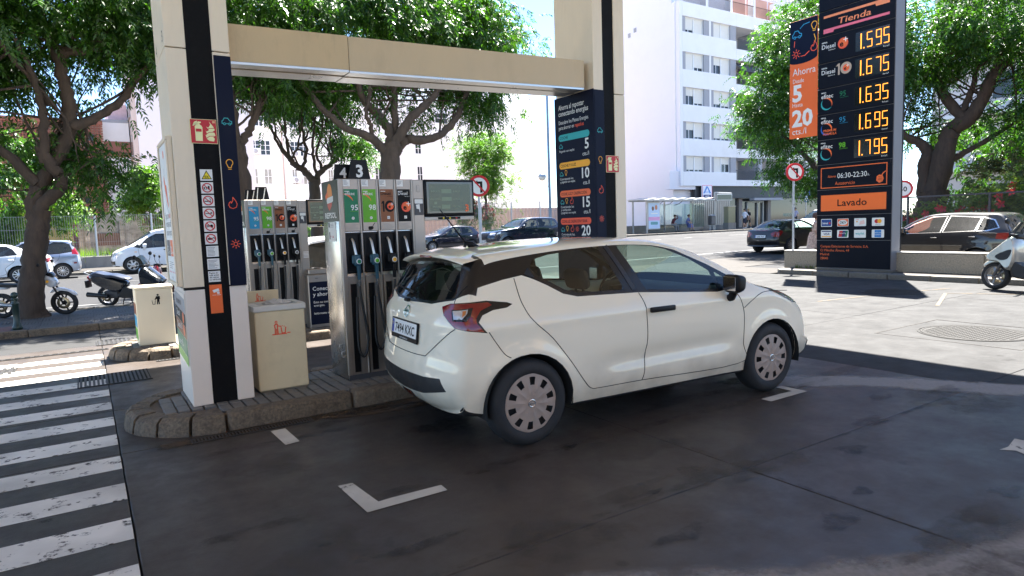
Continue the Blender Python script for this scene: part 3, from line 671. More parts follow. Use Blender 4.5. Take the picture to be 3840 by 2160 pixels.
# big navy board on the left face of the far pillar
r, pl = sign('navy_savings_board', 'tall navy board of fuel savings on the left face of the far pillar', 'sign board', 5.146, 6.775, .3, 'l', .757, 2.84, .014, navy); p = Prn(); W_ = p.i(pwhite)
Z = lambda z: z-.3
p.text(pl, 'Ahorra al repostar', .085, Z(2.985), .088, 1, W_, maxw=.50, bold=.008); p.text(pl, 'conectando energías', .085, Z(2.91), .088, 1, W_, maxw=.575, bold=.008)
p.text(pl, 'Descubre los Planes Energías', .085, Z(2.81), .066, 1, W_, maxw=.575); p.text(pl, 'para ahorrar en', .085, Z(2.745), .066, 1, W_, maxw=.30); p.text(pl, 'repsol.es', .405, Z(2.745), .066, 1, p.i(redor), maxw=.17, bold=.01)
rows = ((2.60, teal, 'COCHE', '5', ('Pagando con waylet',), 1), (2.255, amber, 'COCHE Y LUZ', '10', ('Contratando luz', 'y pagando con waylet'), 2), (1.905, flat('orange_red_print', (.94, .42, .20)), 'COCHE, LUZ Y CALEFACCIÓN', '15', ('Contratando luz', 'y calefacción', 'y pagando con waylet'), 3), (1.56, redor, 'COCHE, LUZ, CALEFACCIÓN Y SOLAR', '20', ('Contratando luz,', 'calefacción y', 'solar y pagando'), 4))
for z, c, tx, num, sub, ni in rows:
    z = Z(z); p.rrect(pl, .075, z, .675, z+.082, .04, 1, p.i(c)); p.text(pl, tx, .10, z+.024, .048, 2, p.i(navy), maxw=.5 if len(tx) > 12 else None, bold=.008)
    for k in range(ni): ICONS[k](p, pl, .085+.095*k, z-.09, .068 if k != 1 else .055, .006, ICOL[k], 1)
    for k, q in enumerate(sub): p.text(pl, q, .085, z-.135-.036*k, .04, 1, W_, maxw=.30)
    p.text(pl, num, .66, z-.135, .175, 1, W_, 'r', bold=.02); p.text(pl, 'cts./l', .66, z-.215, .068, 1, W_, 'r')
p.done('print', r)
# poster frame and fuel board on the left face of the near pillar
r, pl = sign('poster_frame', 'white framed poster on the left face of the near pillar', 'poster', .668, 6.73, 1.16, 'l', .67, 1.24, .035, cream)
for (a0, a1, b0, b1) in ((0, .67, 0, .035), (0, .67, 1.205, 1.24), (0, .035, .035, 1.205), (.635, .67, .035, 1.205)): bx('frame', cream, r, -.05, -.0352, -a1, -a0, b0, b1, .006)
p = Prn(); p.rect(pl, .036, .036, .634, 1.204, 1, p.i(pwhite)); p.disc(pl, .33, 1.12, .03, 2, p.i(orange), 14, .035)
p.poly(pl, [(.25, .95), (.36, .82), (.45, .70), (.43, .66), (.36, .72), (.30, .80), (.22, .90)], 2, p.i(orange)); p.stroke(pl, [(.3, 1.0), (.26, .85), (.3, .7), (.42, .62)], .008, 2, p.i(greyp)); p.poly(pl, [(.33, .86), (.38, .86), (.44, .70), (.40, .68)], 2.5, p.i(redor))
p.text(pl, 'Paga con', .12, .575, .085, 2, p.i(greyp), maxw=.24); p.text(pl, 'waylet', .38, .575, .085, 2, p.i(orange), maxw=.18); p.text(pl, 'y consigue saldo', .12, .505, .085, 2, p.i(greyp), maxw=.44); p.text(pl, 'con tus repostajes', .12, .43, .085, 2, p.i(greyp), maxw=.46)
p.rect(pl, .08, .25, .30, .39, 2, p.i(dgrey)); p.rect(pl, .33, .25, .57, .39, 2, p.i(orange)); p.text(pl, '5', .13, .27, .1, 3, p.i(pwhite)); p.text(pl, 'cts/l', .20, .27, .045, 3, p.i(pwhite)); p.text(pl, '20', .35, .27, .1, 3, p.i(pwhite)); p.text(pl, 'cts/l', .47, .27, .045, 3, p.i(pwhite))
for j in range(4): p.rect(pl, .15, .195-.017*j, .15+.36*rnd.uniform(.6, 1), .2-.017*j, 2, p.i(greyp))
for j in range(4): p.rect(pl, .12+.12*j, .105, .17+.12*j, .117, 2, p.i(pink))
p.text(pl, 'REPSOL', .33, .05, .03, 2, p.i(greyp), 'c'); p.done('print', r)
r, pl = sign('fuel_board', 'slanted fuel grade stickers below the poster on the near pillar', 'sign board', .668, 6.75, .5, 'l', .71, .60, .004, newwhite); p = Prn()
for k, (c, tx, h0, h1) in enumerate(((M('silver_print', (.32, .32, .33), .4), 'Autoservicio', .47, .60), (pblack, 'Diesel', .36, .47), (brown, 'Diesel 10', .25, .36), (sgreen, 'efitec 95', .10, .25), (lgreen, '', .02, .10))):
    p.poly(pl, [(.02, h0), (.69, h0-.045), (.69, h1-.047), (.02, h1-.002)], 1+.2*k, p.i(c))
    if tx: p.text(pl, tx, .12, h0+.02, .085, 2.5, p.i(pblack if k == 0 else pwhite), maxw=.36)
    if k in (1, 2): p.disc(pl, .55, (h0+h1)/2-.03, .05, 2.5, p.i(orange), 14)
p.done('print', r)
tx = Prn(); pl = Pl((.669, 6.15, 3.16), (0, -1, 0), (0, 0, 1)); tx.text(pl, '3', 0, 0, .13, 1, tx.i(pblack)); tx.text(pl, '4', -.48, -.02, .13, 1, tx.i(pblack))
o = tx.done('pillar_number', None); o.rotation_euler = (0, 0, TH); tag(o, 'small dark pillar number beside the near pillar corner high up', 'lettering')

# ------------------------------------------------------------------ fuel pumps
lcd = M('lcd_screen', (.105, .135, .09), .25, var=.12, vs=30); lcdw = M('lcd_window', (.20, .27, .17), .35, var=.05); lcdt = M('lcd_lettering', (.30, .38, .25), .4, var=0)
sidem = M('pump_side_steel', (.56, .53, .49), .27, metal=1., var=.06, vs=1.2, bump=.06, bs=2.2)
hosem = M('hose_rubber', (.012, .012, .012), .5, var=.2)
nozm = M('nozzle_aluminium', (.62, .60, .55), .38, metal=1., var=.08)
gripb = M('blue_nozzle_grip', (.016, .07, .10), .45, var=.1)
def gasdrop(p, pl, a, b, r, withplus=True, l=3):
    p.disc(pl, a, b, r, l, p.i(redor)); p.disc(pl, a+.12*r, b+.12*r, r*.78, l+.5, p.i(orange)); p.text(pl, 'e', a-.62*r, b-.55*r, r*1.5, l+1, p.i(pblack), bold=.03)
    if withplus: p.stroke(pl, [(a+.5*r, b+.25*r), (a+.5*r, b+.95*r)], r*.16, l+1, p.i(pwhite)); p.stroke(pl, [(a+.15*r, b+.6*r), (a+.85*r, b+.6*r)], r*.16, l+1.2, p.i(pwhite))
def pump(label, s, t, fuels, number, detail=True):
    r = thing('fuel_pump', label, 'fuel pump', s, t, .14, group='fuel pumps')
    bx('shell', sidem, r, 0, .875, .02, .5, 0, 1.925, .012, 2)
    bx('plinth', dgrey, r, .01, .865, .0, .48, -.005, .05)
    for x0, x1 in ((0, .045), (.198, .215), (.378, .395), (.56, .578), (.74, .76)): bx('mullion', steelm, r, x0, x1, -.012, .02, .05, 1.925, .004)
    bx('service_column', steelm, r, .76, .875, -.01, .0195, .05, 1.92, .004)
    p = Prn(); pl = Pl((0, -.0105, 0), (1, 0, 0), (0, 0, 1))
    p.rrect(pl, .80, 1.80, .83, 1.87, .006, 1, p.i(dgrey)); p.rrect(pl, .802, 1.802, .828, 1.868, .005, 2, p.i(steelm)); p.rect(pl, .765, 1.57, .868, 1.735, 1, p.i(dgrey)); p.rrect(pl, .772, 1.685, .862, 1.728, .006, 2, p.i(pwhite)); p.poly(pl, [(.785, 1.675), (.825, 1.68), (.83, 1.60), (.822, 1.60), (.818, 1.63), (.79, 1.635)], 2, p.i(pwhite))
    for k in range(5): p.rect(pl, .79, 1.135-.02*k, .87, 1.145-.02*k, 1, p.i(white))
    p.done('service_labels', r)
    grip_cols = {95: gripb, 98: gripb, 10: black, 0: black}; ringc = {95: sgreen, 98: lgreen, 10: amber, 0: greyp}
    for k, (kind, colr) in enumerate(fuels):
        x = .046+.18*k; w = .15
        bx('upper_panel', steelm, r, x, x+w+.002, -.004, .0195, 1.43, 1.925, .003)
        p = Prn(); pl = Pl((x, -.0045, 0), (1, 0, 0), (0, 0, 1))
        p.rect(pl, -.002, 1.845, .085, 1.922, 1, p.i(steelm)); p.rect(pl, .004, 1.855, .07, 1.918, 2, p.i(pwhite))
        for j in range(4): p.rect(pl, .01, 1.905-.011*j, .01+.05*rnd.uniform(.5, 1), 1.9085-.011*j, 3, p.i(greyp))
        p.rect(pl, .006, 1.512, .143, 1.828, 1, p.i(colr))
        light = kind in (95, 98)
        p.rect(pl, .014, 1.805, .062, 1.811, 2, p.i(pwhite)); p.text(pl, 'efitec' if light else 'Diesel', .014, 1.772, .046, 3, p.i(pwhite if kind != 10 else pblack), maxw=.118 if light else .1, bold=.005)
        if light:
            p.ring(pl, .010, 1.70, .072, .086, 2, p.i(orange), 8, 100, 14, True); p.text(pl, str(kind), .137, 1.63, .074, 3, p.i(pwhite), 'r', bold=.012); p.rect(pl, .06, 1.618, .136, 1.622, 3, p.i(lgreen)); p.disc(pl, .085, 1.555, .014, 2, p.i(pwhite), 14); p.text(pl, 'E5', .085, 1.551, .014, 3, p.i(pblack), 'c')
        else:
            p.text(pl, 'Gasóleo A', .136, 1.755, .013, 3, p.i(pwhite if kind != 10 else pblack), 'r')
            if kind == 10: p.rect(pl, .03, 1.61, .046, 1.715, 2, p.i(pblack)); p.poly(pl, [(.012, 1.69), (.03, 1.715), (.03, 1.69)], 2, p.i(pblack)); p.disc(pl, .102, 1.663, .052, 2, p.i(pblack), 22, .056); gasdrop(p, pl, .108, 1.663, .034)
            else: gasdrop(p, pl, .094, 1.655, .05)
            p.rect(pl, .07, 1.54, .098, 1.568, 2, p.i(pwhite)); p.text(pl, 'B7', .084, 1.549, .014, 3, p.i(pblack), 'c')
        if kind == 98 or (kind == 0 and not detail):
            p.poly(pl, [(.05, 1.46), (.06, 1.475), (.085, 1.475), (.105, 1.465), (.10, 1.447), (.075, 1.437), (.055, 1.44)], 1, p.i(pblack)); p.stroke(pl, [(.095, 1.47), (.105, 1.49), (.12, 1.505)], .006, 1, p.i(pblack))
        else:
            p.rect(pl, .004, 1.433, .148, 1.503, 1, p.i(steelm)); 
            for j in range(6): p.rect(pl, .010, 1.492-.011*j, .010+.13*rnd.uniform(.6, 1), 1.4945-.011*j, 2, p.i(greyp))
        p.done('labels', r)
        # nozzle boot: dark recess with frame
        q = MB(); q.box(x+.002, x+.012, -.012, .02, 1.03, 1.42); q.box(x+w-.012, x+w-.002, -.012, .02, 1.03, 1.42); q.box(x+.012, x+w-.012, -.012, .02, 1.40, 1.42); q.box(x+.012, x+w-.012, -.012, .02, 1.03, 1.05); q.box(x+.012, x+w-.012, .016, .0196, 1.05, 1.40); q.build('nozzle_boot', black, r)
        # nozzle
        nx = x+.065; q = MB(); q.tube([(nx-.004, .0, 1.36), (nx+.0, -.03, 1.33), (nx+.012, -.045, 1.22), (nx+.02, -.05, 1.17)], [.011, .0125, .0135, .016], 10); nz = q.build('nozzle', nozm, r)
        q = MB(); q.box(nx-.012, nx+.052, -.075, -.028, 1.10, 1.21, 0, .014, 2); q.box(nx-.028, nx+.01, -.06, -.03, 1.12, 1.205, 0, .01); q.tube([(nx+.03, -.05, 1.12), (nx+.034, -.045, 1.02), (nx+.036, -.04, .97)], [.021, .018, .017], 10); q.build('grip', grip_cols[kind], nz)
        q = MB(); T = Matrix.Translation((nx+.03, -.076, 1.145)) @ Matrix.Rotation(math.pi/2, 4, 'X'); q.lathe([(0, .004), (.026, .004), (.027, 0)], 18, 0, T); q.lathe([(0, .005), (.020, .005)], 18, 1, T); q.build('badge', [pwhite, ringc[kind]], nz)
        if k < 2: q = MB(); q.cyl((nx+.036, -.04, .975), (nx+.037, -.04, .91), .0165, n=10); q.build('swivel', glass_mat('clear_sleeve', (.75, .75, .72), .05, .15), nz)
        # hose: down, loop, back up inside the slot
        hx = nx+.037
        dn = .22+.05*((k*7) % 3)
        pts = [(hx, -.04, .95), (hx+.003, -.042, .82), (hx+.03, -.04, .62), (hx+.055, -.035, .42), (hx+.045, -.03, dn+.07), (hx+.005, -.028, dn), (hx-.035, -.022, dn+.08), (hx-.035, -.01, .5), (hx-.02, .0, .8)]
        if not detail: pts = [(hx, -.04, .95), (hx-.01, -.04, .7), (hx-.03, -.03, .4), (hx-.05, -.01, .2)]
        cp = []
        for j in range(len(pts)-1):
            P0, P1, P2, P3 = [Vector(pts[clamp(0, len(pts)-1, j+d)]) for d in (-1, 0, 1, 2)]
            for u in np.linspace(0, 1, 5)[:-1]: cp.append(.5*((2*P1)+(-P0+P2)*u+(2*P0-5*P1+4*P2-P3)*u*u+(-P0+3*P1-3*P2+P3)*u**3))
        cp.append(Vector(pts[-1])); q = MB(); q.tube(cp, .0125, 8); q.build('hose', hosem, r)
        # lower door with hose slot
        q = MB(); q.box(x, x+.022, -.004, .0195, .05, 1.0); q.box(x+.088, x+w+.002, -.004, .0195, .05, 1.0); q.box(x+.022, x+.088, -.004, .0195, .93, 1.0); q.box(x+.022, x+.088, -.004, .0195, .05, .07); q.build('lower_door', steelm, r); bx('hose_slot', black, r, x+.0225, x+.0875, .012, .019, .0705, .9295)
    # side logo panel
    pl = Pl((-.003, .475, 0), (0, -1, 0), (0, 0, 1)); p = Prn(); p.rect(pl, .0, 1.53, .462, 1.92, 0, p.i(M('dark_logo_panel', (.018, .022, .012), .35, var=.5, vs=3)))
    ell = lambda cx, cz, rx, rz, t0, t1: [(cx+rx*math.cos(R(t)), cz+rz*math.sin(R(t))) for t in np.linspace(t0, t1, 12)]
    p.poly(pl, ell(.235, 1.80, .075, .095, 0, 180)+[(.16, 1.795), (.16, 1.76), (.31, 1.775)], 1, p.i(flat('logo_orange', (.93, .58, .25)))); p.poly(pl, [(.10, 1.78), (.18, 1.83), (.18, 1.765), (.12, 1.74)], 1.3, p.i(orange)); p.poly(pl, [(.14, 1.735), (.16, 1.76), (.34, 1.775), (.335, 1.725), (.30, 1.715), (.15, 1.705)], 2, p.i(pwhite)); p.poly(pl, [(.15, 1.704), (.30, 1.714), (.285, 1.68), (.215, 1.635), (.165, 1.67)], 1.6, p.i(flat('logo_red', (.80, .33, .25))))
    p.text(pl, 'REPSOL', .235, 1.565, .075, 1, p.i(pwhite), 'c', maxw=.34, bold=.03, sx=.9); p.rect(pl, .14, 1.34, .36, 1.525, .5, p.i(pwhite)); p.rect(pl, .15, 1.475, .185, 1.52, 1, p.i(pblack))
    for j in range(3): p.rect(pl, .2, 1.505-.014*j, .30, 1.509-.014*j, 1, p.i(greyp))
    p.rect(pl, .16, 1.36, .185, 1.43, 1, p.i(pblack)); p.poly(pl, [(.19, 1.375), (.215, 1.39), (.2, 1.40)], 1, p.i(signred)); p.poly(pl, [(.25, 1.375), (.285, 1.375), (.27, 1.40)], 1, p.i(signred)); p.done('side_print', r)
    q = MB(); q.tube([(-.002, .16, .33), (-.02, .16, .335), (-.02, .16, .28), (-.002, .16, .275)], .006, 6); q.tube([(-.002, .10, .27), (-.02, .10, .275), (-.02, .10, .22), (-.002, .10, .215)], .006, 6); q.build('side_handle', steel, r)
    # display box
    bx('display_housing', black, r, .877, 1.45, -.03, .22, 1.55, 1.925, .012, 2); bx('display_base', M('pale_metal', (.55, .52, .46), .4, var=.05), r, .877, 1.445, -.02, .20, 1.515, 1.5498, .004)
    q = Prn(); pl = Pl((0, -.031, 0), (1, 0, 0), (0, 0, 1)); q.rect(pl, .90, 1.585, 1.425, 1.90, 1, q.i(M('display_bezel', (.07, .06, .05), .15, var=.05, coat=.5))); q.rect(pl, .925, 1.605, 1.40, 1.88, 2, q.i(lcd))
    for j, (l1, l2, w) in enumerate((('IMPORTE', 'EUROS', .115), ('VOLUMEN', 'LITROS', .115), ('PRECIO', 'EUR/LITRO', .095))):
        z = 1.80-.078*j; q.rect(pl, 1.065, z-.014, 1.065+w, z+.026, 3, q.i(lcdw)); q.text(pl, l1, 1.05, z-.004, .026, 3, q.i(lcdt), 'r'); q.text(pl, l2, 1.20, z-.004, .026, 3, q.i(lcdt), maxw=.085)
    q.rect(pl, .98, 1.675, 1.01, 1.702, 3, q.i(lcdw)); number and q.text(pl, number, 1.335, 1.60, .1, 4, q.i(orange), bold=.03)
    pl2 = Pl((0, -.0205, 0), (1, 0, 0), (0, 0, 1)); q.rect(pl2, 1.02, 1.522, 1.28, 1.545, 1, q.i(pblack))
    for j, c in enumerate((yellow, yellow, signred)): q.rect(pl2, 1.075+.075*j, 1.525, 1.092+.075*j, 1.541, 2, q.i(c))
    q.done('display_print', r)
    # number boards on top
    q = Prn()
    for (x0, x1, y, h, d) in ((.175, .40, .18, .20, number), (.065, .26, .30, .165, '4' if number else 'x')):
        pl = Pl((x0, y, 1.925), (1, 0, 0), (0, 0, 1)); w = x1-x0; q.prism(pl, [(0, 0), (w, 0), (w*.84, h), (w*.16, h)] if d == number else [(0, 0), (w, 0), (w, h), (w*.12, h)], -.02, 0, q.i(black))
        if number: q.text(pl, d, w*.5, .035, h*.82, 1, q.i(pwhite), 'c', bold=.03)
        else: q.stroke(pl, [(w*.2, .02), (w*.3, h-.02)], .012, 1, q.i(pwhite)); q.stroke(pl, [(w*.6, .02), (w*.75, h-.02)], .012, 1, q.i(pwhite))
    q.done('number_board', r)
    return r
pump('stainless steel fuel pump with four nozzles next to the white car', 2.03, 6.06, ((95, sgreen), (98, lgreen), (10, brown), (0, pblack)), '3')
pump('stainless steel fuel pump on the far island behind the bin', 1.97, 10.0, ((95, tblue), (98, lgreen), (10, brown), (0, pblack)), '', False)
# service cabinet with navy board on the far island
c = thing('service_cabinet', 'grey metal cabinet with navy text board on the far island', 'cabinet', 2.66, 9.80, .14)
bx('body', steelm, c, .09, .72, 0, .4, 0, .80, .008); bx('foot', dgrey, c, .12, .70, .01, .39, -.005, .03); bx('lid_box', steelm, c, .12, .40, .05, .3, .8005, .88, .01); q = MB(); q.tube([(.26+.075*math.cos(R(a)), .17+.075*math.sin(R(a)), .884) for a in range(0, 361, 30)], .008, 6, caps=False); q.build('lid_ring', black, c)
q = Prn(); pl = Pl((0, -.001, 0), (1, 0, 0), (0, 0, 1)); q.rect(pl, .105, .05, .705, .69, 1, q.i(navy)); a = .15; q.text(pl, 'Conecta', a, .56, .085, 2, q.i(pwhite), bold=.005); q.text(pl, 'y ahorra', a, .475, .085, 2, q.i(pwhite), bold=.005); q.text(pl, 'Esto es conectar', a+.005, .37, .048, 2, q.i(pwhite)); q.text(pl, 'energías.', a+.005, .32, .048, 2, q.i(pwhite)); q.text(pl, 'Infórmate en', a+.005, .20, .048, 2, q.i(pwhite)); q.rect(pl, .2, .74, .24, .745, 1, q.i(black)); q.done('print', c)

# ------------------------------------------------------------------ bins
binm = M('cream_bin_sheet', (.74, .62, .39), .4, var=.05, vs=2, stain=(.36, .27, .15), stain_s=2.5, stain_a=.3)
def tosser(p, pl, a, b, h, m):
    i = p.i(m); w = h*.075
    p.ring(pl, a+.22*h, b+.90*h, .045*h, .10*h, 1, i, n=14); p.stroke(pl, [(a+.12*h, b+.04*h), (a+.13*h, b+.42*h), (a+.09*h, b+.66*h), (a+.16*h, b+.74*h), (a+.29*h, b+.74*h), (a+.35*h, b+.60*h), (a+.55*h, b+.56*h)], w, 1, i); p.stroke(pl, [(a+.30*h, b+.60*h), (a+.31*h, b+.04*h)], w, 1, i); p.stroke(pl, [(a+.22*h, b+.04*h), (a+.22*h, b+.38*h)], w*.8, 1.5, i)
    p.stroke(pl, [(a+.55*h, b+.46*h), (a+.60*h, b+.06*h), (a+.82*h, b+.06*h), (a+.88*h, b+.46*h)], w, 1, i); p.stroke(pl, [(a-.06*h, b), (a+.90*h, b)], w, 1, i); p.stroke(pl, [(a+1.0*h, b+.05*h), (a+1.16*h, b+.05*h)], w, 1, i); p.rect(pl, a+.62*h, b+.58*h, a+.68*h, b+.63*h, 1, i); p.rect(pl, a+.74*h, b+.52*h, a+.81*h, b+.58*h, 1, i)
b = thing('litter_bin', 'cream metal litter bin with orange pictogram between pillar and near pump', 'litter bin', 1.225, 6.13, .14, group='cream station bins')
q = MB(); q.box(0, .445, 0, .42, .012, .735, 0, .008); q.build('body', binm, b); bx('plinth', M('bin_plinth', (.2, .17, .12), .6), b, .01, .435, .01, .41, -.002, .0118)
q = MB(); q.box(-.012, .457, -.012, .05, .7352, .79, 0, .008); q.box(-.012, .457, .37, .432, .7352, .79, 0, .008); q.box(-.012, .06, .05, .37, .7352, .79); q.box(.40, .457, .05, .37, .7352, .79); q.box(.06, .40, .05, .37, .7352, .75); q.build('rim', M('bin_rim', (.64, .62, .55), .4, var=.08), b)
q = MB(); q.box(.015, .31, .385, .405, .7902, .90, 0, .003); bk = q.build('back_flap', binm, b)
p = Prn(); pl = Pl((0, -.0012, 0), (1, 0, 0), (0, 0, 1)); tosser(p, pl, .155, .52, .125, redor); pl2 = Pl((0, .3845, .79), (1, 0, 0), (0, 0, 1)); tosser(p, pl2, .10, .01, .075, redor); p.done('pictogram', b)
# crumpled paper on the bin
bm = bmesh.new(); bmesh.ops.create_icosphere(bm, subdivisions=3, radius=1)
for v in bm.verts:
    n = math.sin(7*v.co.x+3*v.co.z)*math.cos(6*v.co.y-4*v.co.x)+.6*math.sin(13*v.co.y+9*v.co.z); v.co = Vector((v.co.x*.12*(1+.25*n), v.co.y*.08*(1+.25*n), v.co.z*.035*(1+.6*n)))
me = bpy.data.meshes.new('crumpled_paper'); bm.to_mesh(me); bm.free(); me.materials.append(M('crumpled_tissue', (.55, .52, .47), .9, var=.25, vs=14))
o = put('crumpled_paper', me, None, SW(1.225+.26, 6.13+.22, .14+.775), TH); tag(o, 'crumpled paper towels heaped on top of the cream bin', 'paper')
b = thing('litter_bin', 'smaller cream metal bin with black pictogram on the far island nose', 'litter bin', .51, 9.88, .14, group='cream station bins'); bin2m = M('cream_bin_clean', (.76, .67, .49), .42, var=.03)
bx('body', bin2m, b, 0, .44, 0, .44, .012, .755, .008); bx('plinth', M('bin_plinth', (.2, .17, .12)), b, .01, .43, .01, .43, -.002, .0118)
q = MB(); q.box(-.008, .448, -.008, .10, .7552, .79, 0, .006); q.box(-.008, .448, .34, .448, .7552, .79, 0, .006); q.box(-.008, .10, .10, .34, .7552, .79); q.box(.34, .448, .10, .34, .7552, .79); q.box(.10, .34, .10, .34, .7552, .765, 1); q.build('rim', [bin2m, dgrey], b)
p = Prn(); pl = Pl((0, -.0012, 0), (1, 0, 0), (0, 0, 1)); i = p.i(pblack); p.disc(pl, .262, .672, .013, 1, i, 12); p.poly(pl, [(.243, .655), (.285, .655), (.288, .61), (.278, .61), (.278, .575), (.282, .545), (.268, .545), (.263, .585), (.258, .545), (.246, .545), (.25, .62), (.225, .605), (.222, .615)], 1, i); p.stroke(pl, [(.19, .60), (.198, .548), (.222, .548), (.23, .60)], .006, 1, i)
pl2 = Pl((-.0012, .44, 0), (0, -1, 0), (0, 0, 1))
for k, c_ in enumerate((brown, tblue, lgreen)): p.rect(pl2, .02, .42-.17*k, .42, .57-.17*k, 1, p.i(c_))
p.done('pictogram', b)

# ------------------------------------------------------------------ price sign
T = thing('price_sign', 'tall dark price sign standing on the corner kerb', 'price sign', 16.34, 10.2, .12)
sidegrey = M('grey_side_sheet', (.15, .15, .16), .45, var=.06); panelm = M('dark_sign_panel', (.0045, .0065, .013), .5, var=.10, spec=.12)
bx('core', sidegrey, T, .03, .42, -1.93, -.0, 0.04, 8.05); bx('edge_strip', black, T, .421, .46, -1.94, .0, .04, 8.05); bx('foot', kerbs, T, -.03, .5, -1.96, .03, -.02, .039)
zs = [.06, .78, 1.43, 2.09, 2.74, 3.38, 4.02, 4.68, 5.32, 5.99, 6.62, 7.3, 8.0]
for a, b_ in zip(zs, zs[1:]): bx('panel', panelm, T, 0, .029, -1.915, -.005, a+.008, b_-.008, .006)
pl = Pl((-.001, 0, 0), (0, -1, 0), (0, 0, 1)); p = Prn()
p.poly(pl, [(.14, 6.50), (.14, 6.44), (1.45, 6.44), (1.47, 6.38), (1.79, 6.38), (1.79, 6.50)], 1, p.i(flat('light_orange_print', (.95, .55, .35)))); p.poly(pl, [(.14, 6.17), (.14, 6.06), (.40, 6.06), (.42, 6.11), (1.79, 6.11), (1.79, 6.17)], 1, p.i(pink)); p.text(pl, 'Tienda', .93, 6.22, .21, 1, p.i(flat('light_orange_print', (.95, .55, .35))), 'c', shear=.12, bold=.01, maxw=.84, sx=1.2)
p.done('shop_lettering', T)
led = M('led_amber', (1.0, .30, .03), .5, var=0, emit=.34)
SEG = {'0': 'abcdef', '1': 'bc', '3': 'abcdg', '5': 'afgcd', '6': 'afgecd', '7': 'abc', '9': 'abcdfg'}
def digit(p, pl, d, a, b, w, h, m):
    i = p.i(m); th = w*.16; P = {'a': [(0, h), (w, h)], 'b': [(w, h), (w, h/2)], 'c': [(w, h/2), (w, 0)], 'd': [(0, 0), (w, 0)], 'e': [(0, 0), (0, h/2)], 'f': [(0, h/2), (0, h)], 'g': [(0, h/2), (w, h/2)]}
    for s in SEG[d]:
        (x0, y0), (x1, y1) = P[s]; g = .06*w; dx, dy = (x1 > x0)*g, (y1-y0)/max(.001, abs(y1-y0))*g if y1 != y0 else 0
        p.stroke(pl, [(a+x0+dx, b+y0+dy), (a+x1-dx, b+y1-dy)], th, 2, i)
rows = ((5.32, 'D', '1595'), (4.68, 'D10', '1675'), (4.02, '95', '1635'), (3.38, '95p', '1695'), (2.74, '98', '1795'))
for z, kind, num in rows:
    p = Prn(); W_ = p.i(pwhite); p.rect(pl, .98, z+.10, 1.80, z+.56, 1, p.i(M('led_window', (.008, .008, .009), .2, var=0)))
    for k, a in enumerate((1.12, 1.27, 1.49, 1.67)):
        if num[k] == '1': p.stroke(pl, [(a, z+.16), (a, z+.50)], .028, 2, p.i(led))
        else: digit(p, pl, num[k], a, z+.16, .115, .34, led)
    p.rect(pl, 1.175, z+.145, 1.205, z+.175, 2, p.i(led)); p.text(pl, 'Euros/l', 1.66, z+.065, .05, 2, W_, maxw=.14)
    if kind[0] == 'D':
        p.text(pl, 'Diesel', .10, z+.36, .155, 1, W_, maxw=.36, bold=.004); p.text(pl, 'REPSOL', .10, z+.50, .045, 1, W_, bold=.03, maxw=.18); p.text(pl, 'Gasóleo A', .46, z+.30, .045, 1, W_, 'r')
        if kind == 'D': gasdrop(p, pl, .66, z+.40, .135, True, 1)
        else: p.rect(pl, .54, z+.28, .585, z+.56, 1, p.i(flat('taupe_print', (.72, .64, .56)))); p.poly(pl, [(.48, z+.50), (.54, z+.56), (.54, z+.50)], 1, p.i(flat('taupe_print', (.72, .64, .56)))); p.disc(pl, .745, z+.42, .145, 1, p.i(flat('taupe_print', (.72, .64, .56)))); gasdrop(p, pl, .75, z+.42, .085, True, 2)
    else:
        p.text(pl, 'efitec', .10, z+.415, .15, 2, W_, maxw=.42, bold=.006); p.text(pl, 'REPSOL', .10, z+.545, .04, 1, W_, bold=.03, maxw=.16); c1 = {'95': sgreen, '95p': tblue, '98': lgreen}[kind]; p.text(pl, kind[:2], .585, z+.40, .18, 1, p.i(c1), shear=.06 if kind != '98' else 0, bold=.0 if kind != '98' else .025, maxw=.24); p.rect(pl, .60, z+.365, .82, z+.372, 1, p.i(c1))
        p.ring(pl, .245, z+.27, .115, .155, 1, p.i(teal if kind != '95p' else sblue), 130, 330, 20, True); p.ring(pl, .245, z+.27, .115, .155, 1.2, p.i(orange), -30, 120, 20, True)
        if kind == '95p': p.text(pl, 'PREMIUM', .16, z+.20, .085, 3, p.i(orange), shear=.2, bold=.02, maxw=.36); p.text(pl, 'FORMULA', .16, z+.115, .085, 3, p.i(orange), shear=.2, bold=.02, maxw=.36)
    p.done('fuel_price', T)
p = Prn(); o_ = p.i(orange); p.stroke(pl, [(.12, 2.14), (.12, 2.65), (1.80, 2.65), (1.80, 2.14)], .022, 1, o_, True); p.text(pl, 'Abierto', .30, 2.40, .09, 1, o_, maxw=.22); p.text(pl, '06:30-22:30', .56, 2.37, .185, 1, p.i(pwhite), maxw=.76); p.text(pl, 'h.', 1.34, 2.38, .08, 1, p.i(pwhite)); p.text(pl, 'Autoservicio', .50, 2.20, .125, 1, o_, maxw=.52)
p.poly(pl, [(1.55, 2.24), (1.56, 2.34), (1.62, 2.38), (1.70, 2.36), (1.73, 2.28), (1.70, 2.21), (1.62, 2.18)], 1, o_); p.stroke(pl, [(1.68, 2.36), (1.72, 2.42), (1.77, 2.45)], .022, 1, o_)
for k in range(3): p.stroke(pl, [(1.60, 2.26+.035*k), (1.69, 2.24+.035*k)], .008, 2, p.i(panelm))
p.done('opening_hours', T)
p = Prn(); p.rect(pl, .12, 1.54, 1.80, 1.95, 1, p.i(flat('bright_orange_panel', (.96, .43, .12)))); p.text(pl, 'Lavado', .95, 1.66, .24, 2, p.i(pblack), 'c', maxw=.76, sx=1.1, bold=.012); p.done('wash_lettering', T)
cw, ch = .30, .20
def card(k, row): return .13+.445*k, (1.135 if row == 0 else .845)
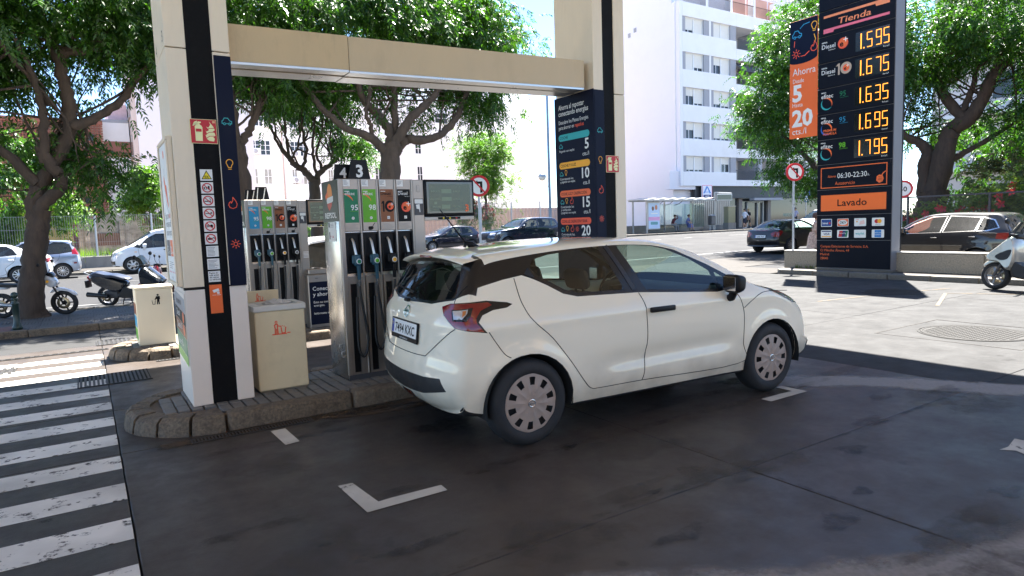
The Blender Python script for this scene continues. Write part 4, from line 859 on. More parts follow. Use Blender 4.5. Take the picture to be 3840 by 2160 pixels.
p = Prn(); a, b_ = card(0, 0); p.rrect(pl, a, b_, a+cw, b_+ch, .018, 1, p.i(pwhite)); p.rect(pl, a+.015, b_+.015, a+cw-.015, b_+ch-.015, 2, p.i(flat('card_blue', (.05, .25, .52)))); p.text(pl, 'Solred', a+.04, b_+.065, .075, 3, p.i(pwhite), maxw=.15, bold=.02); p.disc(pl, a+.24, b_+.09, .025, 3, p.i(signred), 12); p.done('payment_card', T)
p = Prn(); a, b_ = card(1, 0); p.rrect(pl, a, b_, a+cw, b_+ch, .018, 1, p.i(pwhite)); p.rect(pl, a+.012, b_+.012, a+cw-.012, b_+ch-.012, 2, p.i(orange)); p.disc(pl, a+.15, b_+.1, .12, 3, p.i(pwhite), 20, .065); p.text(pl, 'DKV', a+.15, b_+.07, .09, 4, p.i(pblack), 'c', shear=.2, bold=.02, maxw=.17); p.done('payment_card', T)
p = Prn(); a, b_ = card(2, 0); p.rrect(pl, a, b_, a+cw, b_+ch, .018, 1, p.i(pwhite)); p.poly(pl, [(a+.12, b_+.03), (a+.27, b_+.06), (a+.25, b_+.15), (a+.15, b_+.12)], 2, p.i(flat('pale_pink_print', (.92, .78, .74)))); p.rect(pl, a+.05, b_+.10, a+.09, b_+.13, 2, p.i(amber)); p.rect(pl, a+.05, b_+.16, a+.12, b_+.167, 2, p.i(redor)); p.done('payment_card', T)
p = Prn(); a, b_ = card(3, 0); p.rrect(pl, a, b_, a+cw, b_+ch, .018, 1, p.i(pwhite)); p.disc(pl, a+.115, b_+.115, .052, 2, p.i(signred), 18); p.disc(pl, a+.185, b_+.115, .052, 2.4, p.i(amber), 18); p.text(pl, 'mastercard', a+.15, b_+.025, .03, 2, p.i(pblack), 'c', maxw=.17); p.done('payment_card', T)
p = Prn(); a, b_ = card(0, 1); p.rrect(pl, a, b_, a+cw, b_+ch, .018, 1, p.i(pwhite)); p.rect(pl, a+.02, b_+.155, a+cw-.02, b_+.18, 2, p.i(flat('card_navy', (.10, .15, .40)))); p.rect(pl, a+.02, b_+.02, a+cw-.02, b_+.045, 2, p.i(amber)); p.text(pl, 'VISA', a+.15, b_+.07, .085, 2, p.i(flat('card_navy', (.10, .15, .40))), 'c', shear=.2, bold=.02, maxw=.2); p.done('payment_card', T)
p = Prn(); a, b_ = card(1, 1); p.rrect(pl, a, b_, a+cw, b_+ch, .018, 1, p.i(pwhite)); p.poly(pl, [(a+.03, b_+.02), (a+.12, b_+.02), (a+.15, b_+.18), (a+.06, b_+.18)], 2, p.i(signred)); p.poly(pl, [(a+.12, b_+.02), (a+.20, b_+.02), (a+.23, b_+.18), (a+.15, b_+.18)], 2.2, p.i(flat('card_navy', (.10, .15, .40)))); p.poly(pl, [(a+.20, b_+.02), (a+.26, b_+.02), (a+.29, b_+.18), (a+.23, b_+.18)], 2.4, p.i(sgreen)); p.text(pl, 'UnionPay', a+.06, b_+.10, .05, 3.4, p.i(pwhite), maxw=.18); p.done('payment_card', T)
p = Prn(); a, b_ = card(2, 1); p.rrect(pl, a, b_, a+cw, b_+ch, .018, 1, p.i(pwhite)); p.text(pl, 'waylet', a+.15, b_+.08, .085, 2, p.i(teal), 'c', bold=.01, maxw=.23); p.done('payment_card', T)
p = Prn(); a, b_ = card(3, 1); p.rrect(pl, a, b_, a+cw, b_+ch, .018, 1, p.i(pwhite)); p.rect(pl, a+.07, b_+.012, a+.23, b_+ch-.012, 2, p.i(flat('card_sky', (.15, .50, .78)))); p.text(pl, 'AMERICAN', a+.15, b_+.11, .04, 3, p.i(pwhite), 'c', maxw=.15); p.text(pl, 'EXPRESS', a+.15, b_+.06, .04, 3, p.i(pwhite), 'c', maxw=.14); p.done('payment_card', T)
p = Prn()
for k, (tx, w) in enumerate((('Campsa Estaciones de Servicio, S.A.', 1.34), ('C/ Méndez Álvaro, 44', .82), ('Madrid', .26), ('28045', .22))): p.text(pl, tx, .12, .595-.105*k, .088, 1, p.i(orange), maxw=w)
p.done('address_lettering', T)
# hanging banner beside it
B = thing('savings_banner', 'orange and navy vertical banner fixed to the left of the price sign', 'banner', 16.40, 11.05, 3.65)
q = MB(); q.box(-.012, .012, -.80, 0, 0, 3.08, 0, .004); q.build('panel', orange, B)
for z in (.55, 1.20, 1.85): bx('bracket', orange, B, -.01, .01, -.86, -.80, z, z+.03)
pl = Pl((-.013, 0, 0), (0, -1, 0), (0, 0, 1)); p = Prn(); W_ = p.i(pwhite); arc = [(.0, 2.02)]+[(.4-.4*math.cos(R(t)), 2.02-.10*math.sin(R(t))+.06*(t/180)) for t in range(0, 181, 15)]
p.poly(pl, [(0.002, 3.076), (.002, 2.03)]+[(x, z) for x, z in arc[2:-1]]+[(.798, 2.09), (.798, 3.076)], 1, p.i(navy))
ic_car(p, pl, .08, 2.62, .26, .022, tblue); ic_bulb(p, pl, .60, 2.68, .20, .02, amber); ic_flame(p, pl, .60, 2.20, .20, .02, redor); ic_sun(p, pl, .07, 2.10, .24, .018, redor)
p.stroke(pl, [(.30, 2.86), (.40, 2.94), (.56, 2.96)], .02, 2, p.i(tblue)); p.stroke(pl, [(.70, 2.62), (.74, 2.5), (.72, 2.42)], .02, 2, p.i(amber)); p.stroke(pl, [(.56, 2.22), (.44, 2.14), (.33, 2.14)], .02, 2, p.i(redor)); p.stroke(pl, [(.14, 2.55), (.13, 2.42)], .02, 2, p.i(redor))
p.text(pl, 'Ahorra', .09, 1.66, .26, 2, W_, maxw=.66); p.text(pl, 'Desde', .10, 1.46, .16, 2, W_, maxw=.32); p.text(pl, '5', .09, .98, .60, 2, W_, bold=.035); p.text(pl, 'Hasta', .09, .83, .15, 2, W_, maxw=.30); p.text(pl, '20', .08, .32, .60, 2, W_, bold=.035, maxw=.66); p.text(pl, 'cts./l', .09, .10, .23, 2, W_, maxw=.48); p.done('print', B)
# ================================================================== CARS
def inpoly(P, poly):
    x, y = P[:, 0], P[:, 1]; r = np.zeros(len(P), bool); q = np.array(poly); j = len(q)-1
    for i in range(len(q)):
        xi, yi = q[i]; xj, yj = q[j]; c = ((yi > y) != (yj > y)) & (x < (xj-xi)*(y-yi)/((yj-yi) or 1e-12)+xi); r ^= c; j = i
    return r
def resample(poly, h, closed=True):
    out = []; n = len(poly)
    for i in range(n if closed else n-1):
        a, b = np.array(poly[i], float), np.array(poly[(i+1) % n], float); k = max(1, int(np.hypot(*(b-a))/h))
        for u in range(k): out.append(tuple(a+(b-a)*u/k))
    if not closed: out.append(tuple(poly[-1]))
    return out
def cdt(boundary, grid, polys):
    vs = []; es = []
    for loop in [boundary]+polys:
        o = len(vs); vs += [Vector(p) for p in loop]; n = len(loop); es += [(o+i, o+(i+1) % n) for i in range(n)]
    vs += [Vector(p) for p in grid]
    r = delaunay_2d_cdt(vs, es, [], 0, 1e-6, False)
    V = np.array([tuple(v) for v in r[0]]); T = np.array([list(f)[:3] for f in r[2] if len(f) == 3], int)
    c = V[T].mean(1); T = T[inpoly(c, boundary)]; c = V[T].mean(1); return V, T, c
carglass = glass_mat('car_glass', (.62, .74, .70), 0., .0); darkglass = glass_mat('dark_car_glass', (.20, .25, .25), 0., .02); rearglass = glass_mat('rear_glass', (.24, .28, .28), 0.01, .01)
tyrem = M('tyre_rubber', (.016, .016, .017), .75, var=.25, vs=14, bump=.15, bs=50); trimb = M('gloss_black_trim', (.010, .010, .011), .22, var=.05); wellm = M('wheel_well_black', (.008, .008, .008), .9, var=0); seatm = M('seat_fabric', (.03, .03, .033), .85, var=.2, vs=20); seamm = M('panel_gap_black', (.004, .004, .004), .8, var=0)
redlens = M('red_lens', (.19, .002, .006), .12, var=.15, vs=12, coat=1.); clearlens = M('clear_lens', (.55, .53, .52), .12, var=.25, vs=40, coat=1., metal=.3); hubm = M('hubcap_plastic', (.32, .25, .205), .5, var=.12, vs=9, stain=(.13, .09, .07), stain_s=6, stain_a=.4); alloy = M('alloy_rim', (.55, .56, .58), .3, metal=.8, var=.06); alloyd = M('dark_alloy_rim', (.22, .22, .23), .35, metal=.7, var=.06)
liner = M('cabin_lining', (.05, .05, .052), .9, var=.1)
def carpaint(name, c, rough=.3, metal=0.): return M(name, c, .5 if not metal else rough, metal=metal, var=0, coat=1., spec=.3)

def wheel_mesh(R_, wid, style, n_sp, mat_rim):
    """tyre, rim and centre cap turned round local y; outer face towards -y"""
    n = 40 if style == 'cap' else 24; T = Matrix.Rotation(math.pi/2, 4, 'X')            # lathe z -> -y
    m = MB(); rr = R_*.665; h = wid/2
    m.lathe([(rr-.02, -h+.01), (rr+.01, -h), (R_-.045, -h-.004), (R_-.012, -h+.02), (R_, -h+.05), (R_, h-.05), (R_-.012, h-.02), (R_-.045, h+.004), (rr+.012, h), (rr-.004, h-.018), (rr-.02, h-.05)], n, 0, T)
    for a in (-.035, 0, .035): m.lathe([(R_+.0005, a-.004), (R_-.006, a), (R_+.0005, a+.004)], n, 0, T)
    tyre = m.mesh('tyre', [tyrem]); m = MB()
    if style == 'cap':
        nt, prof = 120, [.0, .035, .05, .07, .10, .125, .142, .150, .178, .186, .198, .205]; vs = []; fs = []
        for ri, r in enumerate(prof):
            for k in range(nt):
                t = 2*math.pi*k/nt; ph = (k*10/nt) % 1; pet = math.cos(2*math.pi*ph)
                zz = h-.012+.016*math.cos(min(1, r/.205)*1.4)+(.006*(abs(((k*10/nt+.5) % 1)-.5)*2)**2*math.sin(min(1, r/.17)*math.pi) if .05 < r < .17 else 0)-(.010 if r > .2 else 0)
                rrr = r*(R_*.69/.205)*(1+.012*pet*(r > .1)); vs.append(T @ Vector((rrr*math.cos(t), rrr*math.sin(t), zz)))
        for ri in range(len(prof)-1):
            for k in range(nt):
                ph = (k*10/nt+.5) % 1
                if 6 <= ri < 8 and .27 <= ph < .73: continue
                if ri == 5 and .32 <= ph < .68: continue
                k2 = (k+1) % nt; fs.append((ri*nt+k, ri*nt+k2, (ri+1)*nt+k2, (ri+1)*nt+k))
        m.add(vs, fs, 0, True); m.lathe([(0, h-.045), (R_*.68, h-.045)], 40, 1, T); m.lathe([(.022, h+.007), (.026, h+.0085), (.030, h+.007)], 24, 2, T); m.box(-.026, .026, -h-.0075, -h-.005, -.005, .005, 2)
        rim = m.mesh('hubcap', [hubm, blacks, chrome])
    else:
        m.lathe([(rr-.002, h-.02), (rr-.016, h-.015), (rr-.022, h-.05), (rr-.03, -h+.03)], 28, 0, T); m.lathe([(0, h-.06), (rr-.02, h-.06)], 20, 1, T); m.lathe([(0, h-.012), (.05, h-.014), (.06, h-.03)], 14, 0, T)
        for k in range(n_sp):
            a = 2*math.pi*k/n_sp; m.M = T @ Matrix.Rotation(a, 4, 'Z'); w = (.55 if n_sp <= 6 else .42)*2*math.pi*rr*.5/n_sp
            m.add([(.04, -w*.5, h-.018), (.04, w*.5, h-.018), (rr-.01, w*.62, h-.028), (rr-.01, -w*.62, h-.028), (.04, -w*.5, h-.05), (.04, w*.5, h-.05), (rr-.01, w*.62, h-.05), (rr-.01, -w*.62, h-.05)], [(0, 1, 2, 3), (0, 4, 5, 1), (3, 2, 6, 7), (0, 3, 7, 4), (1, 5, 6, 2)], 0); m.M = None
        rim = m.mesh('rim', [mat_rim, blacks])
    return tyre, rim
WHEELS = {}
def seat_mesh(w):
    k = ('seat', w)
    if k not in WHEELS:
        m = MB(); m.box(0, .50, -w/2, w/2, .0, .16, 0, .05, 2); m.M = Matrix.Translation((.06, 0, .1)) @ Matrix.Rotation(R(-18), 4, 'Y'); m.box(-.12, .03, -w/2, w/2, .0, .62, 0, .05, 3)
        m.box(-.10, -.0, -min(w, .28)/2, min(w, .28)/2, .655, .83, 0, .05, 3); m.box(-.06, -.045, -.06, -.045, .6, .66); m.box(-.06, -.045, .045, .06, .6, .66); m.M = None
        WHEELS[k] = m.mesh('seat', [seatm])
    return WHEELS[k]

def make_car(name, label, cat, P, loc, yaw, paintm, group=None, h=.09, mirror_mat=None, glass=None):
    root = bpy.data.objects.new(name, None); COL.objects.link(root); root.location = loc; root.rotation_euler = (0, 0, yaw); tag(root, label, cat, group)
    K = P.get('k', 8); glass = glass or darkglass
    sil = [list(q) for q in P['sil']]
    if len(sil[0]) == 2:                                            # roundness from the direction of the outline
        n = len(sil)
        for i in range(n):
            a, b = sil[i-1], sil[(i+1) % n]; dx, dz = b[0]-a[0], b[1]-a[1]; l = math.hypot(dx, dz); nx, nz = -dz/l, dx/l   # outward
            D = .06*max(0, nz)**2+(.17 if nx < 0 else .24)*nx*nx*(1 if sil[i][1] < P.get('zb', 1.0) else .5)+.05*max(0, -nz)**2; sil[i] = [sil[i][0], sil[i][1], max(.05, D), 2.4 if abs(nx) > .5 else 2.9]
    S = crspline(sil, K, True); n = len(S); xz = S[:, :2]
    tan = np.roll(xz, -1, 0)-np.roll(xz, 1, 0); tan /= np.linalg.norm(tan, axis=1)[:, None]; nin = np.stack([tan[:, 1], -tan[:, 0]], 1)
    for _ in range(3): nin = (np.roll(nin, 1, 0)+2*nin+np.roll(nin, -1, 0)); nin /= np.linalg.norm(nin, axis=1)[:, None]
    D = S[:, 2]; NN = S[:, 3]; B = xz+nin*D[:, None]
    pw = crspline(P['plan'], 10); tb = crspline(P['tumb'], 10); wb = P['wb']; wr = P['r']; ar = P.get('arch', wr+.045)
    extra = P.get('extra')
    def W(x, z):
        w = np.interp(x, pw[:, 0], pw[:, 1])+np.interp(z, tb[:, 0], tb[:, 1])
        for c in (0, wb):
            d = np.hypot(x-c, z-wr); w = w+.014*np.exp(-((d-ar-.015)/.045)**2)*(z > .2)
        if extra: w = w+extra(x, z)
        return w
    Ws = W(B[:, 0], B[:, 1])
    sl = np.concatenate([[0], np.cumsum(np.linalg.norm(np.diff(np.vstack([xz, xz[:1]]), axis=0), axis=1))]); tot = sl[-1]; sl = sl[:-1]
    ext = lambda a: np.concatenate([a, a[:1]]); SL = np.concatenate([sl, [tot]])
    arrs = [ext(a) for a in (xz[:, 0], xz[:, 1], nin[:, 0], nin[:, 1], D, NN, Ws)]
    def rib(s, q):                                                  # point on the ribbon over bumper, glass, roof, bonnet
        x, z, nx, nz, d, nn, w = [np.interp(s, SL, a) for a in arrs]; aq = np.clip(np.abs(q), 0, 1); dl = d*(1-(1-aq**nn)**(1/nn)); return np.stack([x+nx*dl, q*w, z+nz*dl], -1)
    def rnrm(s): return -np.stack([np.interp(s, SL, arrs[2]), 0*s, np.interp(s, SL, arrs[3])], -1)
    ir, if_, ib = P['ir']*K, P['if']*K, P['ib']*K
    def s_of(zone, pts):
        a = np.array(pts, float)
        if zone == 'rear': s = np.interp(a[:, 1], np.maximum.accumulate(xz[:ir+1, 1])+np.arange(ir+1)*1e-7, sl[:ir+1]); y = a[:, 0]
        elif zone == 'top': s = np.interp(a[:, 0], np.maximum.accumulate(xz[ir:if_+1, 0])+np.arange(if_+1-ir)*1e-7, sl[ir:if_+1]); y = a[:, 1]
        else: s = np.interp(-a[:, 1], np.maximum.accumulate(-xz[if_:ib+1, 1])+np.arange(ib+1-if_)*1e-7, sl[if_:ib+1]); y = a[:, 0]
        return s, y/np.interp(s, SL, arrs[6])
    parts = {}                                                      # (part, index) -> [verts, tris]
    def push(key, V, T, sm=True):
        u, inv = np.unique(T, return_inverse=True); d = parts.setdefault(key, [[], [], 0]); d[0].append(V[u]); d[1].append(inv.reshape(-1, 3)+d[2]); d[2] += len(u)
    # ---- side patches
    x0, x1, z0, z1 = B[:, 0].min(), B[:, 0].max(), B[:, 1].min(), B[:, 1].max()
    gx, gz = np.meshgrid(np.arange(x0, x1, h), np.arange(z0, z1, h*.7)); g = np.stack([gx.ravel(), gz.ravel()], 1)
    bl = [tuple(p) for p in B]; g = g[inpoly(g, bl)]
    arch = [[(c+ar*math.cos(R(t)), wr+ar*math.sin(R(t))) for t in np.arange(-75, 256, 330/28)] for c in (0, wb)]
    arch = [[(x, z) for x, z in a] for a in arch]
    side = [(None, None, a) for a in arch]+list(P.get('side', []))
    polys = [a for a in arch]+[resample(q[2], h*.8) for q in P.get('side', [])]
    V, T, c = cdt(bl, [tuple(p) for p in g], polys); reg = np.full(len(T), -1)
    for i in range(len(side)-1, -1, -1): reg[inpoly(c, side[i][2])] = i
    Y = W(V[:, 0], V[:, 1])
    e1 = V[T[:, 1]]-V[T[:, 0]]; e2 = V[T[:, 2]]-V[T[:, 0]]; T = np.where((e1[:, 0]*e2[:, 1]-e1[:, 1]*e2[:, 0] > 0)[:, None], T, T[:, ::-1])
    for sgn in (-1, 1):
        V3 = np.stack([V[:, 0], sgn*Y, V[:, 1]], 1); T3 = T if sgn < 0 else T[:, ::-1]
        for i in set(reg.tolist()):
            if i >= 0 and side[i][0] is None: continue
            key = ('body', 0, 0) if i < 0 else (side[i][0], i, sgn)
            push(key, V3, T3[reg == i])
    # ---- ribbon
    qs = np.array([0, .2, .4, .58, .72, .82, .89, .94, .97, .99, 1.0]) if h < .06 else np.array([0, .3, .6, .8, .92, .98, 1.0])
    q2 = np.concatenate([-qs[::-1], qs[1:]]); YS = .8; sg, qg = np.meshgrid(SL, q2); grid = [(a, b*YS) for a, b in zip(sg.ravel(), qg.ravel()) if 1e-6 < a < tot-1e-6 and abs(b) < .9999]
    bnd = [(a, -YS) for a in SL]+[(tot, b*YS) for b in q2[1:-1]]+[(a, YS) for a in SL[::-1]]+[(0, b*YS) for b in q2[1:-1][::-1]]
    ribf = P.get('rib', []); rp = []
    for (nm, zone, pts, mt) in ribf:
        s, q = s_of(zone, resample(pts, h*.8)); rp.append([(a, b*YS) for a, b in zip(s, np.clip(q, -1.03, 1.03))])
    V, T, c = cdt(bnd, grid, rp); reg = np.full(len(T), -1)
    for i in range(len(rp)-1, -1, -1): reg[inpoly(c, rp[i])] = i
    V3 = rib(V[:, 0], np.clip(V[:, 1]/YS, -1, 1)); e1 = V3[T[:, 1]]-V3[T[:, 0]]; e2 = V3[T[:, 2]]-V3[T[:, 0]]; nn_ = np.cross(e1, e2); out = rnrm(c[:, 0]); T = np.where(((nn_*out).sum(1) > 0)[:, None], T, T[:, ::-1])
    c3 = V3[T].mean(1); under = (out[:, 2] < -.93) & (c3[:, 2] < .42)
    well = under & (np.minimum(np.abs(c3[:, 0]), np.abs(c3[:, 0]-wb)) < ar+.02) & (np.abs(c3[:, 1]) > .42)
    reg[under & (reg < 0)] = -2; keep = ~well
    for i in set(reg.tolist()):
        key = ('body', 0, 0) if i == -1 else ('underbody', 0, 0) if i == -2 else (ribf[i][0], 1000+i, 0); s_ = (reg == i) & keep
        if s_.any(): push(key, V3, T[s_])
    mats = {'body': paintm, 'underbody': blacks}
    for nm, mt, pl_ in P.get('side', []): mats.setdefault(nm, mt)
    for nm, zone, pts, mt in ribf: mats.setdefault(nm, mt)
    objs = {}
    for key, (vl, tl, _) in parts.items():
        v = np.vstack(vl); t = np.vstack(tl); mt = mats[key[0]]
        if key[0] != 'body' and key[1] >= 1000: mt = ribf[key[1]-1000][3]
        elif key[0] != 'body' and key[1] > 0: mt = side[key[1]][1]
        mt = {'paint': paintm, 'glass': glass}.get(mt, mt) if isinstance(mt, str) else mt
        me = bpy.data.meshes.new(key[0]); me.from_pydata(v.tolist(), [], t.tolist()); me.materials.append(mt); me.polygons.foreach_set('use_smooth', [True]*len(t))
        if key[0] == 'body':
            bm = bmesh.new(); bm.from_mesh(me); bmesh.ops.remove_doubles(bm, verts=bm.verts, dist=.0015); bm.to_mesh(me); bm.free()
            o = put('body', me, root); objs['body'] = o
            inn = me.copy(); nv = len(inn.vertices); co = np.zeros(nv*3); no = np.zeros(nv*3); inn.vertices.foreach_get('co', co); inn.vertex_normals.foreach_get('vector', no); inn.vertices.foreach_set('co', co-no*.018); inn.materials.clear(); inn.materials.append(liner); inn.update(); inn.name = 'lining'; put('lining', inn, root)
        else: o = put(key[0], me, root); objs[key] = o
    from mathutils.bvhtree import BVHTree
    av = []; at = []
    for key, (vl, tl, _) in parts.items(): at += (np.vstack(tl)+len(av)).tolist(); av += np.vstack(vl).tolist()
    bvh = BVHTree.FromPolygons(av, at)
    # ---- seams
    for zone, pts in P.get('seams', []):
        d = resample(crspline(pts, 5).tolist() if len(pts) > 2 else pts, .04, False)
        if zone == 'side':
            a = np.array(d)
            for sgn in (-1, 1): m = MB(); m.tube([(x, sgn*(W(x, z)+.0002), z) for x, z in a], P.get('gap', .0032), 5, caps=False); m.build('panel_gap', seamm, root)
        else:
            s, q = s_of(zone, d); m = MB(); m.tube([tuple(p) for p in rib(s, np.clip(q, -1, 1))], P.get('gap', .0032), 5, caps=False); m.build('panel_gap', seamm, root)
    # ---- wheels in dark wells
    wk = (wr, P.get('rim', 'spoke'), P.get('spokes', 10), P.get('rimmat', alloy).name)
    if wk not in WHEELS: WHEELS[wk] = wheel_mesh(wr, P.get('tw', .19), P.get('rim', 'spoke'), P.get('spokes', 10), P.get('rimmat', alloy))
    ty, rm = WHEELS[wk]; yw = P.get('track', .755)
    for xw in (0, wb):
        for sgn in (-1, 1):
            wo = bpy.data.objects.new('wheel', None); COL.objects.link(wo); wo.parent = root; wo.location = (xw, sgn*yw, wr); wo.rotation_euler = (0, .35*xw+sgn*.2, 0 if sgn < 0 else math.pi)
            put('tyre', ty, wo); put('rim' if P.get('rim', 'spoke') != 'cap' else 'hubcap', rm, wo)
            m = MB(); Tm = Matrix.Translation((xw, 0, wr)) @ Matrix.Rotation(math.pi/2, 4, 'X'); yo = float(W(np.array([xw]), np.array([wr+ar]))[0])-.004
            rows_ = [(ar+.002, yo), (ar+.002, yw-.2), (.02, yw-.2)]; na = 22
            m.add([(xw+q*math.cos(a), sgn*y_, wr+q*math.sin(a)) for q, y_ in rows_ for a in np.linspace(R(-12), R(192), na)], [(i*na+k, i*na+k+1, (i+1)*na+k+1, (i+1)*na+k) for i in range(2) for k in range(na-1)], 0, True); m.build('wheel_arch_liner', wellm, root)
    # ---- handles, mirrors, plates, lamps in 3d, interior
    for (x, z, l, mt) in P.get('handles', []):
        for sgn in (-1, 1):
            w = float(W(np.array([x]), np.array([z]))[0]); m = MB(); m.box(x-l/2, x+l/2, sgn*w-.006, sgn*w+.006+.018*0, z-.018, z+.018, 0, .0)
            m = MB(); y0 = w+.010; m.box(x-l/2, x+l/2, min(sgn*(y0-.004), sgn*(y0+.022)), max(sgn*(y0-.004), sgn*(y0+.022)), z-.021, z+.021, 0, .010, 3); m.box(x-l/2+.01, x-l/2+.04, min(sgn*(w-.01), sgn*y0), max(sgn*(w-.01), sgn*y0), z-.014, z+.014); m.box(x+l/2-.05, x+l/2-.012, min(sgn*(w-.01), sgn*y0), max(sgn*(w-.01), sgn*y0), z-.014, z+.014); m.build('door_handle', paintm if mt == 'paint' else mt, root)
    if 'mirror' in P:
        x, z, sc = P['mirror']
        for sgn in (-1, 1):
            w = float(W(np.array([x]), np.array([z-.06]))[0]); m = MB(); cy = sgn*(w+.10)
            bm = bmesh.new(); bmesh.ops.create_cube(bm, size=1)
            for v in bm.verts: v.co = (v.co.x*.13*sc*(1 if v.co.z > 0 else .8), v.co.y*.17*sc*(1.0 if v.co.x > 0 else 1.0)-sgn*0, v.co.z*.17*sc*(1 if v.co.x < 0 else .72))
            bmesh.ops.bevel(bm, geom=list(bm.edges), offset=.042*sc, segments=4, affect='EDGES', profile=.55); bm.verts.index_update()
            m.M = Matrix.Translation((x, cy, z)); m.add([v.co.copy() for v in bm.verts], [[v.index for v in f.verts] for f in bm.faces], 0, True); bm.free(); m.M = None
            m.tube([(x+.02, sgn*(w-.02), z-.14*sc), (x+.015, sgn*(w+.05), z-.12*sc), (x, cy, z-.06*sc)], [.03*sc, .035*sc, .03*sc], 8); mo = m.build('mirror', mirror_mat or paintm, root)
            g_ = MB(); g_.box(x-.066*sc-.003, x-.066*sc, cy-.065*sc, cy+.065*sc, z-.055*sc, z+.06*sc, 0, .001); g_.build('mirror_glass', chrome, mo)
    for (zone, cy, cz, w_, h_, tilt, txt) in P.get('plates', []):
        s, q = s_of(zone, [(cy, cz)]); p0 = rib(s, q)[0]; n0 = rnrm(s)[0]; sx = -1 if zone == 'rear' else 1
        xa = Vector((0, -1, 0)) if zone == 'rear' else Vector((0, 1, 0)); nv_ = Vector((n0[0], 0, n0[2])).normalized(); ya = nv_.cross(xa).normalized()
        pl = Pl(Vector(p0)+nv_*.012-xa*w_/2-ya*h_/2, xa, ya); p = Prn(); p.prism(pl, [(-.012, -.035), (w_+.012, -.035), (w_+.012, h_+.01), (-.012, h_+.01)], -.012, 0, p.i(black)); p.rrect(pl, 0, 0, w_, h_, .008, 1, p.i(pwhite)); p.rect(pl, .004, .004, .042, h_-.004, 2, p.i(flat('plate_blue', (.05, .25, .65)))); p.text(pl, txt, w_*.53, h_*.16, h_*.88, 2, p.i(pblack), 'c', bold=.015, maxw=w_*.78)
        for k in range(6): p.disc(pl, .023+.009*math.cos(k*1.05), h_*.68+.009*math.sin(k*1.05), .003, 3, p.i(yellow), 6)
        if len(txt) > 4 and h < .06: p.text(pl, 'www.leadmotor.es', w_*.5, -.026, .022, 1, p.i(pwhite), 'c', maxw=.22); 
        p.done('number_plate', root)
    if P.get('interior', True):
        zf = P.get('seatz', .32); fx = P.get('seatx', wb*.40); zb = P.get('zb', 1.0)
        bx('cabin_floor', liner, root, .1, wb-.1, -.66, .66, zf-.1, zf-.02)
        for sgn in (-1, 1): put('front_seat', seat_mesh(.48), root, (fx, sgn*.36, zf))
        put('rear_seat', seat_mesh(1.22), root, (fx-.92, 0, zf+.02)); dx = P.get('dash', wb-.62); m = MB(); m.box(dx, dx+.40, -.70, .70, zf+.22, zb-.02, 0, .06, 2); m.build('dashboard', liner, root)
        m = MB(); Tm = Matrix.Translation((dx-.10, .36, zb-.06)) @ Matrix.Rotation(R(-65), 4, 'Y'); m.tube([Tm @ Vector((.18*math.cos(t), .18*math.sin(t), 0)) for t in np.linspace(0, 2*math.pi, 22)], .014, 6, caps=False); m.box(dx-.12, dx+.05, .33, .39, zb-.1, zb-.05); m.build('steering_wheel', black, root)
    return root, dict(W=W, rib=rib, s_of=s_of, rnrm=rnrm, bvh=bvh)

# ------------------------------------------------------------------ the white hatchback at the pump
sil = [(-.42, .235, .06, 3), (-.55, .268, .16, 2.4), (-.625, .36, .20, 2.3), (-.650, .47, .21, 2.3), (-.640, .58, .21, 2.3), (-.618, .68, .20, 2.3), (-.603, .80, .19, 2.3), (-.585, .92, .18, 2.4), (-.553, .995, .16, 2.4), (-.50, 1.07, .14, 2.6), (-.42, 1.21, .12, 2.6), (-.34, 1.335, .10, 2.8), (-.24, 1.388, .085, 3), (0, 1.415, .072, 3), (.40, 1.442, .065, 3), (.85, 1.455, .062, 3), (1.20, 1.448, .062, 3), (1.45, 1.413, .06, 3), (1.75, 1.325, .06, 3), (2.05, 1.19, .065, 3), (2.30, 1.05, .08, 3), (2.52, .985, .10, 2.8), (2.82, .925, .14, 2.6), (3.07, .845, .22, 2.4), (3.24, .715, .30, 2.2), (3.325, .56, .34, 2.1), (3.34, .42, .34, 2.1), (3.30, .29, .28, 2.2), (3.20, .225, .15, 2.5), (2.9, .205, .06, 3), (1.3, .20, .05, 3), (.2, .205, .05, 3)]
def mex(x, z):
    s = lambda a, b, v: np.clip((v-a)/(b-a), 0, 1)
    band = np.exp(-((z-(.50+.02*x))/.075)**2)*s(.45, .8, x)*(1-s(1.9, 2.15, x)); crest = .012*np.exp(-((z-(.90-.06*(x-1.2)**2*.2))/.045)**2)
    return -.026*band+crest*.8-.02*np.exp(-((z-1.0)/.03)**2)*0
RW = [(.115, 1.262), (.16, 1.322), (.30, 1.350), (.765, 1.388), (.905, 1.052), (.46, 1.064), (.36, 1.094), (.24, 1.165), (.16, 1.205)]
RO = [(-.50, 1.09), (-.36, 1.36), (-.05, 1.385), (.40, 1.405), (.855, 1.416), (1.03, 1.022), (.456, 1.036), (.34, 1.065), (.22, 1.135), (.10, 1.195), (.035, 1.217), (-.12, 1.195), (-.271, 1.163), (-.40, 1.13)]
FW = [(.955, 1.392), (1.22, 1.392), (1.45, 1.338), (1.66, 1.25), (1.84, 1.14), (1.87, 1.03), (1.868, .985), (1.117, 1.037)]
FQ = [(1.70, 1.226), (1.93, 1.095), (2.02, 1.035), (1.915, 1.005), (1.895, 1.03), (1.87, 1.14)]
FO = [(.855, 1.412), (1.24, 1.412), (1.50, 1.348), (1.85, 1.19), (2.10, 1.06), (2.16, 1.02), (2.06, .978), (1.86, .962), (1.03, 1.022)]
FQ = [(1.90, 1.125), (2.02, 1.055), (2.0, 1.02), (1.915, .99)]
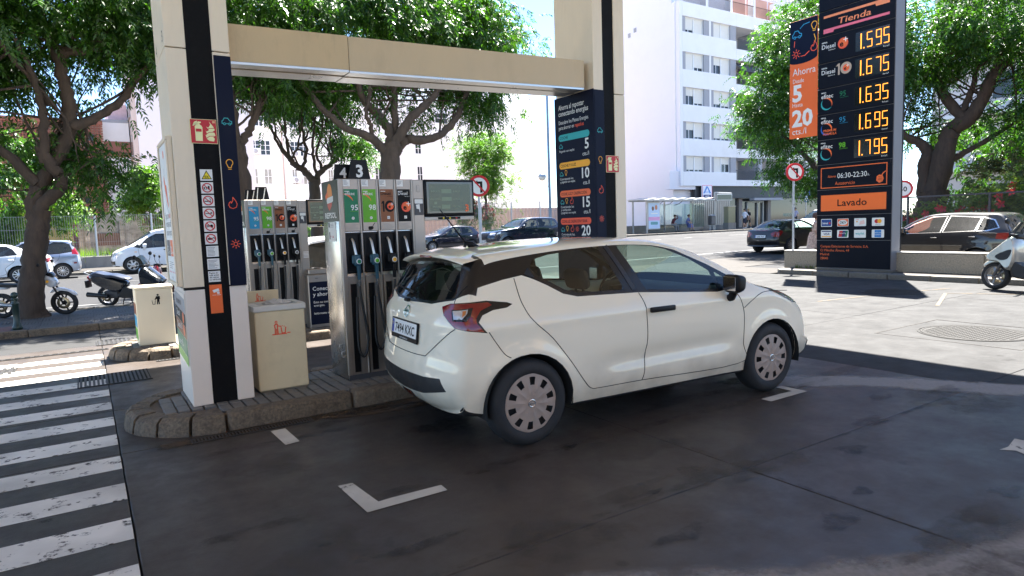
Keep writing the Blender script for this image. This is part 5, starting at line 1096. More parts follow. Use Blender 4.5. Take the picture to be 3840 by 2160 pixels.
RD = [(-.03, 1.205), (-.015, 1.03), (.04, .905), (.19, .765), (.34, .575), (.46, .41), (.525, .345), (.62, .335), (1.012, .335), (1.036, .41), (1.067, .66), (1.045, .91), (.93, 1.03), (.45, 1.04), (.22, 1.135), (.10, 1.19)]
FD = [(1.0, 1.02), (1.06, .90), (1.073, .66), (1.042, .41), (1.018, .335), (2.09, .318), (2.145, .49), (2.157, .765), (2.09, .92), (2.04, .985), (1.86, .96)]
TLr = [(-.70, 1.066), (-.56, 1.078), (-.30, 1.075), (-.28, 1.02), (-.345, .975), (-.365, .93), (-.30, .853), (-.42, .868), (-.70, .89)]
TLb = [(-.31, 1.076), (-.14, 1.052), (-.095, 1.036), (-.14, 1.014), (-.25, 1.004), (-.30, .99)]
MICRA = dict(sil=sil, plan=[(-.70, .735), (-.45, .79), (-.2, .832), (.2, .862), (.8, .87), (1.6, .87), (2.3, .868), (2.6, .858), (2.85, .83), (3.05, .785), (3.35, .69)], tumb=[(.15, -.06), (.25, -.035), (.34, -.012), (.45, -.002), (.6, 0), (.78, 0), (.90, -.010), (.98, -.034), (1.04, -.066), (1.2, -.135), (1.35, -.215), (1.45, -.275)], wb=2.525, r=.314, arch=.357, track=.758, tw=.20, rim='cap', extra=mex, k=8, ir=12, **{'if': 23}, ib=28, zb=1.0, seatz=.33, seatx=.98, dash=1.80,
  side=[('side_window', 'glass', RW), ('side_window', 'glass', FW), ('quarter_window', 'glass', FQ), ('window_surround', trimb, RO), ('window_surround', trimb, FO), ('rear_door', 'paint', RD), ('front_door', 'paint', FD)],
  rib=[('rear_window', 'rear', [(-.50, 1.318), (.50, 1.318), (.57, 1.21), (.61, 1.10), (.35, 1.05), (0, 1.038), (-.35, 1.05), (-.61, 1.10), (-.57, 1.21)], rearglass), ('window_surround', 'rear', [(-.95, 1.387), (.95, 1.387), (.95, 1.215), (.80, 1.19), (.70, 1.15), (.60, 1.085), (.35, 1.032), (0, 1.02), (-.35, 1.032), (-.60, 1.085), (-.70, 1.15), (-.80, 1.19), (-.95, 1.215)], trimb),
       ('bumper_insert', 'rear', [(-.60, .535), (-.4, .515), (0, .505), (.4, .515), (.60, .535), (.66, .43), (.35, .375), (0, .36), (-.35, .375), (-.66, .43)], M('bumper_black', (.012, .012, .013), .55, var=.15, vs=20)), ('fog_lamp', 'rear', [(-.07, .345), (.07, .345), (.05, .285), (-.05, .285)], redlens), ('diffuser', 'rear', [(-.11, .348), (.11, .348), (.15, .272), (-.15, .272)], black),
       ('windscreen', 'top', [(1.36, -.54), (1.36, .54), (2.31, .72), (2.31, -.72)], 'glass'), ('grille', 'front', [(-.35, .64), (.35, .64), (.25, .50), (-.25, .50)], black), ('bumper_intake', 'front', [(-.5, .40), (.5, .40), (.42, .30), (-.42, .30)], black)],
  seams=[('side', [(-.03, 1.20), (-.015, 1.03), (.04, .905), (.19, .765), (.34, .575), (.46, .41), (.525, .345), (.62, .335), (1.02, .333), (2.09, .318), (2.145, .49), (2.157, .765), (2.09, .92), (2.04, .98)]), ('side', [(1.03, 1.02), (1.06, .905), (1.07, .66), (1.04, .41), (1.015, .335)]), ('rear', [(-.72, .90), (-.43, .69), (-.34, .66), (0, .65), (.34, .66), (.43, .69), (.72, .90)]), ('rear', [(-.64, 1.055), (-.62, 1.10), (-.66, 1.2)]), ('side', [(-.30, .853), (-.2, .70), (-.15, .66)]), ('side', [(2.16, .80), (2.4, .915), (2.75, .905)])],
  handles=[(1.215, .882, .255, black)], mirror=(1.965, 1.03, 1.0), plates=[('rear', 0, .815, .52, .11, 0, '7494 KXC')])
hero_paint = carpaint('white_car_paint', (.86, .775, .60), .22)
nt, N, L = nodes_of(hero_paint); tc = N.new('ShaderNodeTexCoord'); sx_ = N.new('ShaderNodeSeparateXYZ'); L.new(tc.outputs['Object'], sx_.inputs[0])      # road dust on sills and bumper
mr = N.new('ShaderNodeMapRange'); mr.inputs[1].default_value = .62; mr.inputs[2].default_value = .22; L.new(sx_.outputs['Z'], mr.inputs[0]); nz = N.new('ShaderNodeTexNoise'); nz.inputs['Scale'].default_value = 5; nz.inputs['Detail'].default_value = 8; L.new(tc.outputs['Object'], nz.inputs['Vector'])
ml = N.new('ShaderNodeMath'); ml.operation = 'MULTIPLY'; L.new(mr.outputs[0], ml.inputs[0]); L.new(nz.outputs['Fac'], ml.inputs[1]); mx = N.new('ShaderNodeMix'); mx.data_type = 'RGBA'; L.new(ml.outputs[0], mx.inputs[0]); mx.inputs[6].default_value = (.86, .775, .60, 1); mx.inputs[7].default_value = (.22, .18, .13, 1); L.new(mx.outputs[2], N['Principled BSDF'].inputs['Base Color'])
HERO_LOC = (-.309, 5.30, 0); HERO_YAW = R(29.4)
hero, hf = make_car('hatchback_car', 'white five door hatchback parked at the near pump', 'car', MICRA, HERO_LOC, HERO_YAW, hero_paint, None, .045, black, carglass)
def rear_pl(y, z, off=.002, w=0, hgt=0):
    s, q = hf['s_of']('rear', [(y, z)]); p0 = Vector(hf['rib'](s, q)[0]); n0 = Vector(hf['rnrm'](s)[0]).normalized(); xa = Vector((0, -1, 0)); ya = n0.cross(xa).normalized(); return Pl(p0+n0*off, xa, ya)
# spoiler, wiper, third lamp, badge, model lettering, lamp detail, aerial, rear handle, seat belts pillars
m = MB(); xs = np.linspace(-.60, .60, 15); prof = [(-.20, .008), (-.33, -.006), (-.405, -.020), (-.412, -.030), (-.36, -.050), (-.30, -.055)]; vs = []; fs = []
for y in xs:
    e = (abs(y)/.60)**3
    for (x, dz) in prof: vs.append((x+.035*e*(x < -.25), y, 1.395+dz-.035*(y/.60)**2-.02*e+(.012 if x > -.25 else 0)))
for i in range(len(xs)-1):
    for k in range(len(prof)-1): a = i*len(prof)+k; fs.append((a, a+1, a+len(prof)+1, a+len(prof)))
m.add(vs, fs, 0, True); m.build('spoiler', hero_paint, hero)
bx('third_brake_lamp', redlens, hero, -.413, -.400, -.11, .11, 1.352, 1.368, .003)
m = MB(); pl = rear_pl(.02, 1.075, .012); m.tube([pl.p(0, 0), pl.p(-.18, .02), pl.p(-.36, .03)], [.012, .009, .005], 6); m.box(-.585, -.55, -.02, .06, 1.02, 1.045, 0, .008); m.build('rear_wiper', black, hero)
pl = rear_pl(0, .947, .004); p = Prn(); i = p.i(chrome); p.ring(pl, 0, 0, .036, .048, 1, i); p.prism(pl, [(-.058, -.010), (.058, -.010), (.058, .010), (-.058, .010)], 0, .006, i); p.text(pl, 'NISSAN', 0, -.006, .017, 6, p.i(black), 'c', maxw=.1, bold=.02); p.done('badge', hero)
pl = rear_pl(.47, .69, .003); p = Prn(); p.text(pl, 'MICRA', 0, 0, .038, 1, p.i(chrome), 'c', bold=.01); p.done('model_lettering', hero)
m = MB(); m.tube([(-.02, 0, 1.425), (-.05, 0, 1.44), (-.16, 0, 1.58), (-.27, 0, 1.72)], [.02, .010, .006, .004], 8); m.tube([(.05, 0, 1.405), (-.01, 0, 1.438), (-.06, 0, 1.445), (-.07, 0, 1.415)], [.02, .026, .02, .012], 8); m.build('roof_aerial', black, hero)
W_ = lambda x, z: float(hf['W'](np.array([x]), np.array([z]))[0])
for sgn in (-1, 1):                                                # clear reflector, its frame and the black upper blade of the tail lamp
    def side_patch(poly, off, mt, nm):
        q = resample(poly, .03); vv = [Vector(p) for p in q]; V, T, c = cdt(q, [], []); me = bpy.data.meshes.new(nm); me.from_pydata([(x, sgn*(W_(x, z)+off), z) for x, z in V], [], T.tolist()); me.materials.append(mt); put(nm, me, hero)
    side_patch([(.055, 1.225), (.10, 1.27), (.135, 1.195), (.10, 1.20)], .004, blacks, 'rear_door_handle')
    side_patch([(.83, 1.385), (.87, 1.40), (1.02, 1.045), (.975, 1.045)], .004, M('pillar_film', (.016, .016, .017), .35, var=.1), 'pillar_trim')
def decal(nm, poly, o, ux, nrm, mt, off, step=.02):
    """piece of trim lying on the body: outline given in the plane (ux, z) and laid onto the surface along -nrm, both sides of the car"""
    q = resample(poly, step); a = np.array(q); gx, gz = np.meshgrid(np.arange(a[:, 0].min(), a[:, 0].max(), step), np.arange(a[:, 1].min(), a[:, 1].max(), step)); g = np.stack([gx.ravel(), gz.ravel()], 1); g = g[inpoly(g, q)]; V, T, c = cdt(q, [tuple(x) for x in g], []); ux, nv, o = Vector(ux), Vector(nrm), Vector(o); out = []
    for w, z in V:
        loc, n, i, d = hf['bvh'].ray_cast(o+ux*w+Vector((0, 0, z))+nv*1.7, -nv)
        if loc is None: loc = o+ux*w+Vector((0, 0, z)); n = nv
        n = n if n.dot(nv) > 0 else -n; out.append(loc+n*off)
    for sgn in (1, -1): me = bpy.data.meshes.new(nm); me.from_pydata([(v.x, sgn*v.y, v.z) for v in out], [], T.tolist()); me.materials.append(mt); me.polygons.foreach_set('use_smooth', [True]*len(T)); put(nm, me, hero)
LF = ((0, 0, 0), (.837, -.546, 0), (-.546, -.837, 0))
decal('tail_lamp', [(-.143, 1.02), (-.075, 1.046), (.05, 1.058), (.176, 1.063), (.318, 1.041), (.354, 1.026), (.3175, 1.006), (.224, .997), (.1535, .968), (.1305, .924), (.188, .848), (.085, .866), (-.036, .888), (-.125, .966)], *LF, trimb, .002)
decal('tail_lamp_lens', [(-.14, 1.018), (-.075, 1.041), (.05, 1.050), (.19, 1.050), (.215, 1.03), (.14, .998), (.112, .95), (.12, .915), (.168, .856), (.085, .87), (-.034, .892), (-.12, .966)], *LF, redlens, .0045)
decal('lamp_divider', [(-.06, 1.004), (.09, 1.022), (.075, .965), (.05, .935), (-.05, .932)], *LF, trimb, .0055)
decal('reversing_lamp', [(-.05, .998), (.06, 1.012), (.055, .985), (.022, .948), (-.04, .945)], *LF, clearlens, .007)
decal('indicator_lamp', [(.025, 1.0), (.048, 1.004), (.043, .978), (.022, .962)], *LF, M('amber_lens', (.5, .16, .04), .15, coat=1.), .0085)
decal('head_lamp', [(2.46, .966), (2.62, .948), (2.80, .88), (2.95, .775), (2.85, .785), (2.70, .845), (2.563, .905)], (0, 0, 0), (1, 0, 0), (0, -1, 0), M('dark_head_lamp', (.10, .12, .14), .1, var=.4, vs=20, coat=1.), .003)
m = MB(); m.tube([(1.30, 0, 1.40), (1.40, 0, 1.36)], .012, 6); m.box(1.36, 1.40, -.11, .11, 1.30, 1.365, 0, .014, 2); m.tube([(1.40, 0, 1.31), (1.40, 0, 1.235)], .003, 5); m.ball((1.40, 0, 1.215), .022, 8, 6); m.build('rear_view_mirror', black, hero)
# ------------------------------------------------------------------ other cars
def offp(poly, d):
    a = np.array(poly); c = a.mean(0); v = a-c; return [tuple(c+x*(1+d/np.hypot(*x))) for x in v]
def basic(sil, wb, r, wins, zb, wid, ir, if_, ib, rear_glass, screen, tail, head, plate_r=None, plate_f=None, rim='spoke', spokes=9, rimmat=None, doors=(), handles=(), extra_rib=(), extra_side=(), seatz=.33, roofin=.25, mirror=None, surround=trimb, seatx=None, track=None, plan=None, tail_rear=None, head_front=None):
    x0 = min(p[0] for p in sil); x1 = max(p[0] for p in sil); h = wid/2
    side = [('side_window', 'glass', w) for w in wins]+[('tail_lamp', redlens, tail)]*(tail is not None)+[('head_lamp', clearlens, head)]*(head is not None)+list(extra_side)+[('window_surround', surround, offp(w, .03)) for w in wins]
    rb = []
    if tail_rear: rb += [('tail_lamp', 'rear', [(s*a, b) for a, b in tail_rear], redlens) for s in (-1, 1)]
    if head_front: rb += [('head_lamp', 'front', [(s*a, b) for a, b in head_front], clearlens) for s in (-1, 1)]
    if rear_glass: rb.append(('rear_window',)+rear_glass+('glass',))
    rb.append(('windscreen', 'top', screen, carglass)); rb += list(extra_rib)
    return dict(sil=sil, plan=plan or [(x0-.05, h*.86), (x0+.35, h*.94), (x0+.9, h*.99), ((x0+x1)/2, h), (x1-.9, h*.99), (x1-.4, h*.93), (x1+.05, h*.80)], tumb=[(.1, -.06), (.25, -.035), (.4, -.006), (.6, 0), (zb-.2, 0), (zb-.05, -.022), (zb+.05, -.06), (zb+.25, -.06-roofin*.45), (zb+.5, -.06-roofin)], wb=wb, r=r, rim=rim, spokes=spokes, rimmat=rimmat or alloy, k=5, ir=ir, **{'if': if_}, ib=ib, zb=zb, side=side, rib=rb, seams=[('side', d) for d in doors], handles=handles, gap=.005, plates=([('rear', 0, plate_r[0], .52, .11, 0, plate_r[1])] if plate_r else [])+([('front', 0, plate_f[0], .52, .11, 0, plate_f[1])] if plate_f else []), mirror=mirror, seatz=seatz, seatx=seatx or wb*.38, dash=wb*.72, track=track or h-.10)
# outline order: rear bottom, up the tail, roof, down the front, underside
HATCH = basic([(-.5, .24), (-.68, .33), (-.74, .52), (-.72, .75), (-.62, .95), (-.40, 1.20), (-.22, 1.36), (.2, 1.42), (.8, 1.44), (1.2, 1.40), (1.6, 1.24), (2.0, 1.02), (2.5, .93), (3.0, .84), (3.25, .70), (3.35, .50), (3.30, .30), (3.1, .23), (1.3, .20)], 2.535, .30, [[(-.14, 1.00), (-.02, 1.22), (.10, 1.30), (.55, 1.335), (.62, .955)], [(.70, .95), (.63, 1.335), (1.0, 1.33), (1.38, 1.17), (1.72, .965), (1.65, .925)]], .92, 1.70, 6, 13, 16, ('rear', [(-.52, 1.34), (.52, 1.34), (.60, 1.0), (-.60, 1.0)]), [(1.25, -.55), (1.25, .55), (1.97, .70), (1.97, -.70)], [(-.62, .92), (-.42, .92), (-.40, .70), (-.62, .68)], [(2.9, .80), (3.2, .72), (3.2, .60), (2.95, .66)], (.82, '4821 DKF'), rim='spoke', spokes=11, doors=[[(.66, .95), (.66, .30)], [(-.1, .98), (.05, .80), (.36, .55), (.5, .30), (2.05, .30), (2.08, .8), (1.75, .96)]], handles=[(.82, .80, .15, chrome), (-.02+.06, .82, .14, chrome)], extra_side=[('indicator', amber, [(2.42, .70), (2.50, .70), (2.50, .665), (2.42, .665)]), ('bumper_strip', black, [(-.1+.55, .52), (2.0, .52), (2.0, .44), (.55, .44)])], mirror=(1.72, .99, .9), head_front=[(.45, .74), (.66, .76), (.66, .60), (.5, .60)], extra_rib=[('grille', 'front', [(-.3, .74), (.3, .74), (.25, .62), (-.25, .62)], black)])
SUV = basic([(-.55, .32), (-.78, .42), (-.84, .62), (-.82, .90), (-.74, 1.10), (-.60, 1.34), (-.42, 1.58), (.1, 1.63), (.8, 1.645), (1.3, 1.60), (1.7, 1.42), (2.05, 1.19), (2.6, 1.12), (3.1, 1.05), (3.42, .92), (3.55, .70), (3.52, .45), (3.35, .32), (1.3, .28)], 2.70, .35, [[(-.42, 1.24), (-.30, 1.42), (-.05, 1.50), (.02, 1.17), (-.2, 1.18)], [(.08, 1.17), (.0, 1.50), (.70, 1.55), (.80, 1.14)], [(.88, 1.135), (.80, 1.55), (1.15, 1.53), (1.55, 1.36), (1.88, 1.15), (1.80, 1.11)]], 1.10, 1.86, 6, 13, 16, ('rear', [(-.58, 1.55), (.58, 1.55), (.66, 1.18), (-.66, 1.18)]), [(1.33, -.62), (1.33, .62), (2.02, .76), (2.02, -.76)], [(-.75, 1.12), (-.42, 1.10), (-.40, .96), (-.75, .92)], [(3.05, .98), (3.4, .93), (3.42, .84), (3.1, .88)], (.86, '3302 HJK'), (.52, '7712 LRM'), spokes=5, rimmat=alloy, doors=[[(.82, 1.12), (.84, .38)], [(.0, 1.15), (.1, .95), (.40, .65), (.5, .36), (2.1, .36), (2.14, 1.0), (1.9, 1.12)]], handles=[(1.0, .98, .17, 'paint'), (.1, 1.0, .16, 'paint')], extra_side=[('sill_cladding', black, [(.2, .46), (2.4, .44), (2.4, .28), (.2, .28)])], seatz=.5, mirror=(1.80, 1.19, 1.05), tail_rear=[(.62, 1.10), (.9, 1.12), (.9, .94), (.60, .98)], head_front=[(.42, .94), (.80, .97), (.80, .86), (.46, .84)], extra_rib=[('grille', 'front', [(-.36, .93), (.36, .93), (.34, .66), (-.34, .66)], black), ('lower_intake', 'front', [(-.6, .50), (.6, .50), (.55, .38), (-.55, .38)], black)])
MPV = basic([(-.45, .26), (-.62, .36), (-.68, .58), (-.66, .85), (-.60, 1.05), (-.46, 1.35), (-.34, 1.54), (.2, 1.60), (.8, 1.62), (1.3, 1.56), (1.75, 1.36), (2.15, 1.12), (2.6, 1.02), (3.0, .92), (3.25, .76), (3.38, .54), (3.32, .32), (3.1, .24), (1.3, .22)], 2.63, .31, [[(-.38, 1.10), (-.28, 1.40), (-.05, 1.47), (.22, 1.49), (.40, 1.40), (.50, 1.02), (.1, 1.05)], [(.58, 1.01), (.50, 1.48), (.95, 1.50), (1.0, .99)], [(1.08, .985), (1.04, 1.50), (1.3, 1.46), (1.70, 1.24), (1.95, 1.02), (1.9, .965)]], .98, 1.70, 6, 13, 16, ('rear', [(-.55, 1.50), (.55, 1.50), (.60, 1.08), (-.60, 1.08)]), [(1.36, -.58), (1.36, .58), (2.12, .72), (2.12, -.72)], [(-.62, 1.25), (-.36, 1.18), (-.36, 1.0), (-.62, .96)], [(2.8, .9), (3.15, .82), (3.2, .68), (2.9, .72)], (.75, '0613 CPT'), spokes=12, doors=[[(1.02, .99), (1.02, .32)], [(.05, 1.04), (.12, .8), (.36, .6), (.48, .32), (2.1, .32), (2.15, .85), (1.95, 1.0)]], handles=[(1.2, .85, .16, 'paint'), (.35, .88, .16, black)], extra_side=[('bumper_strip', black, [(.55, .56), (2.0, .56), (2.0, .50), (.55, .50)]), ('tail_lamp', redlens, [(-.60, .66), (-.40, .66), (-.40, .60), (-.60, .60)])], seatz=.42, mirror=(1.86, 1.02, .9), tail_rear=[(.52, 1.28), (.9, 1.28), (.9, 1.0), (.62, .98)])
VAN = basic([(-.95, .32), (-1.12, .42), (-1.16, .70), (-1.15, 1.10), (-1.12, 1.45), (-1.08, 1.70), (-.95, 1.87), (0, 1.92), (1.2, 1.925), (2.1, 1.88), (2.55, 1.70), (3.05, 1.36), (3.45, 1.13), (3.75, 1.0), (3.92, .85), (4.0, .60), (3.92, .36), (3.7, .26), (1.5, .24)], 3.2, .34, [[(1.78, 1.10), (1.80, 1.66), (2.2, 1.66), (2.55, 1.48), (2.86, 1.20), (2.80, 1.06)], [(2.88, 1.16), (2.95, 1.22), (3.1, 1.12), (2.88, 1.08)]], 1.12, 1.92, 6, 13, 16, None, [(2.4, -.66), (2.4, .66), (3.35, .80), (3.35, -.80)], [(-1.1, 1.3), (-.95, 1.3), (-.95, .9), (-1.1, .9)], [(3.5, .98), (3.82, .90), (3.9, .70), (3.62, .84)], None, (.52, '5540 GBX'), spokes=6, doors=[[(1.68, 1.6), (1.68, .34), (2.72, .34), (2.9, .7), (2.95, 1.05)], [(1.6, 1.6), (1.6, .36)]], handles=[(1.86, .96, .18, black)], seatz=.75, mirror=(2.70, 1.16, 1.25), extra_side=[('indicator', amber, [(3.0, .92), (3.1, .92), (3.1, .89), (3.0, .89)])], extra_rib=[('grille', 'front', [(-.4, .84), (.4, .84), (.36, .68), (-.36, .68)], black), ('lower_intake', 'front', [(-.8, .50), (.8, .50), (.75, .32), (-.75, .32)], black)], head_front=[(.48, .92), (.85, .95), (.9, .72), (.55, .76)], plan=[(-1.2, .92), (0, .96), (2.6, .955), (3.2, .93), (3.6, .88), (4.05, .74)])
SEDAN = basic([(-.8, .25), (-.98, .34), (-1.02, .55), (-1.0, .80), (-.93, .97), (-.72, 1.04), (-.50, 1.08), (-.15, 1.26), (.25, 1.42), (.85, 1.47), (1.3, 1.43), (1.7, 1.28), (2.1, 1.05), (2.6, .96), (3.05, .87), (3.3, .72), (3.4, .50), (3.34, .30), (3.1, .23), (1.3, .21)], 2.65, .31, [[(.02, 1.05), (.16, 1.25), (.32, 1.34), (.70, 1.375), (.76, 1.0)], [(.84, .99), (.78, 1.375), (1.15, 1.36), (1.5, 1.21), (1.82, 1.0), (1.76, .97)]], .98, 1.78, 6, 14, 17, ('top', [(-.42, -.55), (-.42, .55), (.16, .50), (.16, -.50)]), [(1.36, -.55), (1.36, .55), (2.05, .72), (2.05, -.72)], [(-.98, .96), (-.66, .93), (-.62, .82), (-.98, .74)], [(2.85, .84), (3.2, .76), (3.25, .64), (2.95, .68)], (.62, '9904 JVN'), spokes=10, doors=[[(.80, .98), (.82, .32)], [(.05, 1.0), (.12, .8), (.38, .58), (.5, .32), (2.06, .32), (2.1, .85), (1.85, .98)]], handles=[(1.0, .84, .17, 'paint'), (.2, .86, .16, 'paint')], mirror=(1.78, 1.03, .95), tail_rear=[(.48, .90), (.9, .94), (.9, .74), (.52, .76)])
COUPE = basic([(-.62, .25), (-.80, .34), (-.88, .52), (-.86, .72), (-.80, .92), (-.70, .99), (-.48, 1.02), (-.08, 1.22), (.28, 1.36), (.75, 1.39), (1.15, 1.355), (1.55, 1.20), (1.95, .99), (2.5, .90), (2.95, .80), (3.15, .66), (3.22, .48), (3.15, .30), (2.95, .23), (1.2, .20)], 2.54, .32, [[(.10, .97), (.28, 1.18), (.52, 1.26), (.58, .955)], [(.64, .95), (.58, 1.27), (.95, 1.28), (1.35, 1.12), (1.66, .95), (1.6, .915)]], .93, 1.75, 6, 14, 17, ('top', [(-.42, -.56), (-.42, .56), (.18, .50), (.18, -.50)]), [(1.2, -.54), (1.2, .54), (1.9, .70), (1.9, -.70)], [(-.86, .93), (-.54, .95), (-.46, .88), (-.62, .74), (-.86, .70)], [(2.6, .80), (2.98, .72), (3.0, .6), (2.75, .62)], (.70, '1600 FNY'), spokes=10, rimmat=alloyd, doors=[[(.30, .95), (.36, .7), (.50, .45), (.58, .32), (1.95, .31), (2.0, .75), (1.75, .93)]], handles=[(.66, .80, .17, 'paint')], mirror=(1.62, .98, .95), tail_rear=[(.46, .83), (.62, .93), (.9, .95), (.9, .68), (.52, .72)], extra_rib=[('bumper_strip', 'rear', [(-.9, .50), (.9, .50), (.9, .46), (-.9, .46)], black), ('brake_lamp', 'rear', [(-.30, .955), (.30, .955), (.30, .935), (-.30, .935)], redlens)])
KADJ = dict(SUV); KADJ['side'] = [(n, chrome if n == 'window_surround' else m, q) for n, m, q in SUV['side']]
kb = carpaint('black_car_paint', (.008, .008, .010), .2); nb = carpaint('navy_car_paint', (.012, .018, .035), .2, .3); nb2 = carpaint('dark_blue_car_paint', (.010, .013, .028), .22, .2); wp = carpaint('white_van_paint', (.72, .73, .74), .3); sp = carpaint('silver_car_paint', (.34, .38, .46), .28, .6); kp = carpaint('deep_black_car_paint', (.006, .006, .008), .15); bp = carpaint('blue_car_paint', (.012, .03, .10), .2, .2)
def park(name, label, cat, P, s, t, head, paintm, x_ref=0., dz=0., scale=1., **k):
    """put the car so that its local (x_ref, 0) lies at street position (s, t), heading given in degrees from +s"""
    a = TH+R(head); c = SW(s, t, zg(s, t)+dz)-Vector((math.cos(a)*x_ref*scale, math.sin(a)*x_ref*scale, 0)); r, f = make_car(name, label, cat, P, c, a, paintm, 'cars on the street', **k); r.scale = (scale,)*3; return r, f
park('convertible_car', 'black coupe convertible seen from behind at the street exit', 'car', COUPE, 23.75, 17.35, -2, kb, -.88, glass=carglass)
park('estate_car', 'black sport utility car with silver window trim behind the low granular wall', 'car', KADJ, 19.55, 6.55, 90, kp, -.84, -.10, .98)
park('hatchback_car', 'black older hatchback parked in front of the wire fence beside the pump display', 'car', HATCH, 15.45, 33.85, 180, nb2, 3.35, 0, 1.0, glass=carglass)
park('utility_car', 'dark blue sport utility car facing left beside the far pillar', 'car', SUV, 16.6, 28.0, 180, nb, 3.55, .06, 1.0, glass=carglass)
park('people_carrier', 'silver compact people carrier parked beside the ruined wall at far left', 'car', MPV, -.12, 33.5, 180, sp, -.68)
park('sedan_car', 'white saloon at the left picture edge behind the big tree trunk', 'car', SEDAN, -1.05, 30.9, 180, wp, -1.02, .05)
park('delivery_van', 'white delivery van facing left behind the black scooter', 'van', VAN, .95, 34.3, 180, wp, 4.0, .05)
park('hatchback_car', 'white car facing the viewer behind the black convertible', 'car', MPV, 29.5, 19.3, 182, wp, 3.38, .12, 1.02, glass=carglass)
park('estate_car', 'blue car glimpsed between the two pumps', 'car', HATCH, 10.2, 24.5, 180, bp, -.74, 0, 1.02)
park('utility_car', 'white car with dark windows waiting behind the far pump', 'car', MPV, 5.35, 12.3, 180, wp, -.68, -.12, 1.0)
# ================================================================== BUILDINGS, WALLS, FENCES
wallw = M('white_render_wall', (.80, .80, .80), .8, var=.04, vs=.4, stain=(.66, .64, .62), stain_s=.35, stain_a=.45); wallv = M('pale_render_wall', (.76, .75, .79), .8, var=.04, vs=.3, stain=(.64, .62, .64), stain_s=.3, stain_a=.4); greyp_ = M('grey_pier_render', (.33, .34, .37), .8, var=.05); shut = M('cream_roller_shutter', (.70, .69, .64), .6, var=.03); frameW = M('white_window_frame', (.75, .76, .77), .4, var=.02)
pane = M('dark_window_pane', (.03, .035, .04), .06, var=.3, vs=.6); panel_ = M('curtained_window_pane', (.30, .29, .26), .12, var=.5, vs=1.2); pinkw = M('salmon_render', (.52, .30, .24), .8, var=.06); railm = M('dark_railing', (.05, .05, .055), .5, var=.05)
def bld(name, label, s, t, z=0.): return thing(name, label, 'building', s, t, z)
A = bld('apartment_block', 'tall white apartment block with grey window piers and shops below', 46.0, 42.0); L_ = 32.0
tops = [(5.90, 7.35), (8.90, 10.42), (11.95, 13.5), (15.05, 16.6), (18.35, 19.72)]
bx('main_wall', wallv, A, 0.0, 7.84, .9, 17, 0, 24.5); bx('main_wall', wallw, A, 7.841, 15.299, 2.6, 17, 4.6, 24.5); bx('main_wall', wallv, A, 15.3, L_, .9, 17, 4.6, 24.5); bx('main_wall', wallv, A, 7.841, L_, .9, 17, 0, 4.599); bx('corner_wall', wallv, A, .0, .05, .0, .9, 4.6, 20.95)
bands = [(4.62, 5.90)]+[(tops[i][1], tops[i+1][0]) for i in range(4)]+[(19.72, 20.95)]
for k, (a, b) in enumerate(bands): bx('floor_band', wallw, A, .4, 7.838, 0, .899, a, b, .01); bx('floor_band', wallw, A, 7.842, 15.298, 0, 2.599, a, b-(.70 if k < 5 else 0), .01); bx('floor_band', wallw, A, 15.302, L_, 0, .899, a, b, .01)
bx('corner_strip', wallw, A, .051, .398, .02, .899, 4.62, 20.95)
def unit(s0):
    for (zb_, zt) in tops:
        for (a, b) in ((s0+.40, s0+.83), (s0+3.32, s0+4.0), (s0+4.23, s0+4.61), (s0+7.03, s0+7.84)): bx('pier', greyp_, A, a, b, .06, .898, zb_+.003, zt-.003)
        bx('pier', wallw, A, s0+4.003, s0+4.227, .02, .898, zb_+.002, zt-.002)
        for (a, b) in ((s0+.83, s0+3.32), (s0+4.61, s0+7.03)):
            w = MB(); c = (a+b)/2; w.box(a+.003, a+.06, .22, .30, zb_+.003, zt-.003); w.box(b-.06, b-.003, .22, .30, zb_+.003, zt-.003); w.box(c-.05, c+.05, .22, .30, zb_+.003, zt-.003); w.box(a+.06, b-.06, .22, .30, zt-.06, zt-.003); w.box(a+.06, b-.06, .22, .30, zb_+.003, zb_+.06); wo = w.build('window', frameW, A)
            for (p, q) in ((a+.06, c-.05), (c+.05, b-.06)):
                op = rnd.choice([0, 0, 0, .12, .2, .55]); zz = zb_+.06+(zt-zb_-.12)*op
                m = MB(); m.box(p, q, .29, .31, zz, zt-.06)
                for k in range(int((zt-.06-zz)/.11)): m.box(p+.002, q-.002, .284, .2899, zz+.02+.11*k, zz+.10+.11*k)
                m.build('shutter', shut, wo)
                if op > 0: m = MB(); m.box(p, q, .33, .34, zb_+.06, zz, 0); m.box((p+q)/2-.03, (p+q)/2+.03, .30, .33, zb_+.06, zz, 1); m.build('pane', [pane, frameW], wo)
for i in range(2):
    s0 = 0 if i == 0 else 15.3
    unit(s0)
for (zb_, zt) in tops:                                              # recessed balconies
    for (a, b) in ((7.84, 11.3), (11.9, 15.3)):
        bx('balcony_opening', pane, A, a+.5, b-.6, 2.55, 2.598, zb_-.68, zt-.25)
        r_ = MB(); r_.box(a, b, .03, .07, zb_+.22, zb_+.27); r_.box(a, b, .03, .07, zb_-.69, zb_-.65)
        for k in range(int((b-a)/.13)): r_.box(a+.06+.13*k, a+.085+.13*k, .035, .06, zb_-.65, zb_+.22)
        r_.build('railing', railm, A)
        if zb_ in (15.05, 8.90, 11.95): m = MB(); m.add([(a+.1, .7, zt-.05), (b-.1, .7, zt-.05), (b-.1, -.5, zt-.85), (a+.1, -.5, zt-.85), (b-.1, -.5, zt-1.1), (a+.1, -.5, zt-1.1)], [(0, 1, 2, 3), (3, 2, 4, 5)]); m.build('awning', M('dark_awning', (.05, .055, .075), .8, var=.2, vs=3, stretch=(4, .1, .1)), A)
    bx('pier', greyp_, A, 11.303, 11.897, .06, 2.598, zb_-.697, zt-.003)
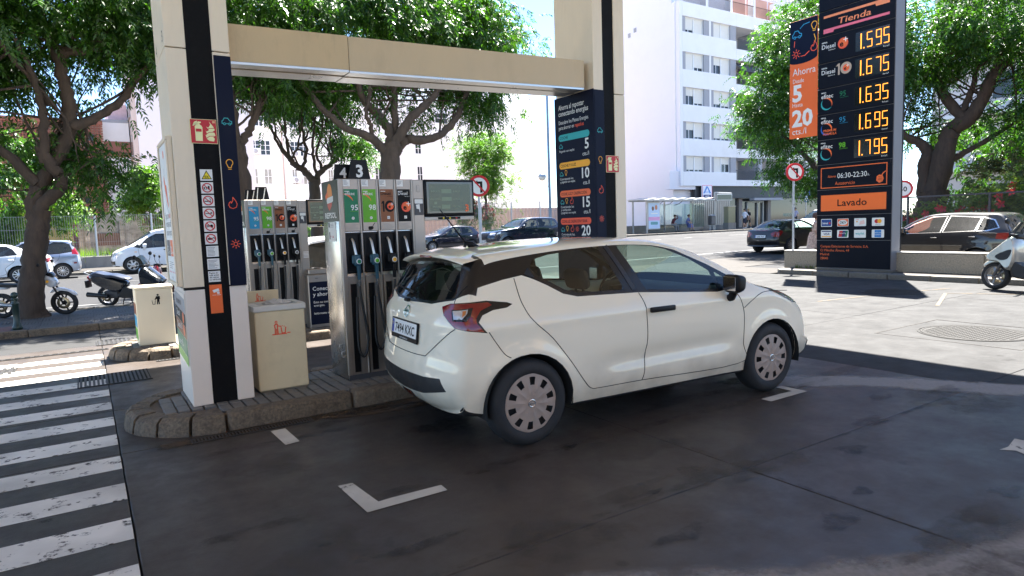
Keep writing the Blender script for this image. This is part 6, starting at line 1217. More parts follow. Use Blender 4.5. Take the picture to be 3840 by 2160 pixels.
for k in range(5):                                                  # roof terrace
    a = .7+3.45*k; bx('terrace_wall', pinkw, A, a, a+3.1, 1.2, 1.3, 20.96, 23.3); bx('terrace_post', wallw, A, a+3.11, a+3.44, .25, .898, 20.951, 22.9); r_ = MB(); r_.box(a, a+3.1, .20, .24, 22.0, 22.06)
    for q in range(22): r_.box(a+.05+.14*q, a+.075+.14*q, .205, .23, 20.952, 22.0)
    r_.build('railing', M('brown_railing', (.14, .08, .06), .6), A)
# ground floor shop
bx('shop_fascia', M('dark_fascia', (.025, .030, .036), .5, var=.05), A, 2.2, L_, .30, .62, 3.46, 4.62); bx('shop_pillar', M('stone_pillar', (.20, .18, .16), .7, var=.1), A, 9.0, 9.5, .62, .89, .5, 3.45); bx('shop_pillar', M('stone_pillar', (.2, .18, .16)), A, 13.6, 14.1, .62, .89, .5, 3.45); bx('shop_window', pane, A, 2.2, 32, .86, .899, .5, 3.45); bx('canopy_ledge', greyp_, A, 10.2, 14.9, -.3, .29, 3.2, 3.44)
m = MB()
for x in (10.4, 12.0, 12.9): m.box(x, x+.10, .70, .85, .6, 3.1)
m.box(10.4, 13.0, .70, .85, 3.0, 3.12); m.build('shop_door', M('pale_door_frame', (.35, .36, .34), .4), A)
p = Prn(); pl = Pl((16.6, .84, 1.5), (1, 0, 0), (0, 0, 1)); p.text(pl, 'FRESCOS', 0, 0, .45, 1, p.i(flat('pale_teal_print', (.45, .62, .58)))); p.done('window_lettering', A)
bx('side_block', wallv, A, -1.2, 2.19, .2, .88, 4.3, 5.95)
for (y, z) in ((5.4, 19.9), (6.2, 19.6)): bx('vent', greyp_, A, -.03, .0, y, y+.35, z-.3, z+.1)
m = MB(); m.tube([(-.04, .5, 5.9), (-.04, .5, 24)], .05, 6); m.build('drain_pipe', wallw, A)
def aldi(label, s, t, z, w, h):
    r, pl = sign('supermarket_sign', label, 'shop sign', s, t, z, 'n', w, h, .15, flat('sign_white', (.92, .92, .95))); p = Prn(); b1 = p.i(flat('sign_blue', (.15, .50, .80))); nv = p.i(flat('sign_navy', (.05, .12, .42))); p.stroke(pl, [(0.02, 0.02), (w-.02, .02), (w-.02, h-.02), (.02, h-.02)], .05, 1, p.i(pink), True)
    for k in range(3): d = .10*k; p.stroke(pl, [(.16+d*.8, .42*h), (w*.5-.03+d*.3-.05, h*.92-d*.6), (w*.5+.05, h*.92-d*.6)][:2], .055, 2+k*.2, b1); p.stroke(pl, [(w-.16-d*.8, .42*h), (w*.5+.03, h*.92-d*.6)], .055, 2+k*.2, b1)
    p.stroke(pl, [(.42, .5*h), (w-.42, .5*h)], .05, 2, b1); p.rect(pl, .12, .06*h, w-.12, .30*h, 2, nv); p.text(pl, 'ALDI', w*.5, .10*h, .26, 3, p.i(pwhite), 'c', bold=.03, maxw=w*.62); p.done('print', r)
aldi('white square shop sign with blue letter mark above the bus shelter', 48.8, 42.05, 3.4, 1.33, 1.28)
r = thing('shop_lettering', 'blue neon shop letters on the dark fascia behind the bus stop sign', 'shop sign', 65.6, 42.2, 3.55); p = Prn(); pl = Pl((0, 0, 0), (1, 0, 0), (0, 0, 1)); p.text(pl, 'ALDI', 0, 0, 1.3, 1, p.i(flat('neon_blue', (.20, .35, .90))), bold=.02); p.rect(pl, -.2, -.18, 4, -.08, 1, p.i(signred)); p.done('letters', r)

def win(par, s, y, z, w, h, nx, nz, mat=None, ac=None):
    o = MB(); f = .06; o.box(s, s+w, y-.01, y+.05, z, z+f); o.box(s, s+w, y-.01, y+.05, z+h-f, z+h); o.box(s, s+f, y-.01, y+.05, z+f, z+h-f); o.box(s+w-f, s+w, y-.01, y+.05, z+f, z+h-f)
    for i in range(1, nx): x = s+w*i/nx; o.box(x-.03, x+.03, y-.008, y+.05, z+f, z+h-f)
    for j in range(1, nz): q = z+h*j/nz; o.box(s+f, s+w-f, y-.006, y+.05, q-.025, q+.025)
    wo = o.build('window', frameW, par); bx('pane', mat or pane, wo, s+f, s+w-f, y+.051, y+.06, z+f, z+h-f); bx('sill', wallw, wo, s-.05, s+w+.05, y-.06, y-.011, z-.08, z)
def acunit(par, s, y, z):
    m = MB(); m.box(s, s+.9, y-.45, y-.08, z, z+.65, 0, .03); m.build('air_conditioner', frameW, par); m = MB(); m.M = Matrix.Translation((s+.38, y-.455, z+.33)) @ Matrix.Rotation(math.pi/2, 4, 'X'); m.lathe([(.0, .002), (.24, .002), (.25, -.01)], 16); m.build('fan_grille', greyp_, par)
Bd = bld('office_building', 'long white building with rows of framed windows beyond the street trees', 13.2, 75.6)
bx('wall', wallw, Bd, -1.2, 19, .062, 12, 0, 20)
for f_, z in enumerate((3.3, 6.95, 10.1, 13.2, 16.3)):
    for (s, w) in ((2.75, 2.1), (7.0, 1.9), (11.1, 1.9), (15.0, 1.9)):
        if f_ == 1: win(Bd, s, .0, z, .62, 1.7, 2, 2, panel_); win(Bd, s+1.25, .0, z, .85, 1.7, 2, 2, panel_)
        elif f_ == 0: win(Bd, s, .0, z, w, 1.7, 4, 3, pane)
        else: win(Bd, s, .0, z, w, 1.62, 4, 3, pane)
for (s, z) in ((2.8, 10.15), (4.1, 13.1), (7.1, 10.0), (6.95, 7.1), (8.0, 13.2)): acunit(Bd, s, 0, z)
m = MB(); m.tube([(6.1, -.06, 0), (6.1, -.06, 20)], .06, 6); m.build('drain_pipe', M('rusty_pipe', (.50, .36, .32), .7), Bd); bx('floor_ledge', wallw, Bd, -1.2, 19, -.06, .061, 6.0, 6.12)
Bc = bld('corner_building', 'plain white building with few windows and a roof terrace behind the centre tree', 32.4, 70)
bx('wall', wallw, Bc, -6.5, 18.5, .062, 14, 0, 16.2); bx('upper_wall', wallw, Bc, 1.5, 18.5, 3, 13.9, 16.2, 22); bx('side_strip', wallv, Bc, 16.9, 18.52, .03, .061, 0, 22); bx('terrace_wall', M('peach_wall', (.62, .47, .38), .8), Bc, -1.0, 1.4, .4, .6, 13.2, 16.1)
for (s, z, w, h) in ((.40, 10.1, .8, 1.25), (.55, 6.8, .7, 1.9), (3.1, 13.75, 1.7, 1.2), (-4.6, 10.1, .8, 1.5), (-4.6, 6.8, .8, 1.7), (16.5, 17.2, .35, .75)): win(Bc, s, 0, z, w, h, 2, 2)
r_ = MB(); r_.box(-.5, 1.4, .1, .14, 16.95, 17.0)
for q in range(14): r_.box(-.45+.13*q, -.42+.13*q, .1, .13, 16.2, 16.95)
r_.build('railing', galv, Bc); m = MB()
for x in (-.2, -1.0, 11.0): m.tube([(x, -.06, 0), (x, -.06, 16)], .05, 6)
m.build('drain_pipe', wallv, Bc)
# far left buildings
Lb = bld('brick_lattice_building', 'red brick block with an open lattice facade at far left', -10, 62); brickm = M('red_brick', (.26, .105, .075), .85, var=.2, vs=3)
bx('wall', M('lattice_backing', (.62, .50, .42), .9, var=.05), Lb, 0, 12, .25, 10, 0, 11); m = MB()
for k in range(60): m.box(0+.2*k, .075+.2*k, 0, .16, 0, 10.9)
for k in range(54): m.box(0, 12, .02, .14, .2*k+.06, .2*k+.13)
m.build('lattice', brickm, Lb)
for z in (2.9, 5.3, 8.0, 10.6): bx('floor_slab', brickm, Lb, 0, 12.02, -.05, .2, z, z+.35)
for (s, z) in ((10.4, 4.4), (11.1, 4.4), (10.4, 6.6), (11.0, 9.3)): bx('window', pane, Lb, s, s+.35, -.02, -.001, z, z+.5)
Wb = bld('white_brown_building', 'white block with a brown band beside the brick lattice', 2.02, 63); bx('wall', wallw, Wb, .0, 1.85, 0, 8, 0, 10.95); bx('brown_band', M('brown_render', (.30, .13, .10), .8, var=.05), Wb, -.01, 1.86, -.03, -.001, 8.2, 9.45); bx('grey_cap', greyp_, Wb, 0, 1.85, -.02, .5, 10.95, 11.2); bx('pink_upper', M('pink_render', (.62, .44, .46), .8), Wb, .5, 1.85, .6, 7, 11.2, 12.5)
Vb = bld('lavender_building', 'tall pale building with narrow window column behind the near pillar', 3.95, 60); bx('wall', wallv, Vb, .35, 9, 0, 14, 0, 20); bx('side_wall', M('peach_side_wall', (.66, .55, .50), .8, var=.04), Vb, .0, .349, .3, 14, 0, 14.2)
for z in (2.2, 5.2, 8.2, 11.3):
    for y in (1.0, 3.2, 5.4, 7.6): bx('window', panel_, Vb, -.03, -.001, y, y+1.4, z, z+1.6)
    bx('sill', greyp_, Vb, -.15, -.001, .8, 9.4, z-.15, z-.05)
Rb = bld('rear_building', 'pale building with balconies seen through the trees on the right', 44, -2); bx('wall', M('pale_pink_render', (.66, .60, .58), .8, var=.05), Rb, 0, 8, -6, 22, 0, 16)
for z in (1.6, 4.7, 7.8, 10.9):
    for k in range(6): bx('window', pane, Rb, -.03, -.001, -3+4*k, -1.2+4*k, z, z+1.4)
    bx('balcony_slab', white, Rb, -.9, -.031, -6, 21, z-.9, z-.7)
# ruined walls, fence and low wall on the far side
ruin = M('crumbling_plaster', (.34, .33, .34), .95, var=.5, vs=2.2, bump=.5, bs=5, stain=(.10, .075, .062), stain_s=1.3, stain_a=1., stretch=(1, 1, 1.6)); conc_w = M('weathered_concrete_wall', (.22, .21, .19), .9, var=.25, vs=1.5, stain=(.12, .11, .10), stain_s=1, stretch=(1, 1, .4))
def ruin_wall(label, s0, s1, t, h, mat, rough_top=.25, th=.4):
    o = thing('ruined_wall', label, 'wall', s0, t, 0); n = int((s1-s0)/.35); top = [h+rough_top*math.sin(i*1.7)*rnd.random()+rnd.uniform(-rough_top, rough_top)*.6 for i in range(n+1)]; m = MB(); vs = []
    for i in range(n+1): x = (s1-s0)*i/n; vs += [(x, 0, 0), (x, rnd.uniform(-.05, .05), top[i]), (x, th, top[i]), (x, th, 0)]
    fs = [(4*i+a, 4*i+a+1, 4*i+a+5, 4*i+a+4) for i in range(n) for a in range(3)]+[(0, 1, 2, 3), (4*n+3, 4*n+2, 4*n+1, 4*n)]; m.add(vs, fs); m.build('masonry', mat, o)
    return o
o = ruin_wall('crumbling grey plaster wall in the vacant lot behind the van', -.2, 9, 44.5, 2.95, ruin)
for k in range(5): bx('buttress', ruin, o, .3+1.7*k, .55+1.7*k, -.2, -.051, 0, 2.4+.2*(k % 2))
for (a, b, z0, z1) in ((.9, 2.1, 1.2, 1.9), (3.2, 4.6, 2.3, 2.7)): bx('fallen_render_patch', M('exposed_rubble', (.16, .10, .085), .95, var=.4, vs=3), o, a, b, -.08, -.052, z0, z1)
o = thing('panel_wall', 'yellowish concrete panel wall behind the big tree at far left', 'wall', -14, 43.5, 0)
for k in range(12): bx('panel', M('ochre_concrete', (.40, .33, .20), .9, var=.12, vs=1.2, stain=(.3, .24, .15), stain_s=2, stretch=(3, 1, .5)), o, 1.13*k, 1.12+1.13*k, 0, .12, 0, 2.45+.18*(k % 2))
o = thing('corrugated_fence', 'pale corrugated sheet fence behind the parked black cars', 'fence', 9, 47, .3); m = MB(); vs = []; n = 330
for i in range(n+1): x = 30*i/n; y = .04*(1 if (i//2) % 2 else -1); vs += [(x, y, 0), (x, y, 2.7)]
m.add(vs, [(2*i, 2*i+2, 2*i+3, 2*i+1) for i in range(n)]); m.build('sheet', M('pinkish_sheet', (.42, .36, .35), .7, var=.1, vs=1), o)
lw = thing('low_wall', 'low concrete wall under the wire fence along the far pavement', 'wall', 0, 39, 0)
for k in range(19):
    s = -12+3*k; bx('wall_block', conc_w, lw, s+.005, s+2.995, 0, .25, zg(s+1.5, 39)-.3, zg(s+1.5, 39)+.72, .015)
wf = thing('wire_fence', 'tall wire mesh fence on grey posts along the far pavement', 'fence', 0, 39.1, 0); wires = MB()
for k in range(20):
    s = -11.95+2.5*k; zb_ = zg(s, 39)+.72; q = MB(); q.tube([(s, 0, zb_-.2), (s+.02, 0, zb_+2.1)], .045, 6); q.build('post', galv, wf)
for i in range(560):
    s = -12+.1*i
    if s > 35.5: break
    zb_ = zg(s, 39)+.72; wires.add([(s, 0, zb_), (s+.014, 0, zb_), (s+.014, 0, zb_+2.05), (s, 0, zb_+2.05)], [(0, 1, 2, 3)])
for z in (0.03, .7, 1.4, 2.02):
    for k in range(12): s = -12+4*k; a = zg(s, 39)+.72+z; b = zg(s+4, 39)+.72+z; wires.add([(s, .01, a), (s+4, .01, b), (s+4, .01, b+.016), (s, .01, a+.016)], [(0, 1, 2, 3)])
tag(wires.build('wire_mesh', M('wire_grey', (.30, .30, .29), .6, metal=.3, var=.1), wf), kind='stuff')
# vacant lot ground, dry grass
lot = MB(); lot.add([SW(-30, 39.2, .25), SW(46, 39.2, .7), SW(46, 75, 1.2), SW(-30, 75, .6)], [(0, 1, 2, 3)]); lot.build('vacant_lot', M('lot_earth', (.27, .17, .10), .95, var=.3, vs=.5, bump=.5, bs=8, worldpos=True, stain=(.33, .25, .14), stain_s=.4), kind='structure')
def grass(name, label, s0, s1, t0, t1, n, hh, mat, seed, zf):
    g = np.random.default_rng(seed); s = g.uniform(s0, s1, n); t = g.uniform(t0, t1, n); a = g.uniform(0, math.pi, n); h_ = hh*g.uniform(.4, 1.2, n); w = .02; lean = g.normal(0, .25, (n, 2)); z = np.array([zf(x, y) for x, y in zip(s, t)]); x = s*E1[0]+t*E2[0]; y = s*E1[1]+t*E2[1]
    V = np.stack([np.stack([x-w*np.cos(a), y-w*np.sin(a), z], 1), np.stack([x+w*np.cos(a), y+w*np.sin(a), z], 1), np.stack([x+lean[:, 0]*h_, y+lean[:, 1]*h_, z+h_], 1)], 1).reshape(-1, 3); F_ = np.arange(3*n).reshape(-1, 3)
    me = bpy.data.meshes.new(name); me.from_pydata(V.tolist(), [], F_.tolist()); me.materials.append(mat); o = put(name, me); tag(o, label, name.replace('_', ' '), kind='stuff')
straw = leaf_mat('dry_straw', (.36, .26, .12), (.48, .36, .18), .2)
grass('dry_grass', 'dry yellow grass in the vacant lot behind the fence', 2, 46, 39.4, 44, 9000, .45, straw, 3, lambda s, t: .25+.006*(s+30))
grass('weeds', 'fresh green weeds at the foot of the ruined wall', -1.6, 2.6, 39.5, 41.5, 1500, .7, leaf_mat('weed_leaf', (.10, .17, .03), (.2, .28, .05)), 4, lambda s, t: .4)
grass('kerb_weeds', 'thin grass tufts growing beside the price sign foot', 16.5, 16.62, 10.3, 11.0, 22, .12, leaf_mat('dull_weed_leaf', (.06, .09, .02), (.12, .14, .04)), 5, lambda s, t: .12)
# planter wall by the price sign, side fence
aggr = M('exposed_aggregate', (.30, .26, .20), .9, var=.55, vs=55, bump=1., bs=70, stain=(.10, .085, .06), stain_s=28, stain_a=.8)
pw_ = thing('planter_wall', 'low exposed aggregate wall behind the price sign', 'wall', 16.62, -6, .11)
for k in range(7): bx('wall_block', aggr, pw_, 0, .30, 2.48*k+.004, 2.48*k+2.476, 0, .47, .02); bx('coping', M('pale_coping', (.42, .40, .36), .8, var=.1), pw_, -.01, .31, 2.48*k, 2.48*k+2.47, .471, .50, .008)
sf = thing('mesh_fence', 'dark chain link fence in front of the flowering hedge', 'fence', 24, -8, 0)
for k in range(10): q = MB(); q.box(-.03, .03, 2.45*k-.03, 2.45*k+.03, 0, 2.1); q.build('post', dgrey, sf)
bx('top_rail', dgrey, sf, -.02, .02, -.1, 22.1, 2.04, 2.09); m = MB()
for k in range(260):
    for sg in (1, -1):
        y = .085*k; y1 = y+sg*1.9
        if 0 <= y1 <= 22 and 0 <= y <= 22: m.add([(0, y, .12), (0, y+.011, .12), (0, y1+.011, 2.04), (0, y1, 2.04)], [(0, 1, 2, 3)])
tag(m.build('chain_link', M('dark_wire', (.06, .062, .06), .5, metal=.3), sf), kind='stuff')
gp = pave('garden_bed', 24.1, 44, -14, 16.5, .02, earth, .05)
# ================================================================== STREET FURNITURE
def round_sign(label, s, t, zb_, zc, r, kind, back=False, face=(0, -1), post=True, pr=.03):
    """round traffic sign facing street direction face"""
    g = thing('traffic_sign', label, 'traffic sign', s, t, zb_); rz = math.atan2(face[1], face[0])+math.pi/2; h = zc-zb_
    if post: q = MB(); q.cyl((0, .035, 0), (0, .035, h+r*.7), pr, n=10); q.build('post', galv, g)
    d = bpy.data.objects.new('disc_mount', None)
    bpy.data.objects.remove(d); M_ = Matrix.Rotation(rz, 4, 'Z'); X = M_ @ Vector((1, 0, 0)); N = M_ @ Vector((0, -1, 0)); pl = Pl(N*.02+Vector((0, 0, h)), X, (0, 0, 1))
    p = Prn(); n = 32; p.prism(pl, [(r*math.cos(2*math.pi*k/n), r*math.sin(2*math.pi*k/n)) for k in range(n)], -.03, 0, p.i(signred)); p.disc(pl, 0, 0, r*.76, 1, p.i(pwhite), 28)
    if kind == 'left': k = p.i(pblack); p.stroke(pl, [(r*.22, -r*.52), (r*.22, r*.30), (-r*.18, r*.30)], r*.22, 2, k); p.poly(pl, [(-r*.42, r*.30), (-r*.12, r*.52), (-r*.12, r*.08)], 2, k); p.stroke(pl, [(-r*.5, r*.58), (r*.5, -r*.58)], r*.15, 4, p.i(signred))
    else: p.text(pl, '50', 0, -r*.27, r*.78, 2, p.i(pblack), 'c', bold=.02)
    p.done('disc', g); return g
round_sign('no left turn sign on a grey post behind the pump display', 13.1, 22.3, zg(13, 22), 3.14, .42, 'left', face=(-.54, -.84), pr=.045)
round_sign('no left turn sign on a pale post in the planter by the price sign', 16.75, 11.12, .12, 2.78, .25, 'left', face=(-.55, -.83))
round_sign('round fifty speed limit sign peeking out right of the price sign', 21.2, 10.4, .0, 2.27, .27, '50', face=(-.8, -.6))
# bollard
b = thing('bollard', 'dark green cast iron bollard with ball top beside the big tree', 'bollard', -1.05, 13.8, .1); gm = M('dark_green_iron', (.012, .03, .026), .4, var=.2); q = MB(); q.lathe([(0, 0), (.075, 0), (.075, .05), (.06, .07), (.058, .10), (.048, .12), (.046, .42), (.058, .43), (.058, .45), (.046, .46), (.043, .50), (.05, .515), (.05, .53), (.02, .54)], 20); q.build('shaft', gm, b); q = MB(); q.ball((0, 0, .585), .055, 14, 10); q.build('ball', gm, b)
# lamp post with a globe
lp = thing('street_lamp', 'tall grey lamp post with a globe lamp on a side arm', 'street lamp', 26.9, 36.3, zg(26.9, 36)); q = MB(); q.tube([(0, 0, 0), (0, 0, 4), (0, 0, 11)], [.12, .10, .07], 10); q.build('pole', M('blue_grey_pole', (.20, .25, .30), .5, metal=.3, var=.1), lp); q = MB(); q.tube([(0, 0, 3.75), (-.25, -.05, 3.7), (-.32, -.05, 3.95), (-.36, -.05, 4.1)], .03, 6); q.build('arm', galv, lp); q = MB(); q.ball((-.62, -.05, 4.32), .27, 14, 10, 0, (1, 1, .9)); q.build('globe', M('globe_acrylic', (.72, .68, .60), .2, coat=.5), lp); q = MB(); q.lathe([(.28, 0), (.29, .03), (.20, .22), (0, .27)], 16, 0, Matrix.Translation((-.62, -.05, 4.33))); q.build('hood', galv, lp)
# bus shelter
bs = thing('bus_shelter', 'glass bus shelter with louvred roof and poster panel', 'bus shelter', 36.3, 36.7, zg(37, 36)+.10); shm = M('shelter_steel', (.36, .37, .37), .4, metal=.5)
for (x, y) in ((.1, 0), (.1, 1.5), (3.6, 1.5), (7.0, 1.5)): q = MB(); q.box(x-.05, x+.05, y-.05, y+.05, 0, 2.5); q.build('post', shm, bs)
for k in range(4): bx('glass_pane', glass_mat('shelter_glass', (.78, .86, .84), .0, .06), bs, 1.7+1.33*k, 2.99+1.33*k, 1.5, 1.515, .35, 2.3)
bx('glass_pane', glass_mat('shelter_glass', (.78, .86, .84), .0, .06), bs, 6.99, 7.005, .3, 1.45, .35, 2.3); q = MB(); q.box(-.4, 7.3, 1.40, 1.52, 2.5, 2.62); q.box(-.4, 7.3, -.55, -.45, 2.5, 2.58); q.build('roof_beam', shm, bs)
for k in range(7): x = -.4+1.09*k; m = MB(); m.add([(x, -.5, 2.60), (x+1.12, -.5, 2.72), (x+1.12, 1.6, 2.80), (x, 1.6, 2.66), (x, -.5, 2.57), (x+1.12, -.5, 2.69), (x+1.12, 1.6, 2.77), (x, 1.6, 2.63)], [(0, 1, 2, 3), (7, 6, 5, 4), (0, 4, 5, 1), (1, 5, 6, 2), (2, 6, 7, 3), (3, 7, 4, 0)]); m.build('roof_louvre', M('shelter_roof', (.40, .41, .40), .4, metal=.3, var=.1), bs)
for k in range(4): x = 1.5+1.1*k; q = MB(); q.tube([(x, 1.5, 2.2), (x, 1.0, 2.3), (x, .6, 2.55)], .025, 6); q.build('bracket', dgrey, bs)
q = MB(); q.box(.16, 1.52, -.06, .10, .30, 2.45, 0, .03); q.build('poster_box', shm, bs); p = Prn(); pl = Pl((.16, -.062, .30), (1, 0, 0), (0, 0, 1)); p.rect(pl, .08, .08, 1.28, 2.06, 1, p.i(flat('poster_sky', (.72, .82, .92)))); p.rect(pl, .08, .70, 1.28, .98, 2, p.i(flat('poster_pink', (.86, .62, .78)))); p.rrect(pl, .3, .38, 1.08, .60, .06, 2, p.i(flat('poster_teal', (.36, .60, .62)))); p.disc(pl, .55, 1.62, .13, 2, p.i(flat('poster_brown', (.42, .30, .26))), 14, .17); p.disc(pl, .90, 1.70, .14, 2, p.i(flat('poster_tan', (.72, .48, .36))), 14, .2); p.rect(pl, .35, 1.2, 1.05, 1.28, 2, p.i(pwhite)); p.done('poster', bs)
q = MB(); q.box(2.9, 6.5, .85, 1.25, .52, .56); q.build('bench_seat', dgrey, bs)
for x in (3.2, 4.7, 6.1): q = MB(); q.tube([(x, 1.05, 0), (x-.15, 1.05, .52)], .03, 6); q.build('bench_leg', dgrey, bs)
# stop display, bin, utility box, bus stop flag
st = thing('arrival_display', 'bus arrival display on a bent steel post right of the shelter', 'display', 44.1, 36.6, zg(44, 36)+.13); q = MB(); q.tube([(0, 0, 0), (0, 0, 3.1)], .06, 8); q.tube([(0, 0, 3.1), (2.1, 0, 3.05)], .05, 8); q.build('post', shm, st); bx('box', shm, st, .12, 2.1, -.12, .12, 2.42, 3.0, .02); bx('screen', M('matrix_screen', (.03, .05, .04), .2, var=.3, vs=9), st, .2, 2.02, -.125, -.1201, 2.50, 2.92)
lb_ = thing('street_bin', 'dark street litter bin on two legs beside the shelter', 'litter bin', 43.5, 36.4, zg(43, 36)+.13); q = MB(); q.box(-.26, .26, -.2, .2, .45, 1.2, 0, .05); q.build('body', dgrey, lb_); q = MB(); q.add([(-.27, -.21, 1.21), (.27, -.21, 1.21), (.27, .21, 1.21), (-.27, .21, 1.21), (0, 0, 1.33)], [(0, 1, 4), (1, 2, 4), (2, 3, 4), (3, 0, 4)]); q.build('lid', galv, lb_); q = MB(); q.box(-.24, -.2, -.02, .02, 0, .449); q.box(.2, .24, -.02, .02, 0, .449); q.build('leg', galv, lb_)
ub = thing('utility_cabinet', 'olive utility cabinet standing left of the walking couple', 'cabinet', 47.1, 37.6, zg(47, 37)+.13); bx('body', M('olive_cabinet', (.24, .23, .13), .6, var=.1), ub, 0, .95, 0, .5, .55, 1.95, .02); bx('plinth', conc_w, ub, -.03, .98, -.03, .53, 0, .549); bx('cap', M('cabinet_cap', (.45, .44, .36), .6), ub, -.04, .99, -.04, .54, 1.951, 2.0)
cf = thing('metal_hoarding', 'grey corrugated metal hoarding behind the arrival display', 'fence', 44.6, 39.6, zg(44, 39)); vs = []
for i in range(121): x = 5.2*i/120; vs += [(x, .03*(-1)**(i//3), .5), (x, .03*(-1)**(i//3), 2.7)]
m = MB(); m.add(vs, [(2*i, 2*i+2, 2*i+3, 2*i+1) for i in range(120)]); m.build('sheet', M('hoarding_sheet', (.30, .28, .26), .35, metal=.6, var=.15, vs=.6), cf); bx('base_wall', conc_w, cf, -.2, 5.4, -.1, .1, 0, .499)
bf = thing('bus_stop_flag', 'blue bus stop flag on a post at the right of the shop', 'traffic sign', 56.9, 36.6, zg(57, 36)+.13); q = MB(); q.tube([(0, 0, 0), (0, 0, 3.3)], .04, 6); q.build('post', galv, bf); r_ = Prn(); pl = Pl((-.28, -.05, 2.2), (1, 0, 0), (0, 0, 1)); r_.prism(pl, [(0, 0), (.56, 0), (.56, 1.05), (0, 1.05)], -.03, 0, r_.i(sblue)); r_.rect(pl, .07, .5, .49, .98, 1, r_.i(pwhite)); r_.rect(pl, .12, .62, .44, .86, 2, r_.i(pblack)); r_.rect(pl, .07, .08, .49, .40, 1, r_.i(pwhite)); r_.text(pl, 'BUS', .28, .18, .16, 2, r_.i(pblack), 'c'); r_.done('flag', bf)

# ================================================================== TWO-WHEELERS
def pillow(m, poly, w, y0=0., k=.8, mi=0, round_=True):
    P = crspline(poly, 4, True) if round_ else np.array(poly, float); c = P.mean(0); n = len(P); vs = []; lay = ((-.5, k), (-.42, .92), (-.22, 1.), (.22, 1.), (.42, .92), (.5, k))
    for f, sc in lay: vs += [(c[0]+(p[0]-c[0])*sc, y0+f*w, c[1]+(p[1]-c[1])*sc) for p in P]
    fs = [(i*n+j, i*n+(j+1) % n, (i+1)*n+(j+1) % n, (i+1)*n+j) for i in range(len(lay)-1) for j in range(n)]; m.add(vs, fs, mi, True); m.add(vs[:n], [list(range(n))[::-1]], mi); m.add(vs[-n:], [list(range(n))], mi); return m
def bike_wheel(root, x, r, w, rimmat, spokes=5, disc=True):
    wo = bpy.data.objects.new('wheel', None); COL.objects.link(wo); wo.parent = root; wo.location = (x, 0, r); T = Matrix.Rotation(math.pi/2, 4, 'X'); m = MB(); m.lathe([(r*.70, -w*.4), (r*.86, -w*.5), (r*.97, -w*.3), (r, 0), (r*.97, w*.3), (r*.86, w*.5), (r*.70, w*.4)], 32, 0, T); m.build('tyre', tyrem, wo)
    m = MB(); m.lathe([(r*.72, -w*.36), (r*.66, -w*.3), (r*.66, w*.3), (r*.72, w*.36)], 28, 0, T); m.lathe([(0, w*.45), (r*.16, w*.45), (r*.16, -w*.45), (0, -w*.45)], 14, 0, T)
    for k in range(spokes): m.M = T @ Matrix.Rotation(2*math.pi*k/spokes, 4, 'Z'); m.box(r*.1, r*.68, -.014, .014, -.014, .014); m.M = None
    m.build('rim', rimmat, wo)
    if disc: m = MB(); m.lathe([(r*.26, w*.6), (r*.48, w*.6), (r*.48, w*.6-.004), (r*.26, w*.6-.004)], 26, 0, T); m.build('brake_disc', M('brake_disc_steel', (.45, .36, .22), .35, metal=.9), wo)
def bike_root(name, label, s, t, head, z=0., lean=4):
    o = thing(name, label, 'motorbike' if name == 'motorbike' else 'scooter', s, t, z, group='parked two-wheelers'); o.rotation_euler = (R(lean), 0, TH+R(head)); return o
